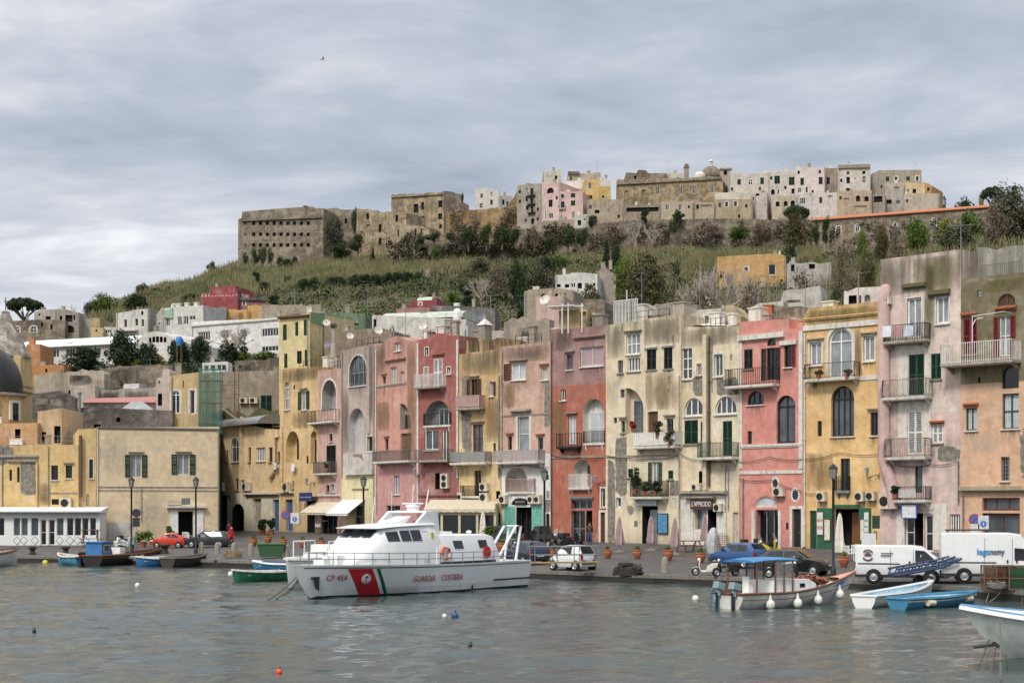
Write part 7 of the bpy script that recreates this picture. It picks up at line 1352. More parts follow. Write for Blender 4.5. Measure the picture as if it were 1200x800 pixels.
mb=MB();p=hull_side(outer,.955,.62);mb.obox((p.x+.1,p.y+.06,p.z),(.45,.16,.12));mb.prism([(p.x-.1,p.z),(p.x+.2,p.z-.05),(p.x+.08,p.z-.5),(p.x-.1,p.z-.6)],p.y+.03,p.y+.13);mb.build('anchor',M('dark_anchor_steel','#3a3d40',.6,.6),t)
mb=MB();mb.box(13.9*u,14.5*u,-.5,.5,1.55,2.05);mb.tube([(14.7*u,0,1.6),(14.7*u,0,2.5)],.06,6);mb.box(14.9*u,15.3*u,-.35,.35,1.6,1.9);mb.build('windlass',PLASTICW,t)
mb=MB();p=hull_side(outer,.33,.0);mb.prism([(p.x,-.2),(p.x+.3,-.2),(p.x+.12,.42)],p.y+.06,p.y+.1);mb.build('draught_mark',BLACKP,t)
MB.build=m0
t2,L2,o2=rowboat('white_launch','white launch with a black waterline, mostly hidden behind the patrol boat bow',W(336,690),W(392,684),3.0,1.45,(HULLW,M('grey_deck','#b7b9b8'),WHITE),0,WHITE,'launch',.1)
mb=MB();mb.box(.6,1.4,-.8,.8,1.3,2.3);mb.box(1.8,2.7,-.6,.6,1.3,1.9)
for x in(.3,1.6,2.9):mb.tube([(x,-1.1,1.3),(x,-1.1,2.5)],.04,5);mb.tube([(x,1.1,1.3),(x,1.1,2.5)],.04,5)
for y in(-1.1,1.1):mb.tube([(.3,y,2.5),(2.9,y,2.5)],.04,5)
mb.build('deck_gear',PLASTICW,t2)
t,L=vessel('fishing_boat','white wooden fishing boat with a bright blue canopy and hanging white fenders',W(1002,704.5),W(853,712.5),'fishing boat');outer,S=hull(L,2.4,.6,.35,.74,.62,1.25,.17,19,.8)
mb=MB();mb.loft(outer,cap=True,closed=False);mb.build('hull',M('aged_white_hull','#d9d7d0',.5,dirt=.35),t,True)
mb=MB()
for sd in(0,8):mb.tube([Vector(r[sd])+Vector((0,0,.02)) for r in outer],.06,6)
mb.tube([outer[0][0],outer[0][8]],.06,6)
for v_ in(.62,):
 for sd in(1,-1):mb.tube([hull_side(outer,s/30,v_,sd)+Vector((0,sd*.01,0)) for s in range(31)],.018,4)
mb.build('rubbing_strake',BOATWOOD,t,True)
mb=MB();mb.loft([[(r[0][0],r[0][1]*.95,r[0][2]-.12),(r[8][0],r[8][1]*.95,r[8][2]-.12)] for r in outer],cap=False,closed=False);mb.build('deck',M('pale_deck','#cfc8ba',.7,dirt=.3),t)
k=L/9.;zs=.68;Zs=Matrix.Diagonal((1,.95,zs,1));m0=MB.build
def zb(self,*a,**kw):self.xf(Zs);return m0(self,*a,**kw)
MB.build=zb
mb=MB();mb.box(2.3*k,4.7*k,-.85,.85,.8,1.75);mb.prism([(4.7*k,.85),(4.7*k,1.75),(5.2*k,1.45),(5.2*k,.95)],-.8,.8);cabn=mb.build('cabin',HULLW,t)
for sd in(1,-1):mb=MB();mb.box(4.0*k,4.35*k,sd*.86-.01,sd*.86+.01,1.25,1.5);mb.build('porthole',TINT,cabn)
for x in(.95,2.2,2.8,3.4):
 for sd in(1,-1):mb=MB();mb.tube([(x*k,sd*.95,.9),(x*k,sd*.95,3.0)],.045,5);mb.build('canopy_post',BOATWOOD,t)
mb=MB();mb.loft([[(x*k,-1.0,z),(x*k,-.5,z+.12),(x*k,.5,z+.12),(x*k,1.0,z),(x*k,1.0,z-.05),(x*k,-1.0,z-.05)] for x,z in((.7,3.0),(1.5,3.1),(2.9,3.12),(3.75,3.05))]);mb.build('canopy',CANVASB,t,True)
mcl=glassmat('clear_plastic_sheet','#8d9496','#b5babb',.2,.12)
if not mcl.get('clear'):
 mcl['clear']=1;mcl.node_tree.nodes['Principled BSDF'].inputs['Alpha'].default_value=.35
for sd in(1,-1):mb=MB();mb.box(2.25*k,3.35*k,sd*.955-.006,sd*.955+.006,1.76,2.98);mb.build('side_screen',mcl,t)
MB.build=m0
for s in(.2,.42,.62,.86):
 for sd in(1,-1):
  q=hull_side(outer,s,.52,sd);mb=MB();mb.ball((q.x,q.y+sd*.21,q.z-.16),(.2,.2,.23),12,9);mb.lathe([(.08,q.z+.03),(.04,q.z+.22),(.01,q.z+.3)],8,(q.x,q.y+sd*.2,0));f_=mb.build('fender',M('white_fender','#dcdbd4',.45,dirt=.2),t,True)
mb=MB();mb.ball((6.4*k,.75,1.0),(.24,.24,.28),12,9);mb.build('fender',MATS['white_fender'],t,True)
for i,(x,y) in enumerate(((.25,.55),(.25,-.55))):mb=MB();mb.obox((x-.3,y*.9,.98),(.42,.36,.3),ry=.25);mb.lathe([(.12,.1),(.12,.4),(.08,.5)],8,(x-.35,y*.9,.45));o_=mb.build('outboard_motor',LBLUE,t);mb=MB();mb.obox((x-.42,y*.9,.3),(.12,.12,.8));mb.build('motor_leg',TINT,o_)
mb=MB()
for y in(-.25,.25):mb.tube([(-.15,y+.7,-.3),(-.12,y+.7,.75),(.1,y+.7,1.0),(.35,y+.7,.6)],.03,5)
for z in(0,.25,.5):mb.tube([(-.14,.45,z),(-.14,.95,z)],.025,4)
mb.build('boarding_ladder',M('blue_tube','#3d6fa5',.4),t)
rg=random.Random(3);mb=MB()
for i in range(60):mb.obox((5.0*k+rg.uniform(-.2,1.2),rg.uniform(-.6,.6),.85+rg.uniform(0,.45)),(rg.uniform(.1,.4),rg.uniform(.1,.4),.06),rg.uniform(-1,1),rg.uniform(-1,1),rg.uniform(0,3))
mb.build('net_pile',M('rusty_fishing_net','#7d4f3c',.95,var=.4),t,fix=False)
mb=MB();q=outer[-2];mb.loft([[(r[0][0]+.05,r[0][1],r[0][2]+.0),(r[0][0]+.1,r[0][1]*.5,r[0][2]+.12),(r[8][0]+.1,r[8][1]*.5,r[8][2]+.12),(r[8][0]+.05,r[8][1],r[8][2])] for r in outer[-4:]],cap=False,closed=False);mb.build('bow_cap',M('salmon_bow_paint','#c98f78',.6,dirt=.3),t,True)
mb=MB();
for sd in(1,-1):mb.add([hull_side(outer,s,v,sd)+Vector((0,sd*.02,0)) for s,v in((.78,.74),(.9,.76),(.92,.9),(.84,.9))],[(0,1,2,3)])
mb.build('painted_bow_flash',M('faded_blue_paint','#4f86b5',.5),t,fix=False)
mb=MB();mb.box(1.5*k,1.8*k,.1,.5,.5,1.0);mb.box(1.5*k,1.55*k,.1,.5,1.,1.35);mb.build('seat',PLASTICW,t)
rowboat('rowing_boat','white rowing boat with blue patches, bow on the quay behind the blue boat',W(1093,699),W(1012,712),1.6,.5,(HULLW,M('pale_blue_inside','#a9c5d2',.6,dirt=.3),M('pale_blue_inside')),2,HULLW,tr=.7,sheer=.55)
tb,Lb,ob=rowboat('rowing_boat','bright blue rowing boat with a white band, moored in front of the white one',W(1145,707),W(1052,714.5),1.8,.46,(HULLB,M('pale_blue_inside'),HULLB),3,HULLB,stripe=WHITE,sheer=.25,tr=.6)
for s in(.22,.78):
 q=hull_side(ob,s,.6,-1 if False else 1);q2=hull_side(ob,s,.6,-1);
 for q_ in(q,q2):mb=MB();mb.tube([(q_.x-.25,q_.y*1.12,q_.z),(q_.x+.25,q_.y*1.12,q_.z)],.13,8);mb.build('fender',M('cream_fender','#d8cfae',.6,dirt=.3),tb,True)
t5,L5,o5=rowboat('moored_boat','pale grey boat with a blue white rim at the right edge, bow over mooring ropes',W(1126,768),W(1330,778),2.6,1.12,(M('pale_grey_hull','#b9c1bd',.5,dirt=.25),HULLW,WHITE),1,HULLW,'boat',.28,tr=.8,fine=.75,rake=.3)
mb=MB()
for sd in(0,8):mb.tube([Vector(r[sd])+Vector((0,0,.09)) for r in o5],.05,5)
mb.build('blue_rim',M('rim_blue','#5a86b0',.5),t5,True)
mb=MB();q=hull_side(o5,.93,.25,1);mb.prism([(q.x-.3,.75),(q.x+.35,.45),(q.x+.2,.3),(q.x-.1,.5)],-.12,.12);mb.tube([(q.x+.2,0,.4),(q.x+.9,0,.28)],.05,5);mb.build('bow_anchor',M('dark_anchor_steel'),t5)
rowboat('rowing_boat','green and white flaking rowing boat left of the patrol boat',W(272,682),W(335,679),1.5,.5,(M('flaking_green_paint','#2f7553',.6,var=.5,scale=2.2,dirt=.3),M('pale_green_inside','#9db5a5',.7,dirt=.4),OFFWHITE),2,OFFWHITE,sheer=.4)
rowboat('rowing_boat','blue and white rowing boat between the green boat and the quay',W(296,668.5),W(350,670),1.5,.5,(HULLB,M('pale_blue_inside'),OFFWHITE),2,HULLW,tarp=NAVY)
rowboat('rowing_boat','dark brown bare wood rowing boat moored at the left quay',W(242,662),W(196,664.5),2.0,.62,(M('tarred_wood','#3c3430',.8,dirt=.4),M('grey_wood_inside','#6b6257',.85,dirt=.4),WOOD),3,M('grey_wood_inside'),sheer=.45)
rowboat('rowing_boat','blue rowing boat with pale covers left of the dark brown one',W(159,664),W(196,663),1.9,.55,(M('strong_blue_paint','#3a76b0',.5,dirt=.2),OFFWHITE,OFFWHITE),2,OFFWHITE,tarp=M('grey_white_tarp','#a9adae',.8,dirt=.3))
rowboat('rowing_boat','light turquoise rowing boat right of the yellow buoy',W(68,661),W(96,662),1.7,.6,(M('turquoise_paint','#5a9dbb',.5,dirt=.2),OFFWHITE,OFFWHITE),2,OFFWHITE,sheer=.4)
t6,L6,o6=rowboat('wooden_boat','long brown and black wooden boat with a small blue wheelhouse',W(190,657),W(108,663.5),2.4,.75,(M('black_tarred_hull','#1f1d1c',.7,dirt=.2),BOATWOOD,BOATWOOD),2,BOATWOOD,'wooden boat',.35,stripe=BOATWOOD)
mb=MB();mb.box(.25,1.6,-.65,.65,.4,1.75);mb.box(.15,1.7,-.75,.75,1.75,1.83);mb.prism([(1.6,.75),(2.1,.85),(2.1,1.0),(1.6,1.75)],-.55,.55);c6=mb.build('wheelhouse',M('strong_blue_paint'),t6)
for sd in(1,-1):mb=MB();mb.box(.5,1.35,sd*.66-.012,sd*.66+.012,1.05,1.6);w6=mb.build('window_frame',M('cream_frame','#cbb9a0',.6),c6);mb=MB();mb.box(.58,1.27,sd*.675-.012,sd*.675+.012,1.12,1.53);mb.build('pane',glass('g'),w6)
mb=MB();mb.box(3.6,4.4,-.4,.4,.6,1.3);mb.build('cool_box',PLASTICW,t6)
mb=MB();mb.tube([(4.6,-.7,.9),(4.7,-.6,1.6),(6.2,-.5,1.65),(6.4,-.4,.95)],.03,5);mb.tube([(4.6,.7,.9),(4.7,.6,1.6),(6.2,.5,1.65),(6.4,.4,.95)],.03,5);mb.build('bow_rail',GREYMETAL,t6)
for s in(.35,.5):
 for sd in(1,-1):q=hull_side(o6,s,.6,sd);mb=MB();mb.tube([(q.x-.3,q.y*1.1,q.z+.1),(q.x+.3,q.y*1.1,q.z+.1)],.12,8);mb.build('fender',MATS['white_fender'],t6,True)
rowboat('rowing_boat','small dark maroon rowing boat squeezed beside the blue wheelhouse',W(94,663),W(112,661),1.5,.75,(M('maroon_tar','#3b2325',.7),WOOD,WOOD),1,WOOD)
t7,L7,o7=rowboat('cabin_boat','small white cabin boat cut off by the left edge of the picture',W(22,660),W(-45,668),2.2,.95,(HULLW,M('pale_deck'),WHITE),1,BOATWOOD,'cabin boat',.3)
mb=MB();mb.box(2.4,4.1,-.75,.75,.6,2.25);mb.box(2.2,4.3,-.9,.9,2.25,2.36);mb.prism([(4.1,.9),(4.9,1.1),(4.8,1.3),(4.1,1.6)],-.7,.7);c7=mb.build('cabin',M('cream_cabin','#d9cdb8',.5),t7)
for sd in(1,-1):
 for x in(2.6,3.4):mb=MB();mb.box(x,x+.6,sd*.76-.012,sd*.76+.012,1.4,2.0);mb.build('window',glass('g'),c7)
mb=MB();mb.box(4.1,4.12,-.6,.6,1.4,2.05);mb.build('window',glass('b'),c7)
def buoy(px,py,r,col,label,k=1.15):
 p=W(px,py);t=thing('mooring_buoy',label,'buoy',(p.x,p.y,0),0,'floating mooring buoys');mb=MB();mb.ball((0,0,r*.45),(r,r,r*k),12,9);mb.build('float',M('buoy_'+col.lstrip('#'),col,.5,dirt=.2),t,True)
 mb=MB();mb.lathe([(r*.28,r*1.4),(r*.3,r*1.65),(r*.1,r*1.75)],8);mb.tube([(0,0,r*1.7),(.05,0,r*1.9)],.02,4);mb.build('mooring_eye',IRON,t)
buoy(327,788.5,.085,'#d8502c','orange round buoy nearest the bottom of the picture');buoy(521,723,.1,'#d9d7cf','white buoy beside the blue one in mid water');buoy(533,723,.15,'#27497a','dark blue buoy right of the patrol boat reflection',1.1);buoy(40,740,.075,'#2a2b2c','small black float alone in the left of the water');buoy(551,757,.075,'#2f3031','small black float below the blue and white buoys');buoy(53,661,.22,'#d6c03c','yellow buoy left of the turquoise rowing boat');buoy(161,687,.14,'#dcdad4','white float in front of the left boats');buoy(815,703,.16,'#d9d6cf','white float left of the fishing boat stern');buoy(270,674,.17,'#e0ded8','white fender buoy at the bow of the green boat')
buoy(924,706,.12,'#dcd9cf','small white float below the fishing boat bow')
def rope(pts,r,label,name='mooring_rope',mat=None):
 mb=MB();mb.tube(pts,r,5);o=mb.build(name,mat or ROPE,None,True);return tag(o,label,'rope','mooring ropes')
def sag(a,b,k,n=8):
 a,b=Vector(a),Vector(b);return[a.lerp(b,i/n)-Vector((0,0,k*4*(i/n)*(1-i/n))) for i in range(n+1)]
for i,(bx,by,ex,ey) in enumerate(((347,676,312,704),(350,680,322,702),(352,674,333,699))):
 s_=P(bx,by,W(362,701.5).y+.3);e=W(ex,ey,-.05);rope(sag(s_,e,.1),.022,['outer rope slanting from the patrol boat bow into the water','middle rope slanting from the patrol boat bow','inner rope slanting from the patrol boat bow'][i],mat=M('dark_rope','#3d3a35',.9))
rope(sag(P(1000,670,78),QP(1015,668),.3),.02,'thin line from the fishing boat bow to the quay');rope(sag(P(848,690,67),W(815,702),.15),.02,'thin line from the fishing boat stern to the white float')
for i,(x0,y0,x1,y1) in enumerate(((1160,745,1142,795),(1168,750,1160,798),(1176,752,1185,798),(1198,700,1190,770))):
 rope(sag(P(x0,y0,46+i),W(x1,y1,-.05),.05),.015,['frayed rope at the far left under the grey bow','second frayed rope under the grey bow','third frayed rope under the grey bow','rope hanging across the grey hull'][i],mat=M('dark_rope'))
for i,(x0,y0,x1,y1,z) in enumerate(((1148,706,1160,690,0),(1140,704,1175,690,0))):rope(sag(P(x0,y0,71),QP(x1,y1),.35),.02,['short line from the blue rowing boat to the quay','longer line from the blue rowing boat to the quay'][i])
t=thing('mooring_pole','pale wooden pole standing in the water under the grey bow','pole',W(1172,796));mb=MB();mb.tube([(0,0,-1),(.02,0,.6),(0,.02,1.5)],[.035,.03,.02],7);mb.build('pole',M('bleached_wood','#857c70',.9),t);mb=MB();mb.lathe([(.04,.5),(.055,.53),(.04,.56)],8);mb.build('rope_collar',ROPE,t)
CARGL=glassmat('car_glass','#15191c','#2a3034',0,.05);TYRE=M('tyre_rubber','#191919',.85);RIM=M('wheel_rim','#a9abad',.4,.7);TRIM=M('black_trim','#1e1f21',.6);LAMPW=M('headlight_glass','#cfd3d4',.15);LAMPR=M('tail_light','#8e1a1c',.25);PLATE=M('number_plate_white','#cccbc6',.5,var=.3,scale=14)
def paint(n,c):return M(n,c,.3,var=.05,dirt=.08,coat=.5)
def wheel(t,x,y,r,w=.2,rim=None):
 mb=MB();s=1 if y>0 else-1;mb.lathe([(r*.6,-w/2),(r*.93,-w/2),(r,-w*.3),(r,w*.3),(r*.93,w/2),(r*.6,w/2)],18,ax='y');o=mb.build('wheel',TYRE,t,True);o.location=(x,y-s*w*.4,r)
 mb=MB();mb.lathe([(r*.62,-.02),(r*.62,.03),(r*.5,.0),(r*.2,.03),(.01,.035)],14,ax='y');mb.xf(Matrix.Translation((0,s*w*.5,0))@(Matrix.Rotation(PI,4,'Z') if s<0 else Matrix.Identity(4)))
 if s>0:pass
 mb.build('rim',rim or RIM,o,True)
def car(name,label,px,py,ang,secs,mat,wx,wr,sidew,screens,cat='car',group='cars and vans on the quay',lights=None,plate=None,front=None):
 """secs: (x, half width, shoulder z, roof half width, roof z, floor z), nose at +x"""
 p=QP(px,py);t=thing(name,label,cat,p,ang,group);mb=MB()
 mb.loft([[(x,-w*.9,z0),(x,-w,z0+.16),(x,-w,zb),(x,-wt,zt-.05),(x,-wt+.12,zt),(x,wt-.12,zt),(x,wt,zt-.05),(x,w,zb),(x,w,z0+.16),(x,w*.9,z0)] for x,w,zb,wt,zt,z0 in secs])
 b=mb.build('body',mat,t,True)
 def hw(x,z):
  for A,B in zip(secs,secs[1:]):
   if A[0]<=x<=B[0] or B[0]<=x<=A[0]:
    f=(x-A[0])/(B[0]-A[0]);w,zb,wt,zt=(A[i]+(B[i]-A[i])*f for i in(1,2,3,4));return w if z<=zb else w+(wt-w)*min(1,(z-zb)/max(.01,zt-.05-zb))
  return secs[0][1]
 for poly in sidew:
  for s in(1,-1):mb=MB();mb.add([(x,s*(hw(x,z)+.012),z) for x,z in poly],[tuple(range(len(poly)))]);mb.build('side_window',CARGL,t,fix=False)
 for nm,(xa,za,wa),(xb,zb,wb) in screens:mb=MB();mb.add([(xa,-wa,za),(xa,wa,za),(xb,wb,zb),(xb,-wb,zb)],[(0,1,2,3)]);mb.build(nm,CARGL,t,fix=False)
 for x in wx:
  for s in(1,-1):
   w=hw(x,wr);mb=MB();mb.lathe([(wr*1.2,0),(.01,0)],18,(x,s*(w+.008),wr),'y',False);mb.build('wheel_arch',TRIM,t,fix=False);wheel(t,x,s*(w+.04),wr)
 xr,xf=secs[0][0],secs[-1][0];W_=secs[1][1]
 for x,d in((xr,-1),(xf,1)):mb=MB();w=secs[1 if d<0 else-2][1];mb.box(min(x,x+d*.07),max(x,x+d*.07),-w*.85,w*.85,secs[0][5]+.06,secs[0][5]+.3);mb.build('bumper',TRIM,t);mb=MB();mb.box(x+d*.08-.01,x+d*.08+.01,-.26,.26,secs[0][5]+.22,secs[0][5]+.33);mb.build('number_plate',PLATE,t)
 for s in(1,-1):
  z=lights or .72
  mb=MB();mb.ball((secs[-2][0]+.0,s*W_*.74,z),(.16,.17,.1),10,6);mb.build('headlight',LAMPW,t,True);mb=MB();mb.box(xr-.02,xr+.12,s*W_*.86-.09,s*W_*.86+.09,z+.0,z+.3);mb.build('tail_light',LAMPR,t)
  if front:mb=MB();mb.ball((front,s*(W_+.12),secs[2][2]+.1),(.08,.12,.09),8,6);mb.build('mirror',TRIM,t,True)
 return t,hw
def hatch(name,label,px,py,ang,L,Wd,H,mat,front=None,**k):
 w=Wd/2;q=L/3.7;h=H/1.45
 S=[(-1.85*q,w*.82,.85*h,w*.8,.9*h,.3),(-1.75*q,w*.95,.95*h,w*.8,1.1*h,.22),(-1.35*q,w,.95*h,w*.76,1.4*h,.2),(-.6*q,w,.93*h,w*.76,1.45*h,.2),(.2*q,w,.92*h,w*.75,1.42*h,.2),(.95*q,w,.9*h,w*.8,.96*h,.2),(1.5*q,w*.95,.78*h,w*.75,.86*h,.22),(1.8*q,w*.8,.62*h,w*.6,.68*h,.28)]
 return car(name,label,px,py,ang,S,mat,(-1.15*q,1.2*q),.3,[[(-1.35*q,.98*h),(-.45*q,.96*h),(-.45*q,1.34*h),(-1.15*q,1.32*h)],[(-.38*q,.96*h),(.7*q,.96*h),(.18*q,1.33*h),(-.38*q,1.34*h)]],[('rear_window',(-1.76*q,1.1*h+.03,w*.7),(-1.42*q,1.35*h+.035,w*.62)),('windscreen',(.9*q,1.0*h+.01,w*.74),(.3*q,1.385*h+.03,w*.64))],lights=.62*h,front=.55*q,**k)
car('car','small red orange vintage car parked in front of the cream block',198,641.5,PI+.06,[(-1.48,.45,.6,.4,.68,.3),(-1.4,.6,.72,.52,.82,.22),(-1.05,.68,.84,.56,1.06,.2),(-.6,.7,.84,.54,1.29,.2),(-.2,.7,.84,.54,1.34,.2),(.25,.7,.83,.54,1.28,.2),(.62,.69,.8,.56,.87,.2),(1.1,.65,.76,.5,.82,.2),(1.4,.55,.62,.42,.7,.24),(1.5,.4,.5,.3,.56,.3)],paint('red_orange_car_paint','#c63a26'),(-.9,.95),.26,[[(-.98,.88),(-.32,.88),(-.32,1.22),(-.66,1.16)],[(-.26,.88),(.5,.88),(.24,1.18),(-.26,1.23)]],[('rear_window',(-.98,1.1,.44),(-.66,1.28,.4)),('windscreen',(.6,.9,.5),(.3,1.25,.42))],lights=.6)
hatch('car','dark grey hatchback parked beside the small red car',244,641,PI-.05,3.9,1.65,1.45,paint('dark_green_grey_paint','#2b2f31'))
car('car','tiny white two seat city car on the quay edge behind the patrol boat stern',671,667.5,PI-.75,[(-1.28,.66,.85,.6,1.0,.34),(-1.24,.74,.9,.64,1.0,.24),(-1.0,.78,.92,.6,1.5,.2),(-.2,.78,.92,.6,1.55,.2),(.3,.78,.9,.6,1.5,.2),(.85,.76,.88,.64,.96,.2),(1.15,.7,.72,.55,.78,.22),(1.3,.58,.5,.45,.56,.3)],paint('white_car_paint','#dedfdf'),(-.9,.9),.29,[[(-.55,.97),(.7,.96),(.32,1.4),(-.5,1.44)]],[('rear_window',(-1.255,1.03,.58),(-1.03,1.485,.5)),('windscreen',(.84,1.0,.58),(.34,1.48,.5))],lights=.66,front=.6)
hatch('car','dark navy car half hidden behind the stern gantry of the patrol boat',616,660,PI/2+.5,3.8,1.65,1.5,paint('navy_car_paint','#1f2a44'))
hatch('car','bright blue hatchback seen from behind next to the yellow scooters',865,664.5,PI-.8,3.5,1.6,1.52,paint('bright_blue_car_paint','#1f4a80'))
hatch('car','black car with its headlights towards the water beside the bright blue car',932,673,-.5,4.0,1.7,1.45,paint('black_car_paint','#16181c'))
def van(label,px,py,ang,L,Wd,H,hood,mat):
 w=Wd/2;S=[(-L/2,w*.94,.9,w*.86,H*.97,.32),(-L/2+.1,w,1.0,w*.9,H,.3),(L*.1,w,1.0,w*.9,H,.28),(L*.2,w,1.0,w*.86,H*.97,.28),(L*.2+hood*.75,w,1.05,w*.84,1.15,.28),(L/2-.15,w*.95,.8,w*.8,.95,.28),(L/2,w*.8,.55,w*.7,.62,.34)]
 x0=L*.14;t,hw=car('van',label,px,py,ang,S,mat,(-L*.3,L*.31),.34,[[(x0,1.12),(L*.2+hood*.62,1.12),(L*.2+hood*.15,min(H*.86,1.7)),(x0,min(H*.88,1.75))]],[('windscreen',(L*.2+hood*.7,1.2,w*.8),(L*.2+hood*.06,H*.9,w*.76))],'van',lights=.78,front=L*.2+hood*.55)
 for s in(1,-1):
  mb=MB();mb.box(-L/2+.15,-.1,s*(w+.005)-.015,s*(w+.005)+.015,.98,1.04);mb.build('side_rail',TRIM,t)
  for x in(L*.08,L*.16):mb=MB();mb.box(x-.04,x+.04,s*(w+.01)-.02,s*(w+.01)+.02,1.0,1.15);mb.build('door_handle',TRIM,t)
  mb=MB();mb.box(L*.12-.008,L*.12+.008,s*(w+.004)-.006,s*(w+.004)+.006,.4,H*.9);mb.box(-L*.12-.008,-L*.12+.008,s*(w+.004)-.006,s*(w+.004)+.006,.4,H*.9);mb.box(-L/2,L/2-.3,s*(w+.006)-.02,s*(w+.006)+.02,.34,.46);mb.build('door_seam',TRIM,t)
 return t,w
VW=paint('van_white_paint','#dcdddd')
t,w=van('white delivery van with a round dark badge on its side, left of the taller van',1058,682.5,-.3,4.7,1.85,1.95,1.3,VW)
mb=MB();[mb.tube([(-1.7+.27*math.cos(a),-w-.02,1.45+.27*math.sin(a)) for a in[a0+b*.26 for b in range(9)]],.035,5) for a0 in(.5,3.64)];mb.box(-1.88,-1.52,-w-.035,-w-.015,1.41,1.5);mb.box(-1.8,-1.6,-w-.035,-w-.015,1.53,1.6);mb.build('round_badge',M('badge_maroon','#5a2a30',.5),t)
mb=MB();[mb.box(-1.05,-.45-.1*k,-w-.03,-w-.015,1.52-.12*k,1.57-.12*k) for k in range(2)];mb.build('side_lettering',M('badge_grey','#55585e',.5),t)
t,w=van('taller white high roof van with a blue logo, at the right edge',1168,681.5,-.22,5.5,1.95,2.5,1.35,VW)
text_mesh('logo',.42,'side_logo',M('logo_blue','#2a86b5',.5),t,(-.72,-w-.02,1.55),width=.62,bold=.012);text_mesh('nomy',.42,'side_logo',M('logo_navy','#2b4a63',.5),t,(-.06,-w-.02,1.55),width=.68,bold=.012)
mb=MB();mb.tube([(-2.5,-.5,2.62),(-.4,-.5,2.64)],.035,5);mb.tube([(-2.5,.5,2.62),(-.4,.5,2.64)],.035,5);[mb.tube([(x,-.5,2.62),(x,.5,2.62)],.03,4) for x in(-2.4,-1.5,-.5)];[mb.tube([(x,y,2.48),(x,y,2.62)],.03,4) for x in(-2.4,-.5) for y in(-.5,.5)];mb.build('roof_bar',TRIM,t)
def ape(label,px,py,ang,mat):
 p=QP(px,py);t=thing('three_wheeler',label,'three wheeler',p,ang,'small cargo three wheelers');mb=MB()
 mb.loft([[(x,-w,.35),(x,-w,.95),(x,-w*.85,zt),(x,w*.85,zt),(x,w,.95),(x,w,.35)] for x,w,zt in((.25,.62,1.6),(.9,.62,1.62),(1.35,.55,1.1),(1.5,.3,.8))]);mb.build('cab',mat,t,True)
 mb=MB();mb.box(-1.4,.2,-.65,.65,.6,.68);[mb.box(-1.4,.2,y-.02,y+.02,.68,1.0) for y in(-.63,.63)];mb.box(-1.42,-1.38,-.65,.65,.68,1.0);mb.build('cargo_bed',mat,t)
 for s in(1,-1):mb=MB();mb.add([(.35,s*.625,1.0),(1.1,s*.6,1.0),(.95,s*.56,1.5),(.35,s*.56,1.5)],[(0,1,2,3)]);mb.build('side_window',CARGL,t,fix=False)
 mb=MB();mb.add([(1.36,-.45,1.12),(1.36,.45,1.12),(.98,.45,1.56),(.98,-.45,1.56)],[(0,1,2,3)]);mb.build('windscreen',glass('g'),t,fix=False)
 for x,y in((-.9,.6),(-.9,-.6),(1.15,.1)):wheel(t,x,y,.26,.16)
ape('dark cargo three wheeler in front of the turquoise shop doors',592,639.5,PI-.2,paint('dark_green_ape','#23302d'));ape('black cargo three wheeler with an open flatbed left of the motorbikes',641,640,PI-.9,paint('black_ape','#1c1f20'))
def scooter(label,px,py,ang,mat,seat=None,big=False,name='scooter',group='scooters and motorbikes on the quay'):
 p=QP(px,py);t=thing(name,label,name,p,ang,group);k=1.12 if big else 1.
 for x in(-.55,.62):wheel(t,x*k,.05,.24*k,.1)
 mb=MB();mb.loft([[(x*k,-w,z0*k),(x*k,-w,z1*k-.05),(x*k,-w*.5,z1*k),(x*k,w*.5,z1*k),(x*k,w,z1*k-.05),(x*k,w,z0*k)] for x,w,z0,z1 in((-.85,.08,.5,.68),(-.7,.2,.3,.74),(-.3,.2,.26,.72),(-.05,.16,.24,.55),(.05,.16,.22,.3),(.3,.18,.22,.3))]);mb.build('body',mat,t,True)
 mb=MB();mb.loft([[(x*k,-w,z*k),(x*k+.05,-w*.6,z*k),(x*k+.07,0,z*k),(x*k+.05,w*.6,z*k),(x*k,w,z*k),(x*k-.04,0,z*k)] for x,w,z in((.34,.2,.26),(.4,.22,.6),(.36,.17,.92),(.33,.09,1.0))]);mb.build('front_shield',mat,t,True)
 mb=MB();mb.loft([[(x*k,-w,z*k-.09),(x*k,-w*.8,z*k),(x*k,w*.8,z*k),(x*k,w,z*k-.09)] for x,w,z in((-.8,.1,.82),(-.45,.14,.82),(-.05,.1,.76))]);mb.build('seat',seat or TRIM,t,True)
 mb=MB();mb.tube([(.32*k,-.32,1.02*k),(.36*k,0,1.0*k),(.32*k,.32,1.02*k)],.025,5);mb.tube([(.36*k,0,1.0*k),(.62*k,0,.26*k)],.04,6);mb.build('handlebar',TRIM,t)
 mb=MB();mb.ball((.45*k,0,.9*k),(.08,.1,.1),8,6);mb.build('headlight',LAMPW,t,True)
 mb=MB();mb.loft([[(.42*k+.2*z,-.17+.1*z*z,z*k+.28) for z in()] or[(.5*k,-.06,.42*k),(.5*k,.06,.42*k),(.8*k,.06,.4*k),(.8*k,-.06,.4*k)],[(.52*k,-.05,.52*k),(.52*k,.05,.52*k),(.74*k,.05,.48*k),(.74*k,-.05,.48*k)]]);mb.build('mudguard',mat,t)
 if big:mb=MB();mb.add([(.42*k,-.2,.95*k),(.42*k,.2,.95*k),(.25*k,.15,1.35*k),(.25*k,-.15,1.35*k)],[(0,1,2,3)]);mb.build('windshield',MATS['clear_plastic_sheet'],t);mb=MB();mb.box(-1.15,-.8,-.2,.2,.85,1.15);mb.build('top_box',TRIM,t)
SW,SB,SY=paint('cream_scooter_paint','#d7d3c4'),paint('black_scooter_paint','#1b1c1f'),paint('yellow_scooter_paint','#b9a92c')
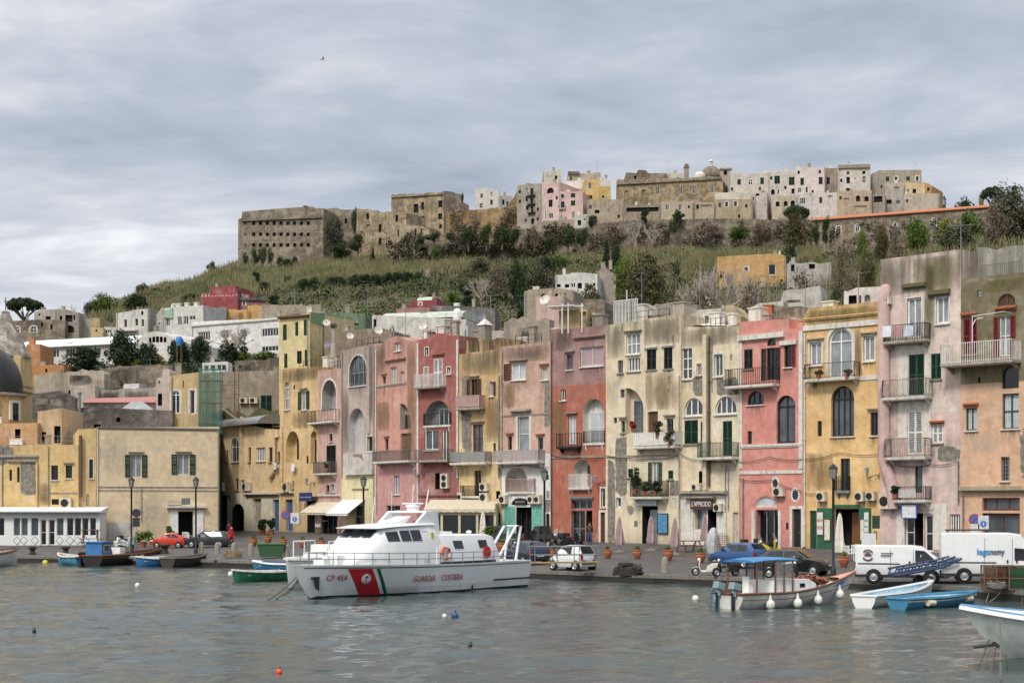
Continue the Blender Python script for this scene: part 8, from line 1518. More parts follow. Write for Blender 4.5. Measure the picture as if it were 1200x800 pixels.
scooter('white retro scooter in front of the terracotta pot, left of the fishing boat canopy',828,674,PI-.1,SW);scooter('black scooter right of the white retro scooter',851,675,PI+.3,SB);scooter('black and white motorbike in front of the black car',916,677,PI-.3,SB,PLASTICW,True)
scooter('yellow and black touring scooter behind the bright blue car',885,652,-.9,SY,None,True);scooter('second yellow and black scooter in front of the scooter shop window',902,651,-.7,SY,None,True)
scooter('black scooter standing left of the red lit motorbike before the brick red house',655,642,PI+.9,SB,None,True);scooter('motorbike with a red tail before the brick red house shop',672,642,.6,SB,M('red_seat','#7d2024',.5),True)
scooter('white scooter at the left quay beside the wooden tables',138,643,-1.1,SW);scooter('white and grey scooter right of the wooden tables, under the lamp post',149,643,-.7,paint('silver_scooter_paint','#b9bcc0'),None,True)
p=QP(1082,686);t=thing('boat_trailer','blue lattice boat trailer parked in front of the white delivery van','trailer',p,.12);mb=MB();BLUEP=M('trailer_blue_paint','#243a5c',.5,dirt=.3)
for y in(-.6,.6):
 mb.tube([(-1.6,y,.55),(.8,y,.95),(1.9,y*.3,1.35)],.07,5);mb.tube([(-1.6,y,.85),(.8,y,1.25),(1.5,y*.6,1.45)],.06,5)
 for i in range(9):x=-1.6+i*.34;mb.tube([(x,y,.55+.16*(x+1.6)*1.03),(x+.17,y,.86+.16*(x+1.7)*1.03)],.04,4)
for i in range(6):x=-1.5+i*.45;mb.tube([(x,-.6,.57+.165*(x+1.6)),(x,.6,.57+.165*(x+1.6))],.045,4);mb.box(x-.12,x+.2,-.55,.55,.5+.165*(x+1.6),.53+.165*(x+1.6))
mb.build('lattice_frame',BLUEP,t)
for s in(1,-1):wheel(t,.0,s*.75,.27,.16)
def protos(make,spots,group):
 o0=None
 for p,rz,lab,sc in spots:
  o=make(p,lab) if o0 is None else copy_tree(o0,p,rz,lab)
  o.location=p;o.rotation_euler=(0,0,rz);o.scale=(sc,)*3;o0=o0 or o;o['group']=group
def mk_pot(p,lab):
 t=thing('flower_pot',lab,'flower pot',p);mb=MB();mb.lathe([(.2,0),(.24,.05),(.4,.42),(.43,.6),(.36,.72),(.43,.78),(.42,.86),(.34,.86),(.3,.75),(.02,.72)],16);mb.build('pot',TERRA,t,True);rg=random.Random(9);mb=MB();leaves(mb,(0,0,1.0),(.3,.3,.22),90,.16,rg);mb.build('plant',L_BRIGHT,t,fix=False);return t
pots=[(297,640,'large terracotta pot first from the left on the square'),(314,637,'terracotta pot in front of the left blue shop door'),(332,640.5,'terracotta pot under the no parking sign'),(354.5,641.5,'terracotta pot in front of the blue shop sign'),(376.5,642,'terracotta pot below the beige awning'),(399.5,642,'terracotta pot below the white awning, above the patrol boat foredeck'),(588,646.5,'terracotta pot beside the first dark three wheeler'),(647,654,'terracotta pot behind the tiny white car'),(712,654,'terracotta pot right of the tiny white car'),(747,654.5,'terracotta pot between the two left closed umbrellas'),(783,656.5,'terracotta pot above the short stone bollard'),(821,659,'terracotta pot above the white retro scooter'),(989,664,'terracotta pot at the foot of the white closed umbrella')]
protos(mk_pot,[(QP(x,y),rnd.uniform(0,6),l,rnd.uniform(.7,.82)) for x,y,l in pots],'terracotta flower pots along the quay')
def mk_bollard(p,lab):
 t=thing('bollard',lab,'bollard',p);mb=MB();mb.lathe([(.22,-.1),(.2,.1),(.18,.75),(.14,.9),(.02,.96)],12);mb.build('bollard_post',STONE,t,True);return t
def one(p,lab):
 mb=MB();mb.lathe([(.24,-.1),(.21,.08),(.19,.75),(.15,.9),(.02,.96)],12);return tag(mb.build('bollard',STONE,None,True,loc=p),lab,'bollard')
protos(one,[(QP(x,y),0,l,1.0) for x,y,l in((236,648.5,'grey stone bollard just right of the second lamp post'),(254.5,649,'grey stone bollard below the dark grey hatchback'),(274,649.5,'grey stone bollard with nets heaped at its foot'),(294,650.5,'grey stone bollard left of the green bin'),(336,653,'grey stone bollard right of the green bin'),(779,671,'short grey stone bollard alone on the middle of the quay'))],'stone bollards along the quay edge')
def mk_moor(p,lab):
 mb=MB();mb.lathe([(.3,-.05),(.28,.1),(.2,.2),(.2,.42),(.36,.5),(.36,.62),(.1,.68),(.02,.68)],14);return tag(mb.build('mooring_bollard',M('rusty_cast_iron','#3d332d',.8,.3),None,True,loc=p),lab,'mooring bollard')
protos(mk_moor,[(QP(x,y),0,l,s) for x,y,l,s in((193,648.5,'rusty iron mooring bollard below the red car',1.2),(733,674.5,'rusty iron mooring bollard with a heap of old rope',1.2),(38,649.5,'iron mooring bollard before the left veranda windows',1.),(77,649.5,'iron mooring bollard before the veranda door',1.))],'iron mooring bollards')
def heap(px,py,r,lab,mat,seed):
 rg=random.Random(seed);p=QP(px,py);mb=MB()
 for i in range(60):a=rg.uniform(0,6.28);mb.tube([(r*math.cos(a+b*.6)*rg.uniform(.5,1),r*.6*math.sin(a+b*.6),max(.03,.08+.75*r*rg.random()*(1-abs(b-3)/4))) for b in range(6)],.03,4)
 tag(mb.build('rope_heap',mat,None,True,loc=p),lab,'rope')
heap(273,653.5,.75,'heap of straw coloured nets and rope on the left quay edge',ROPE,1);heap(736,675.5,.9,'tangled heap of old rope around the rusty bollard',M('dark_rope'),2);heap(1168,691,.5,'loose rope and chain at the corner of the right quay',M('grey_chain','#6d6a66',.7),3)
def lamp(px,py,ytop,lab):
 p=QP(px,py);H=(py-ytop)*p.y/F;t=thing('street_lamp',lab,'street lamp',p,0,'street lamps on the quay');mb=MB();mb.lathe([(.16,0),(.15,.5),(.08,.6),(.07,H-.95),(.11,H-.9),(.05,H-.85)],10);mb.build('post',IRON,t,True)
 mb=MB();mb.lathe([(.07,H-.85),(.14,H-.8),(.22,H-.3),(.22,H-.28)],6);mb.build('lantern',MATS.get('lantern_glass') or M('lantern_glass','#8d918c',.2),t);mb=MB();mb.lathe([(.26,H-.28),(.24,H-.22),(.05,H-.02),(.02,H)],6);[mb.tube([(.16*math.cos(a),.16*math.sin(a),H-.8),(.24*math.cos(a),.24*math.sin(a),H-.26)],.015,3) for a in[PI/3*k for k in range(6)]];mb.build('lantern_cap',IRON,t)
for a in((154,650.5,558,'street lamp before the left window of the cream block'),(229.5,649,558,'street lamp between the red car and the dark hatchback'),(426,648,557,'street lamp beside the white awning'),(638,660,548,'street lamp in front of the dusty salmon house'),(976.5,676,543,'tall street lamp in front of the yellow house')):lamp(*a)
for x,y,l,s in((1022,558,'iron wall lamp on the yellow house beside its air conditioners',1),):wall_lamp(H_YEL,x,y,l,s)
wall_lamp(H_RED,704,566,'iron wall lamp on the brick red house',1);wall_lamp(H_ROSE,492,557,'iron wall lamp on the deep rose house',1);wall_lamp(H_BUT,366,567,'iron wall lamp above the blue shop sign',1)
t=thing('waste_bin','large green waste bin on the left quay edge','bin',QP(318,653.5),.1);mb=MB();mb.loft([[(-w,-d,z),(w,-d,z),(w,d,z),(-w,d,z)] for w,d,z in((.8,.45,.1),(1.0,.55,1.0))]);mb.build('container',M('bin_green','#2f5a34',.6,dirt=.4),t);mb=MB();mb.box(-1.05,1.05,-.6,.6,1.004,1.1);mb.build('lid',M('bin_lid_green','#3b6b40',.6),t)
def sign(px,py,lab,plates,pole=True,H=2.6):
 p=QP(px,py);t=thing('traffic_sign',lab,'sign',p,0,'traffic signs on the quay');mb=MB();mb.tube([(0,0,0),(0,0,H)],.035,6);mb.build('pole',GREYMETAL,t)
 for dx,z,r,sh,cols in plates:
  mb=MB()
  if sh=='disc':mb.lathe([(r,0),(r,.02),(.01,.02)],20,ax='y')
  else:mb.box(-r,r,-.02,0,-r*1.25,r*1.25)
  d=mb.build('sign_plate',cols[0],t,loc=(dx,-.06,z))
  mb=MB()
  if cols[1:] and sh=='disc':mb.lathe([(r*.78,-.025),(.01,-.027)],18,ax='y',cap=False);mb.v=[(x,-.004-abs(y) if False else-.012,zz) for x,y,zz in mb.v];d2=mb.build('sign_face',cols[1],d,fix=False)
  if len(cols)>2 and sh=='disc':mb=MB();mb.obox((0,-.022,0),(r*1.5,.01,r*.2),ry=-.78);mb.build('sign_bar',cols[2],d)
  if cols[1:] and sh!='disc':mb=MB();mb.lathe([(r*.6,-.03),(.01,-.03)],16,ax='y',cap=False);mb.v=[(x,-.03,zz-r*.3) for x,y,zz in mb.v];mb.build('sign_face',cols[1],d,fix=False);mb=MB();mb.box(-.03,.03,-.045,-.035,-r*.6,0);mb.box(-r*.6,r*.6,-.03,-.022,r*.7,r*.95);mb.build('sign_symbol',cols[2],d)
SBL,SRD,SWH,SBK=M('sign_blue','#3d6cb8',.5),M('sign_red','#a32630',.5),M('sign_white','#cfcfcb',.5),M('sign_back_grey','#2a2b2d',.6)
sign(160,646,'round dark sign seen from behind on a thin white pole, before the cream block',[(0,3.2,.36,'disc',(SBK,)),(0,2.45,.3,'sq',(SBK,))],H=3.4);sign(338,638,'red and blue no parking sign with a white blue panel beside it, on the square',[(-.25,2.55,.38,'disc',(SRD,SBL,SRD)),(.55,2.3,.36,'sq',(SWH,SBL,SWH))],H=2.9);sign(1144,668,'no parking sign with a white blue panel behind the tall van',[(-.1,2.85,.33,'disc',(SRD,SBL,SRD)),(.38,2.7,.3,'sq',(SWH,SBL,SWH)),(-.1,2.3,.25,'sq',(SWH,))],H=3.1)
def shopsign(h,x0,y0,x1,y1,lab,txt,back,ink,out=.12,tsz=.5,tw=None,fr=None):
 u0,u1,z0,z1=h.rect(x0,y0,x1,y1);t=thing('shop_sign',lab,'shop sign',h.at((u0+u1)/2,-.03,(z0+z1)/2),h.rz,'shop signs');W_,H_=u1-u0,z1-z0
 mb=MB();mb.box(-W_/2,W_/2,-out,-out+.06,-H_/2,H_/2);mb.box(-W_/2+.1,W_/2-.1,-out+.06,.02,-.05,.05);b=mb.build('sign_board',back,t)
 if fr:mb=MB();[mb.box(*q) for q in((-W_/2-.06,W_/2+.06,-out-.02,-out+.07,H_/2,H_/2+.06),(-W_/2-.06,W_/2+.06,-out-.02,-out+.07,-H_/2-.06,-H_/2),(-W_/2-.06,-W_/2,-out-.02,-out+.07,-H_/2,H_/2),(W_/2,W_/2+.06,-out-.02,-out+.07,-H_/2,H_/2))];mb.build('sign_frame',fr,t)
 for i,line in enumerate(txt):text_mesh(line,H_*tsz,'lettering',ink,t,(0,-out-.012,(len(txt)/2-.5-i)*H_*tsz*1.05),width=min(W_*.86,(tw or 9)))
INKW,INKG,INKR=M('ink_white','#dddcd6',.6),M('ink_grey','#7d8790',.6),M('ink_red','#a8262c',.6)
shopsign(H_PY2,812,585,838,596,"maroon sign with white lettering over the white bar",["L'APPRODO"],M('maroon_board','#4a2a2a',.6),INKW,.3,.75)
shopsign(H_PY1,747,586,771,592,'pale grey sign over the shop left of the white bar',['BAR CAFFE'] if False else['~~~~~~'],M('pale_board','#c5c9cc',.6),INKG,.2,.7)
shopsign(H_TALL,1062,591.5,1078,606,'small white square sign with a dark blue frame over the white shop',['- - -','- - -'],M('white_board','#d9dadb',.5),INKG,.5,.3,fr=M('sign_blue'))
shopsign(H_BUT,359,577,374,587,'dark blue hanging sign over the narrow passage',['~~~~~'],M('navy_board','#2e3a66',.6),INKW,.8,.5);shopsign(H_CREAM,196,585,212,591,'small cream sign over the white shop door of the cream block',['~~~~~'],M('cream_board','#c3b89c',.6),INKG,.1,.7)
shopsign(H_PY1,772,602,783,624,'black framed notice board with a blue poster',[],M('poster_blue','#4a86a8',.5,var=.4,scale=5),INKW,.1,fr=TRIM);shopsign(H_YEL,959.5,600,966,626,'white poster with red and grey prints on the green shop front',['o','o'],M('poster_white','#cfcfca',.6,var=.15),INKR,.2,.3);shopsign(H_YEL,1014.5,600,1019.5,634,'tall white menu board on the right of the green shop front',['=','=','='],M('poster_white'),INKG,.2,.2);shopsign(H_SAL,604,584,617,591,'white lettering arched over the turquoise shop doors',['~~~~'],TRIM,INKW,.1,.7);shopsign(H_NP,379,603,385,617,'white and red standing board under the beige awning',['8'],M('poster_white'),INKR,.9,.8)
def mk_par(p,lab,col,h=2.5):
 t=thing('closed_parasol',lab,'parasol',p,0,'closed parasols in front of the cafes');mb=MB();mb.tube([(0,0,0),(0,0,h+.1)],.03,6);mb.build('pole',GREYMETAL,t)
 mb=MB();rings=[]
 for k in range(9):z=.55+(h-.55)*k/8;r=.24*(1-k/8)**.6+.06+(.05 if k==1 else 0);rings.append([(r*(1+.22*math.cos(5*a))*math.cos(a+k*.1),r*(1+.22*math.cos(5*a))*math.sin(a+k*.1),z) for a in[2*PI*j/20 for j in range(20)]])
 mb.loft(rings);mb.build('cloth',col,t,True);mb=MB();mb.lathe([(.45,0),(.45,.08),(.08,.12),(.06,.3)],12);mb.build('base',STONE,t)
MAUVE,CREAMC=M('mauve_parasol_cloth','#9a8585',.9,dirt=.2),M('cream_parasol_cloth','#d4cec2',.9,dirt=.15)
for a in((726,647,'mauve closed parasol against the grey bare plaster',MAUVE),(763,645,'mauve closed parasol in front of the dark shop door',MAUVE),(791,650,'mauve closed parasol right of the notice board',MAUVE),(826,642,'mauve closed parasol in front of the white bar',MAUVE),(984,657,'cream closed parasol in front of the green shop',CREAMC,3.0),(194,634,'cream closed parasol left of the white shop door',CREAMC),(174,635,'cream closed parasol against the cream block',CREAMC),(566,634,'cream closed parasol at the right end of the restaurant tent',CREAMC)):mk_par(QP(a[0],a[1]),*a[2:])
def mk_chair(p,lab):
 t=thing('plastic_chair',lab,'chair',p);mb=MB();mb.box(-.24,.24,-.24,.24,.42,.46);mb.build('seat',PLASTICW,t);mb=MB();[mb.box(x-.03,x+.03,.2,.24,.46,.9) for x in(-.2,-.07,.07,.2)];mb.box(-.25,.25,.2,.25,.84,.92);[mb.box(s*.25-.025,s*.25+.025,-.2,.24,.64,.67) for s in(1,-1)];mb.build('backrest',PLASTICW,t)
 for x in(-.22,.22):
  for y in(-.22,.22):mb=MB();mb.tube([(x*1.1,y*1.1,0),(x,y,.43)],.025,5);mb.build('leg',PLASTICW,t)
 return t
protos(mk_chair,[(QP(x,y),r,l,1.05) for x,y,r,l in((994,657,.4,'white plastic chair just right of the cream parasol'),(1001,656,-.5,'white plastic chair in the middle before the green shop'),(1008,655,2.6,'white plastic chair under the green shop menu board'),(1013,657,-1.2,'white plastic chair nearest to the white standing board'),(223,636,2.2,'white chair outside the white shop door of the cream block'),(217,635,.3,'white chair left of the second lamp post'))],'white plastic chairs outside the cafes')
def mk_table(p,lab):
 t=thing('picnic_table',lab,'table',p);mb=MB();[mb.box(-.9,.9,-.4+.2*i,-.23+.2*i,.74,.79) for i in range(4)];mb.build('table_top',WOOD,t)
 for y in(-.75,.75):mb=MB();mb.box(-.9,.9,y-.14,y+.14,.43,.47);mb.build('bench',WOOD,t)
 for x in(-.65,.65):mb=MB();mb.tube([(x,-.7,0),(x,-.25,.74)],.05,4);mb.tube([(x,.7,0),(x,.25,.74)],.05,4);mb.tube([(x,-.8,.4),(x,.8,.4)],.045,4);mb.build('trestle',WOOD,t)
 return t
protos(mk_table,[(QP(x,y),r,l,1.) for x,y,r,l in((106,641,.1,'brown wooden picnic table at the right end of the veranda'),(127,641,.2,'brown wooden picnic table against the cream block'),(808,646,.4,'wooden bar table in front of the white bar'))],'brown wooden tables outdoors')
t=thing('picnic_table','second brown picnic table stacked upside on the first one','table',QP(106,641)+Vector((0,0,.82)),.12);mb=MB();mb.box(-.9,.9,-.4,.4,.7,.76);mb.build('table_top',WOOD,t);mb=MB();[mb.box(x-.06,x+.06,-.3,.3,0,.7) for x in(-.6,.6)];mb.build('trestle',WOOD,t)
for x,y,l,c in((1163,690,'brown wooden lobster trap frame before the tall van',WOOD),(1177,690,'middle wooden trap frame before the tall van',M('rust_net','#6a4636',.9)),(1192,690.5,'green netted trap at the right edge',M('green_net','#2f5238',.9))):
 p=QP(x,y);t=thing('fish_trap',l,'fish trap',p,-.1,'fish traps on the quay');mb=MB()
 for a in(-.45,.45):
  for b in(-.4,.4):mb.box(a-.03,a+.03,b-.03,b+.03,0,1.15)
 for z in(.05,.55,1.12):[mb.box(-.45,.45,b-.025,b+.025,z-.025,z+.025) for b in(-.4,.4)];[mb.box(a-.025,a+.025,-.4,.4,z-.025,z+.025) for a in(-.45,.45)]
 mb.build('frame',WOOD,t);mb=MB()
 for i in range(13):u=-.42+.07*i;[mb.tube([(u,b,.03),(u+.05,b,1.12)],.012,3) for b in(-.38,.38)];z=.05+.085*i;[mb.tube([(-.43,b,z),(.43,b,z)],.012,3) for b in(-.38,.38)]
 mb.box(-.42,.42,-.02,.02,.05,1.05);mb.build('netting',c,t)
t=thing('standing_board','white standing advertising board between the parasol and the white delivery van','sign board',QP(1018,664),-.3);mb=MB();mb.box(-.42,.42,-.05,.0,.1,2.0);mb.build('panel',M('poster_white'),t);mb=MB();mb.tube([(-.3,.0,1.5),(-.3,.5,0)],.03,4);mb.tube([(.3,0,1.5),(.3,.5,0)],.03,4);mb.build('strut',GREYMETAL,t)
t=thing('covered_stand','grey plastic sheet over a stand beside the white bar','covered stand',QP(836,648));mb=MB();mb.lathe([(.5,0),(.48,.6),(.4,1.3),(.2,1.75),(.02,1.8)],9);[None for _ in()];mb.v=[(x*(1+.15*math.sin(z*7+x*5)),y,z) for x,y,z in mb.v];mb.build('sheet',M('grey_plastic_sheet','#a5a8ab',.5,var=.3),t,True)
t=thing('lattice_screen','dark lattice screen with rounded top beside the covered stand','screen',QP(846,650),-.2);mb=MB()
for i in range(10):mb.tube([(-.5+i*.11,0,.05),(-.5+i*.11,0,1.2+.35*math.sin(PI*i/9))],.022,4);mb.tube([(-.5,.0,.1+i*.13),(.5,0,.1+i*.13)],.022,4)
mb.build('lattice',WOOD,t)
def awning(h,x0,y0,x1,y1,lab,mat,d=1.6,drop=None):
 u0,u1,z0,z1=h.rect(x0,y0,x1,y1);t=thing('awning',lab,'awning',h.at(u0,-.03,z0),h.rz,'shop awnings');W_=u1-u0;H_=z1-z0;mb=MB();n=16;o=0
 mb.v=[(W_*i/n,0,H_) for i in range(n+1)]+[(W_*i/n,-d,.22) for i in range(n+1)]+[(W_*i/n,-d-.01,.0+.05*(i%2)) for i in range(n+1)]
 for r in range(2):[mb.face((r*(n+1)+i,r*(n+1)+i+1,(r+1)*(n+1)+i+1,(r+1)*(n+1)+i)) for i in range(n)]
 mb.face((0,n+1,0+2*(n+1)));mb.build('cloth',mat,t,fix=False);mb=MB();[mb.tube([(x,0,-.2),(x,-d,.2)],.02,4) for x in(.05,W_-.05)];mb.tube([(0,-d,.2),(W_,-d,.2)],.025,4);mb.build('frame',GREYMETAL,t)
BEIGE=M('beige_awning_cloth','#c4b8a3',.9,dirt=.15)
awning(H_NP,368,588,399.5,603,'beige awning over the shop of the narrow pink house',BEIGE);awning(H_GM,402,585,428,604,'white awning over the shop of the grey mauve house',M('white_awning_cloth','#dcdcd8',.8),1.9)
p0,p1=QP(497,634),QP(580,633);t=thing('restaurant_tent','beige canopied restaurant tent with plastic windows behind the patrol boat','tent',p0,math.atan2(p1.y-p0.y,p1.x-p0.x));W_=(p1-p0).length;mb=MB();n=20
mb.v=[(W_*i/n,3.2,3.55) for i in range(n+1)]+[(W_*i/n,-.25,2.75) for i in range(n+1)]+[(W_*i/n,-.27,2.45+.06*(i%2)) for i in range(n+1)]
for r in range(2):[mb.face((r*(n+1)+i,r*(n+1)+i+1,(r+1)*(n+1)+i+1,(r+1)*(n+1)+i)) for i in range(n)]
mb.build('canopy',BEIGE,t,fix=False);mb=MB()
for i in range(5):x=W_*i/4;mb.box(x-.1-(.2 if i==4 else 0)*0,x+.1,-.02,.1,-.1,2.7)
mb.box(0,W_,.0,.08,-.1,.6);mb.box(0,W_,.0,.08,2.25,2.7);mb.box(W_-.05,W_+.03,.1,3.2,-.1,3.2);mb.build('tent_wall',M('cream_tent_cloth','#c9bd9c',.8,dirt=.2),t)
for i in range(4):mb=MB();mb.box(W_*i/4+.1,W_*(i+1)/4-.1,.03,.06,.6,2.25);mb.build('clear_window',glass('d'),t)
h=House('veranda','white glazed restaurant veranda with dark window panes at the left quay','veranda',-40,140.3,117,141.2,[(-40,602),(117,600)],M('veranda_white','#e2e3e1',.6,dirt=.15,var=.06),base=.78,depth=3.2)
for i,(x0,x1) in enumerate(((-34,-27),(-24,-17),(-12,-3),(-1,4.5),(16.5,23),(25.5,32),(37,44.5),(67,74),(79,85.5),(88,94.5),(97,103),(106,112))):h.win(x0-.6,606.5,x1+.6,627.5,'white',1,1,'g' if i in(4,5,6,7) else 'k',sill=0,t=.05)
for x0,x1 in((47.5,54.5),(57,64.5)):h.win(x0,608.5,x1,638.5,'white',1,2,'k',sill=0,t=.08,name='door')
for x in(20,28,41,70,82,91,100):
 u,z=h.uz(x,633);mb=MB();mb.v=[(u,-.02,z+.42),(u-.36,-.02,z),(u,-.02,z-.42),(u+.36,-.02,z)];mb.face((0,1,2,3));mb.v+=[(u,-.025,z+.34),(u-.29,-.025,z),(u,-.025,z-.34),(u+.29,-.025,z)];mb.mi=1;mb.face((4,5,6,7));h.part(mb,'lozenge_panel',[GREYMETAL,MATS['veranda_white']])
mb=MB();mb.prism([(-.5,h.H-.05),(-.5,h.H+.12),(3.2,h.H+.5),(3.2,h.H-.05)],-.2,h.W+.2,'yz');h.part(mb,'roof',M('white_metal_roof'));mb=MB();mb.tube([(-.2,-.55,h.H),(h.W+.2,-.55,h.H)],.09,6);h.part(mb,'gutter',GREYMETAL);h.finish();H_VER=h
for hh,q,l,tl in((H_YEL,(960,576,970,587),'white air conditioner with a grille above the green shop front, leftmost of the yellow house',0),(H_YEL,(1005,576,1015,587),'white air conditioner under the iron lamp of the yellow house',0),(H_YEL,(1018,576,1028,586),'white air conditioner at the right corner of the yellow house',0),(H_TALL,(1034,578,1048,596),'large white air conditioner at the foot of the pink flue',0),(H_PINK,(909,571,921,581),'white air conditioner between the two oval windows',0),(H_PY2,(840,590,849,599),'white round cornered air conditioner beside the maroon sign',0),(H_PY2,(813,567,824,574),'grey air conditioner on the ledge over the white bar',0),(H_SAL,(588.5,580,596,590),'grey air conditioner left of the lunette over the turquoise doors',0),(H_SAL,(622,580,628.5,590),'first air conditioner right of the lunette over the turquoise doors',0),(H_SAL,(629.5,580,636,590),'last air conditioner right of the lunette over the turquoise doors',0),(H_OCH,(539.5,577,545,587),'white air conditioner left under the ochre house lower balcony',0),(H_OCH,(565.5,566,574,575),'upper air conditioner of the pair on the ochre house',0),(H_OCH,(565.5,577.5,575,587.5),'lower air conditioner of the pair on the ochre house',0),(H_ROSE,(519.5,555,528,572),'tall double fan air conditioner on the deep rose house',1),(H_LY,(72,583,84.5,595),'white air conditioner above the veranda roof',0),(H_GB,(281,466,290.5,472.5),'left air conditioner on the big grey brown wall',0),(H_GB,(292.5,466,302,472.5),'right air conditioner on the big grey brown wall',0),(H_CORN,(286.5,565,295,575),'old air conditioner on the corner house beside the tall flue',0),(H_BUT,(335.5,565,341.5,576),'old air conditioner above the right blue shop door',0),(H_CORN,(260,565,264.5,575),'air conditioner in the dark corner of the square',0),(H_TALL,(1036,347,1046,357),'white box under a sloped cover high on the tall pink house',0)):
 ac_unit(hh,*q,l,tl)
def on_roof(px,py,Y):return P(px,py,Y)
for a in((442,402,151,.45,'white satellite dish on the light salmon house left roof edge'),(496,398,140,.4,'satellite dish between the two gabled pink houses'),(410,408,152,.35,'small satellite dish on the grey mauve house roof'),(562,387,141,.5,'dark satellite dish above the ochre house'),(640,366,164,.6,'large satellite dish against the pink rooftop house'),(386,418,156,.45,'satellite dish in the dark yard behind the narrow pink house'),(382,392,160,.4,'small tilted dish under the chimney pot')):dish(P(a[0],a[1],a[2]),a[3],rnd.uniform(-.6,.6),a[4],M('grey_dish','#6f7174',.6) if 'dark' in a[4] else None)
for i,(x,yb,yt,Y,l) in enumerate(((575,402,345,142,'tall antenna above the ochre house parapet'),(550,404,372,143,'short antenna left of the pyramid capped chimney'),(523,395,366,144,'antenna above the deep rose house gable'),(475,396,352,152,'antenna in front of the green barrel vault'),(431,372,332,190,'double antenna on the green flat roof'),(393,416,378,158,'antenna beside the chimney pot'),(596,404,362,134,'antenna at the left of the crumbling parapet'),(615,376,345,139,'antenna on the crumbling parapet'),(740,376,345,121,'antenna behind the white cage fence'),(752,372,318,150,'very tall antenna before the rusty green tree'),(820,372,338,136,'yellowed comb antenna on the white roof'),(845,378,352,118,'antenna at the right of the white sheeting'),(900,364,322,124,'antenna pole on the brick chimney'),(910,376,333,118,'thin antenna on the salmon house roof'),(944,362,320,126,'antenna before the flaking white wall'),(969,360,330,124,'antenna behind the yellow parapet'),(1006,356,318,118,'antenna by the white rooftop room'),(889,376,340,122,'comb antenna left of the brick chimney'),(660,384,340,130,'antenna on the mauve house roof'),(345,372,338,180,'antenna on the lemon yellow house'),(118,458,428,184,'thin pole antenna on the plaster wall yard'),(176,455,420,186,'thin pole antenna on the stone wall yard'),(1126,300,262,104,'antenna on the tall pale pink house'),(700,204,188,438,'tiny antenna on the beige grey hilltop house'),(783,204,188,440,'tiny antenna on the abbey loft'),(1073,200,190,424,'tiny antenna on the grey cubic hilltop house'),(917,202,190,423,'tiny antenna on the off white hilltop house'))):
 antenna(P(x,yb,Y),(yb-yt)*Y/F,rnd.uniform(-.5,.5),l,6,i%2)
t=thing('chimney_pot','tall grey chimney pot with a dark cowl in the yard behind the narrow pink house','chimney',P(391,428,160));mb=MB();mb.lathe([(.35,0),(.32,2.2),(.22,2.25),(.2,3.9)],10);mb.build('flue',DULLGREY,t,True);mb=MB();mb.lathe([(.3,3.9),(.34,4.0),(.3,4.3),(.02,4.4)],10);mb.build('cowl',IRON,t)
t=thing('water_tank','bright blue round water tank among the dark trees','water tank',P(210,398,201));mb=MB();mb.lathe([(.38,-.8),(.42,-.3),(.42,.2),(.3,.42),(.02,.48)],14);mb.build('tank',M('tank_blue','#2f77bd',.4),t,True);mb=MB();[mb.box(x-.03,x+.03,y-.03,y+.03,-4.5,-.8) for x in(-.3,.3) for y in(-.3,.3)];mb.build('stand',WOOD,t)
def cloth(h,x0,y0,x1,y1,lab,mat,out=.92):
 u0,u1,z0,z1=h.rect(x0,y0,x1,y1);mb=MB();n=8;mb.v=[(u0+(u1-u0)*i/n,-out-.05*math.sin(i*1.9)-.02*k,z1-(z1-z0)*k/3) for i in range(n+1) for k in range(4)]
 for i in range(n):[mb.face((i*4+k,i*4+4+k,i*4+5+k,i*4+1+k)) for k in range(3)]
 o=mb.build('laundry',mat,None,True,False);o.matrix_world=Matrix.Translation(h.at(0,0,0))@Matrix.Rotation(h.rz,4,'Z');tag(o,lab,'laundry','washing hung on the facades')
CL=M('white_cloth','#d5d8dd',.9)
cloth(H_TALL,1042.5,383,1053,396,'white sheet hanging at the left of the top balcony',CL);cloth(H_TALL,1057,384,1066,394,'reddish cloth in the middle of the top balcony',M('rose_cloth','#a87f84',.9));cloth(H_TALL,1068,383,1079,395,'pale blue white cloth at the right of the top balcony',M('pale_blue_cloth','#b9c3cd',.9));cloth(H_TALL,1061,573,1081,583,'grey white sheet on the lowest balcony rail',M('grey_cloth','#aaa6a2',.9),.86);cloth(H_BUT,344.5,543.5,348.5,552,'small white washing under the open arch',CL,.3);cloth(H_CORN,325,542,328.5,550,'pale blue washing on the corner house pipe',M('pale_blue_cloth'),.4)
def bplant(h,x,y,wpx,hpx,lab,mat=None,out=.75,seed=0):
 u,z=h.uz(x,y);s=h.A.y/F if False else(h.at(u,0,0).y)/F;rg=random.Random(seed+int(x));t=thing('balcony_plant',lab,'plant',h.at(u,-out,z),h.rz,'potted plants on balconies');mb=MB();mb.lathe([(.14,0),(.2,.3),(.02,.3)],8);mb.build('pot',TERRA,t)
 mb=MB();[leaves(mb,(rg.uniform(-1,1)*wpx*s*.4,rg.uniform(-.15,.15),.3+hpx*s*rg.uniform(.1,.9)),(wpx*s*.25,.25,hpx*s*.2),45,.22,rg) for _ in range(9)];mb.build('foliage',mat or L_IVY,t,fix=False)
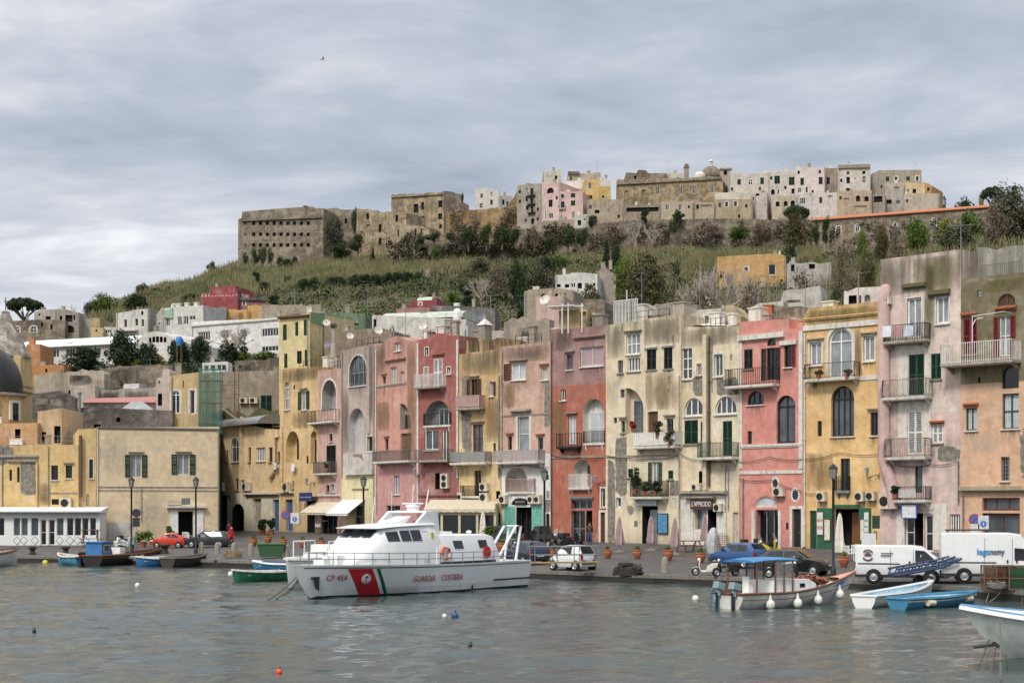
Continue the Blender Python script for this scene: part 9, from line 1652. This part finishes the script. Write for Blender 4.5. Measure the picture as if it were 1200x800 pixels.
for a in((H_PY1,778,514,9,16,'tall leafy plant in the middle of the slatted balcony',L_SCRUB),(H_PY1,792,524,14,16,'dense plant hanging at the right end of the slatted balcony',L_SCRUB),(H_PY1,751,578,12,24,'spiky tall plant at the left of the plant filled balcony',L_DARK),(H_PY1,762,580,14,12,'green plant in the middle of the plant filled balcony',L_IVY),(H_PY1,775,580,16,12,'dark green plant at the right of the plant filled balcony',L_DARK),(H_YEL,999,444,9,5,'brown planter on the yellow house balcony',L_BROWN),(H_YEL,966,444,7,4,'low plant at the left of the yellow house balcony',L_BROWN),(H_NP,391,552,5,7,'yellow green plant on the narrow pink house balcony',L_YEL),(H_TALL,1056,584,5,9,'dark plant at the left of the lowest pink house balcony',L_DARK),(H_PY1,749,507,4,8,'red flowering plant left on the slatted balcony',M('red_flower','#9d3a30',.8))):bplant(*a)
def cable(h,pts,lab):
 q=[h.at(u,-.12,z) for u,z in(h.uz(*p) for p in pts)];mb=MB();out=[]
 for a,b in zip(q,q[1:]):out+=sag(a,b,.12,6)[:-1]
 mb.tube(out+[q[-1]],.025,4);tag(mb.build('cable',TRIM,None,True),lab,'cable','cables strung along the facades')
cable(H_PY1,[(711,533),(735,536),(765,537),(797,533)],'black cable sagging across the pale yellow stained house');cable(H_PY2,[(799,532),(820,539),(866,540)],'black cable across the pale yellow peeling house');cable(H_PINK,[(867,541),(902,535),(941,538)],'black cable peaked across the salmon house');cable(H_YEL,[(942,538),(985,530),(1031,532)],'black cable across the yellow house');cable(H_PINK,[(867,561),(905,562),(941,575)],'lower cable across the salmon house below the oval window');cable(H_YEL,[(942,576),(960,577)],'short cable to the left air conditioner of the yellow house');cable(H_RED,[(646,533),(680,536),(709,536)],'cable across the brick red house');cable(H_SAL,[(588,546),(614,544),(644,547)],'cable below the slatted balcony of the dusty salmon house');cable(H_TALL,[(1052,545),(1092,544),(1125,540)],'thick pipe like cable under the pink house balcony')
for i,(x,y,w,l) in enumerate(((168,641,22,'leafy bush in a pot right of the parked scooters'),(308,626,14,'dark potted plant before the grey shop door'),(318,626,10,'second dark potted plant near the left blue door'),(575,640,20,'spiky green plant beside the restaurant tent'),(200,636,9,'small potted tree by the cream parasol'))):
 p=QP(x,y);s=p.y/F;t=thing('potted_plant',l,'plant',p,0,'potted plants on the quay');mb=MB();mb.lathe([(.22,0),(.3,.45),(.33,.5),(.02,.48)],10);mb.build('pot',TERRA,t,True);rg=random.Random(60+i);mb=MB();[leaves(mb,(rg.uniform(-1,1)*w*s*.3,rg.uniform(-.3,.3),.7+rg.uniform(0,.7)),(w*s*.25,.3,.3),60,.25,rg) for _ in range(8)];mb.build('foliage',L_DARK if i in(1,2) else L_BRIGHT,t,fix=False)
p0,p1=P(622,660.5,89),P(672,664,93);t=thing('gangway','railed gangway from the quay to the patrol boat stern','gangway',G(624,660,1.1),.35);mb=MB();mb.box(0,4.2,-.4,.4,.0,.08);mb.build('gangplank',M('yellowed_planks','#9c8455',.8,dirt=.3),t);mb=MB()
for y in(-.4,.4):
 for z in(.5,1.0):mb.tube([(0,y,z),(4.2,y,z)],.03,5)
 for x in(0,1.4,2.8,4.2):mb.tube([(x,y,.05),(x,y,1.0)],.03,5)
mb.build('handrail',GREYMETAL,t)
def person(px,py,ang,lab,shirt,legs,hair,hood=False,pose=0,z=None):
 p=QP(px,py);t=thing('person',lab,'person',p,ang,'people on the quay')
 V={'hip':(0,0,.93,.15),'belly':(0,-.01,1.1,.145),'chest':(0,0,1.32,.17),'neck':(0,.0,1.5,.06),'head':(0,-.02,1.62,.105),'top':(0,-.01,1.72,.085)}
 E=[('hip','belly'),('belly','chest'),('chest','neck'),('neck','head'),('head','top')]
 for s,n in((1,'l'),(-1,'r')):
  st=.16*s*pose
  V.update({'h'+n:(.1*s,0,.86,.1),'k'+n:(.11*s,-.03-st,.5,.068),'a'+n:(.11*s,.02-st*.3,.1,.045),'t'+n:(.12*s,-.16-st*.3,.045,.04),'s'+n:(.19*s,.01,1.42,.075),'e'+n:(.25*s,.03,1.13,.052),'w'+n:(.24*s,-.1 if pose else-.16,.92,.036),'f'+n:(.23*s,-.14 if pose else-.2,.84,.03)})
  E+=[('hip','h'+n),('h'+n,'k'+n),('k'+n,'a'+n),('a'+n,'t'+n),('chest','s'+n),('s'+n,'e'+n),('e'+n,'w'+n),('w'+n,'f'+n)]
 ks=list(V);me=bpy.data.meshes.new('body');me.from_pydata([V[k][:3] for k in ks],[(ks.index(a),ks.index(b)) for a,b in E],[]);o=bpy.data.objects.new('body',me);COL.objects.link(o)
 md=o.modifiers.new('skin','SKIN');
 for k,v in zip(ks,me.skin_vertices[0].data):v.radius=(V[k][3],V[k][3]*(.75 if k in('chest','belly','hip') else 1));v.use_root=k=='hip'
 o.modifiers.new('sub','SUBSURF').levels=2;o.modifiers['sub'].render_levels=2
 m2=bpy.data.meshes.new_from_object(o.evaluated_get(bpy.context.evaluated_depsgraph_get()));o.modifiers.clear();o.data=m2
 m2.materials.clear();[m2.materials.append(m) for m in(shirt,legs,M('skin','#b98a70',.6),M('dark_shoes','#231f1d',.6))]
 for f in m2.polygons:c=f.center;f.material_index=3 if c.z<.1 else 1 if c.z<.95 and abs(c.x)<.2 and not(c.z>.8 and abs(c.x)>.17) else 2 if(c.z>1.5 or(c.z<.93 and abs(c.x)>.17)) else 0
 m2.polygons.foreach_set('use_smooth',[True]*len(m2.polygons));o.parent=t
 mb=MB();mb.ball((0,.02,1.69 if not hood else 1.63),(.12,.13,.1) if not hood else(.15,.15,.17),12,8);mb.build('hood' if hood else 'hair',hair,t,True)
 mb=MB();mb.ball((0,-.135,1.61),(.018,.03,.03),6,5);mb.build('nose',MATS['skin'],t,True)
 if hood:mb=MB();mb.ball((0,-.1,1.61),(.085,.06,.1),10,7);mb.build('face',MATS['skin'],t,True)
person(271,641,.6,'person in a red hooded jacket walking behind the dark grey hatchback',M('red_jacket','#a8222c',.8),M('dark_red_trousers','#4a2328',.8),M('red_jacket'),True,1);person(268,633,2.6,'person in black clothes behind the one in the red jacket',M('black_coat','#1b1b1d',.8),M('black_trousers','#18181a',.8),M('dark_hair','#211a16',.8),False,1);person(691,638,-.2,'person in a dark top and jeans standing in the brick red house doorway',M('dark_top','#3a3432',.8),M('blue_jeans','#3f5273',.8),M('dark_hair'),False,0)
for x,y,l in((378,70,'white gull gliding high in the left of the sky'),):
 t=thing('gull',l,'gull',P(x,y,170),.4);mb=MB();mb.loft([[(x_,-w,0),(x_,0,w*.9),(x_,w,0),(x_,0,-w)] for x_,w in((-.28,.02),(-.15,.05),(.05,.075),(.18,.05),(.26,.045),(.33,.008))]);b=mb.build('body',WHITE,t,True)
 for s in(1,-1):mb=MB();mb.loft([[(.08-k,s*y_,z),(-.02-k*.6,s*y_,z+.02),(-.1-k,s*y_,z)] for y_,z,k in((.04,.02,0),(.3,.16,-.02),(.62,.1,.12))]);mb.build('wing',M('gull_grey','#a9adb2',.7),b)
w=bpy.data.worlds.new('World');SC.world=w;w.use_nodes=True;nt=w.node_tree;nt.nodes.clear()
out=nt.nodes.new('ShaderNodeOutputWorld')
SUN_EL,SUN_AZ=math.radians(48),math.radians(205)
sky=nd(nt,'TexSky',sky_type='NISHITA',sun_disc=False,sun_elevation=SUN_EL,sun_rotation=SUN_AZ)
b1=nd(nt,'Background',i_Strength=.09);nt.links.new(sky.outputs[0],b1.inputs[0])
tc=nt.nodes.new('ShaderNodeTexCoord');sp=nt.nodes.new('ShaderNodeSeparateXYZ');nt.links.new(tc.outputs['Generated'],sp.inputs[0])
zc=mth(nt,'ADD',mth(nt,'MAXIMUM',sp.outputs[2],0.),.11)
cb=nt.nodes.new('ShaderNodeCombineXYZ');nt.links.new(mth(nt,'DIVIDE',sp.outputs[0],zc),cb.inputs[0]);nt.links.new(mth(nt,'DIVIDE',sp.outputs[1],zc),cb.inputs[1])
def skyn(scale,loc,detail,rough,sc=(1,1,1),dist=0):
 mp=nt.nodes.new('ShaderNodeMapping');mp.inputs['Scale'].default_value=sc;mp.inputs['Location'].default_value=loc;nt.links.new(cb.outputs[0],mp.inputs[0])
 return noi(nt,mp.outputs[0],scale,detail,rough,dist)
c1=skyn(.8,(2.1,5.2,0),9,.54,(.75,1.0,1),.35)
c2=skyn(2.6,(7,4,0),8,.57,(.9,1.1,1),.3)
cm=mth(nt,'ADD',mth(nt,'MULTIPLY',c1,.62),mth(nt,'MULTIPLY',c2,.38));cm=mth(nt,'ADD',cm,mth(nt,'ADD',mth(nt,'MULTIPLY',sp.outputs[0],-.12),.012))
rp=ramp(nt,[(.37,(.255,.288,.345,1)),(.46,(.345,.373,.43,1)),(.535,(.46,.475,.51,1)),(.62,(.66,.665,.68,1))]);nt.links.new(cm,rp.inputs[0])
el=ramp(nt,[(.0,1.02),(.12,.96),(.30,1.0),(.55,1.75),(1.0,2.3)])
el.color_ramp.elements[0].color=(1.08,1.08,1.07,1);el.color_ramp.elements[3].color=(1.8,1.75,1.66,1);el.color_ramp.elements[4].color=(2.4,2.3,2.12,1)
nt.links.new(sp.outputs[2],el.inputs[0])
cc=mixc(nt,1.,rp.outputs[0],el.outputs[0],'MULTIPLY')
b2=nd(nt,'Background',i_Strength=1.0);nt.links.new(cc,b2.inputs[0])
mx=nt.nodes.new('ShaderNodeMixShader');mx.inputs[0].default_value=.93
nt.links.new(b1.outputs[0],mx.inputs[1]);nt.links.new(b2.outputs[0],mx.inputs[2]);nt.links.new(mx.outputs[0],out.inputs[0])
sl=bpy.data.lights.new('sun','SUN');sl.energy=1.5;sl.angle=math.radians(11);sl.color=(1,.95,.87)
so=bpy.data.objects.new('sun',sl);COL.objects.link(so);so.rotation_euler=(PI/2-SUN_EL,0,PI-SUN_AZ)
cam=bpy.data.cameras.new('camera');cam.lens=54;cam.sensor_width=36;cam.shift_y=.16;cam.clip_end=9000;cam.clip_start=.5
co=bpy.data.objects.new('camera',cam);COL.objects.link(co);co.location=(0,0,CH);co.rotation_euler=(PI/2,0,0);SC.camera=co
SC.view_settings.view_transform='Standard';SC.view_settings.look='None';SC.view_settings.exposure=.62;SC.view_settings.gamma=1
SC.cycles.max_bounces=6;SC.cycles.diffuse_bounces=3;SC.cycles.glossy_bounces=3;SC.cycles.transparent_max_bounces=8
SC.cycles.caustics_reflective=False;SC.cycles.caustics_refractive=False
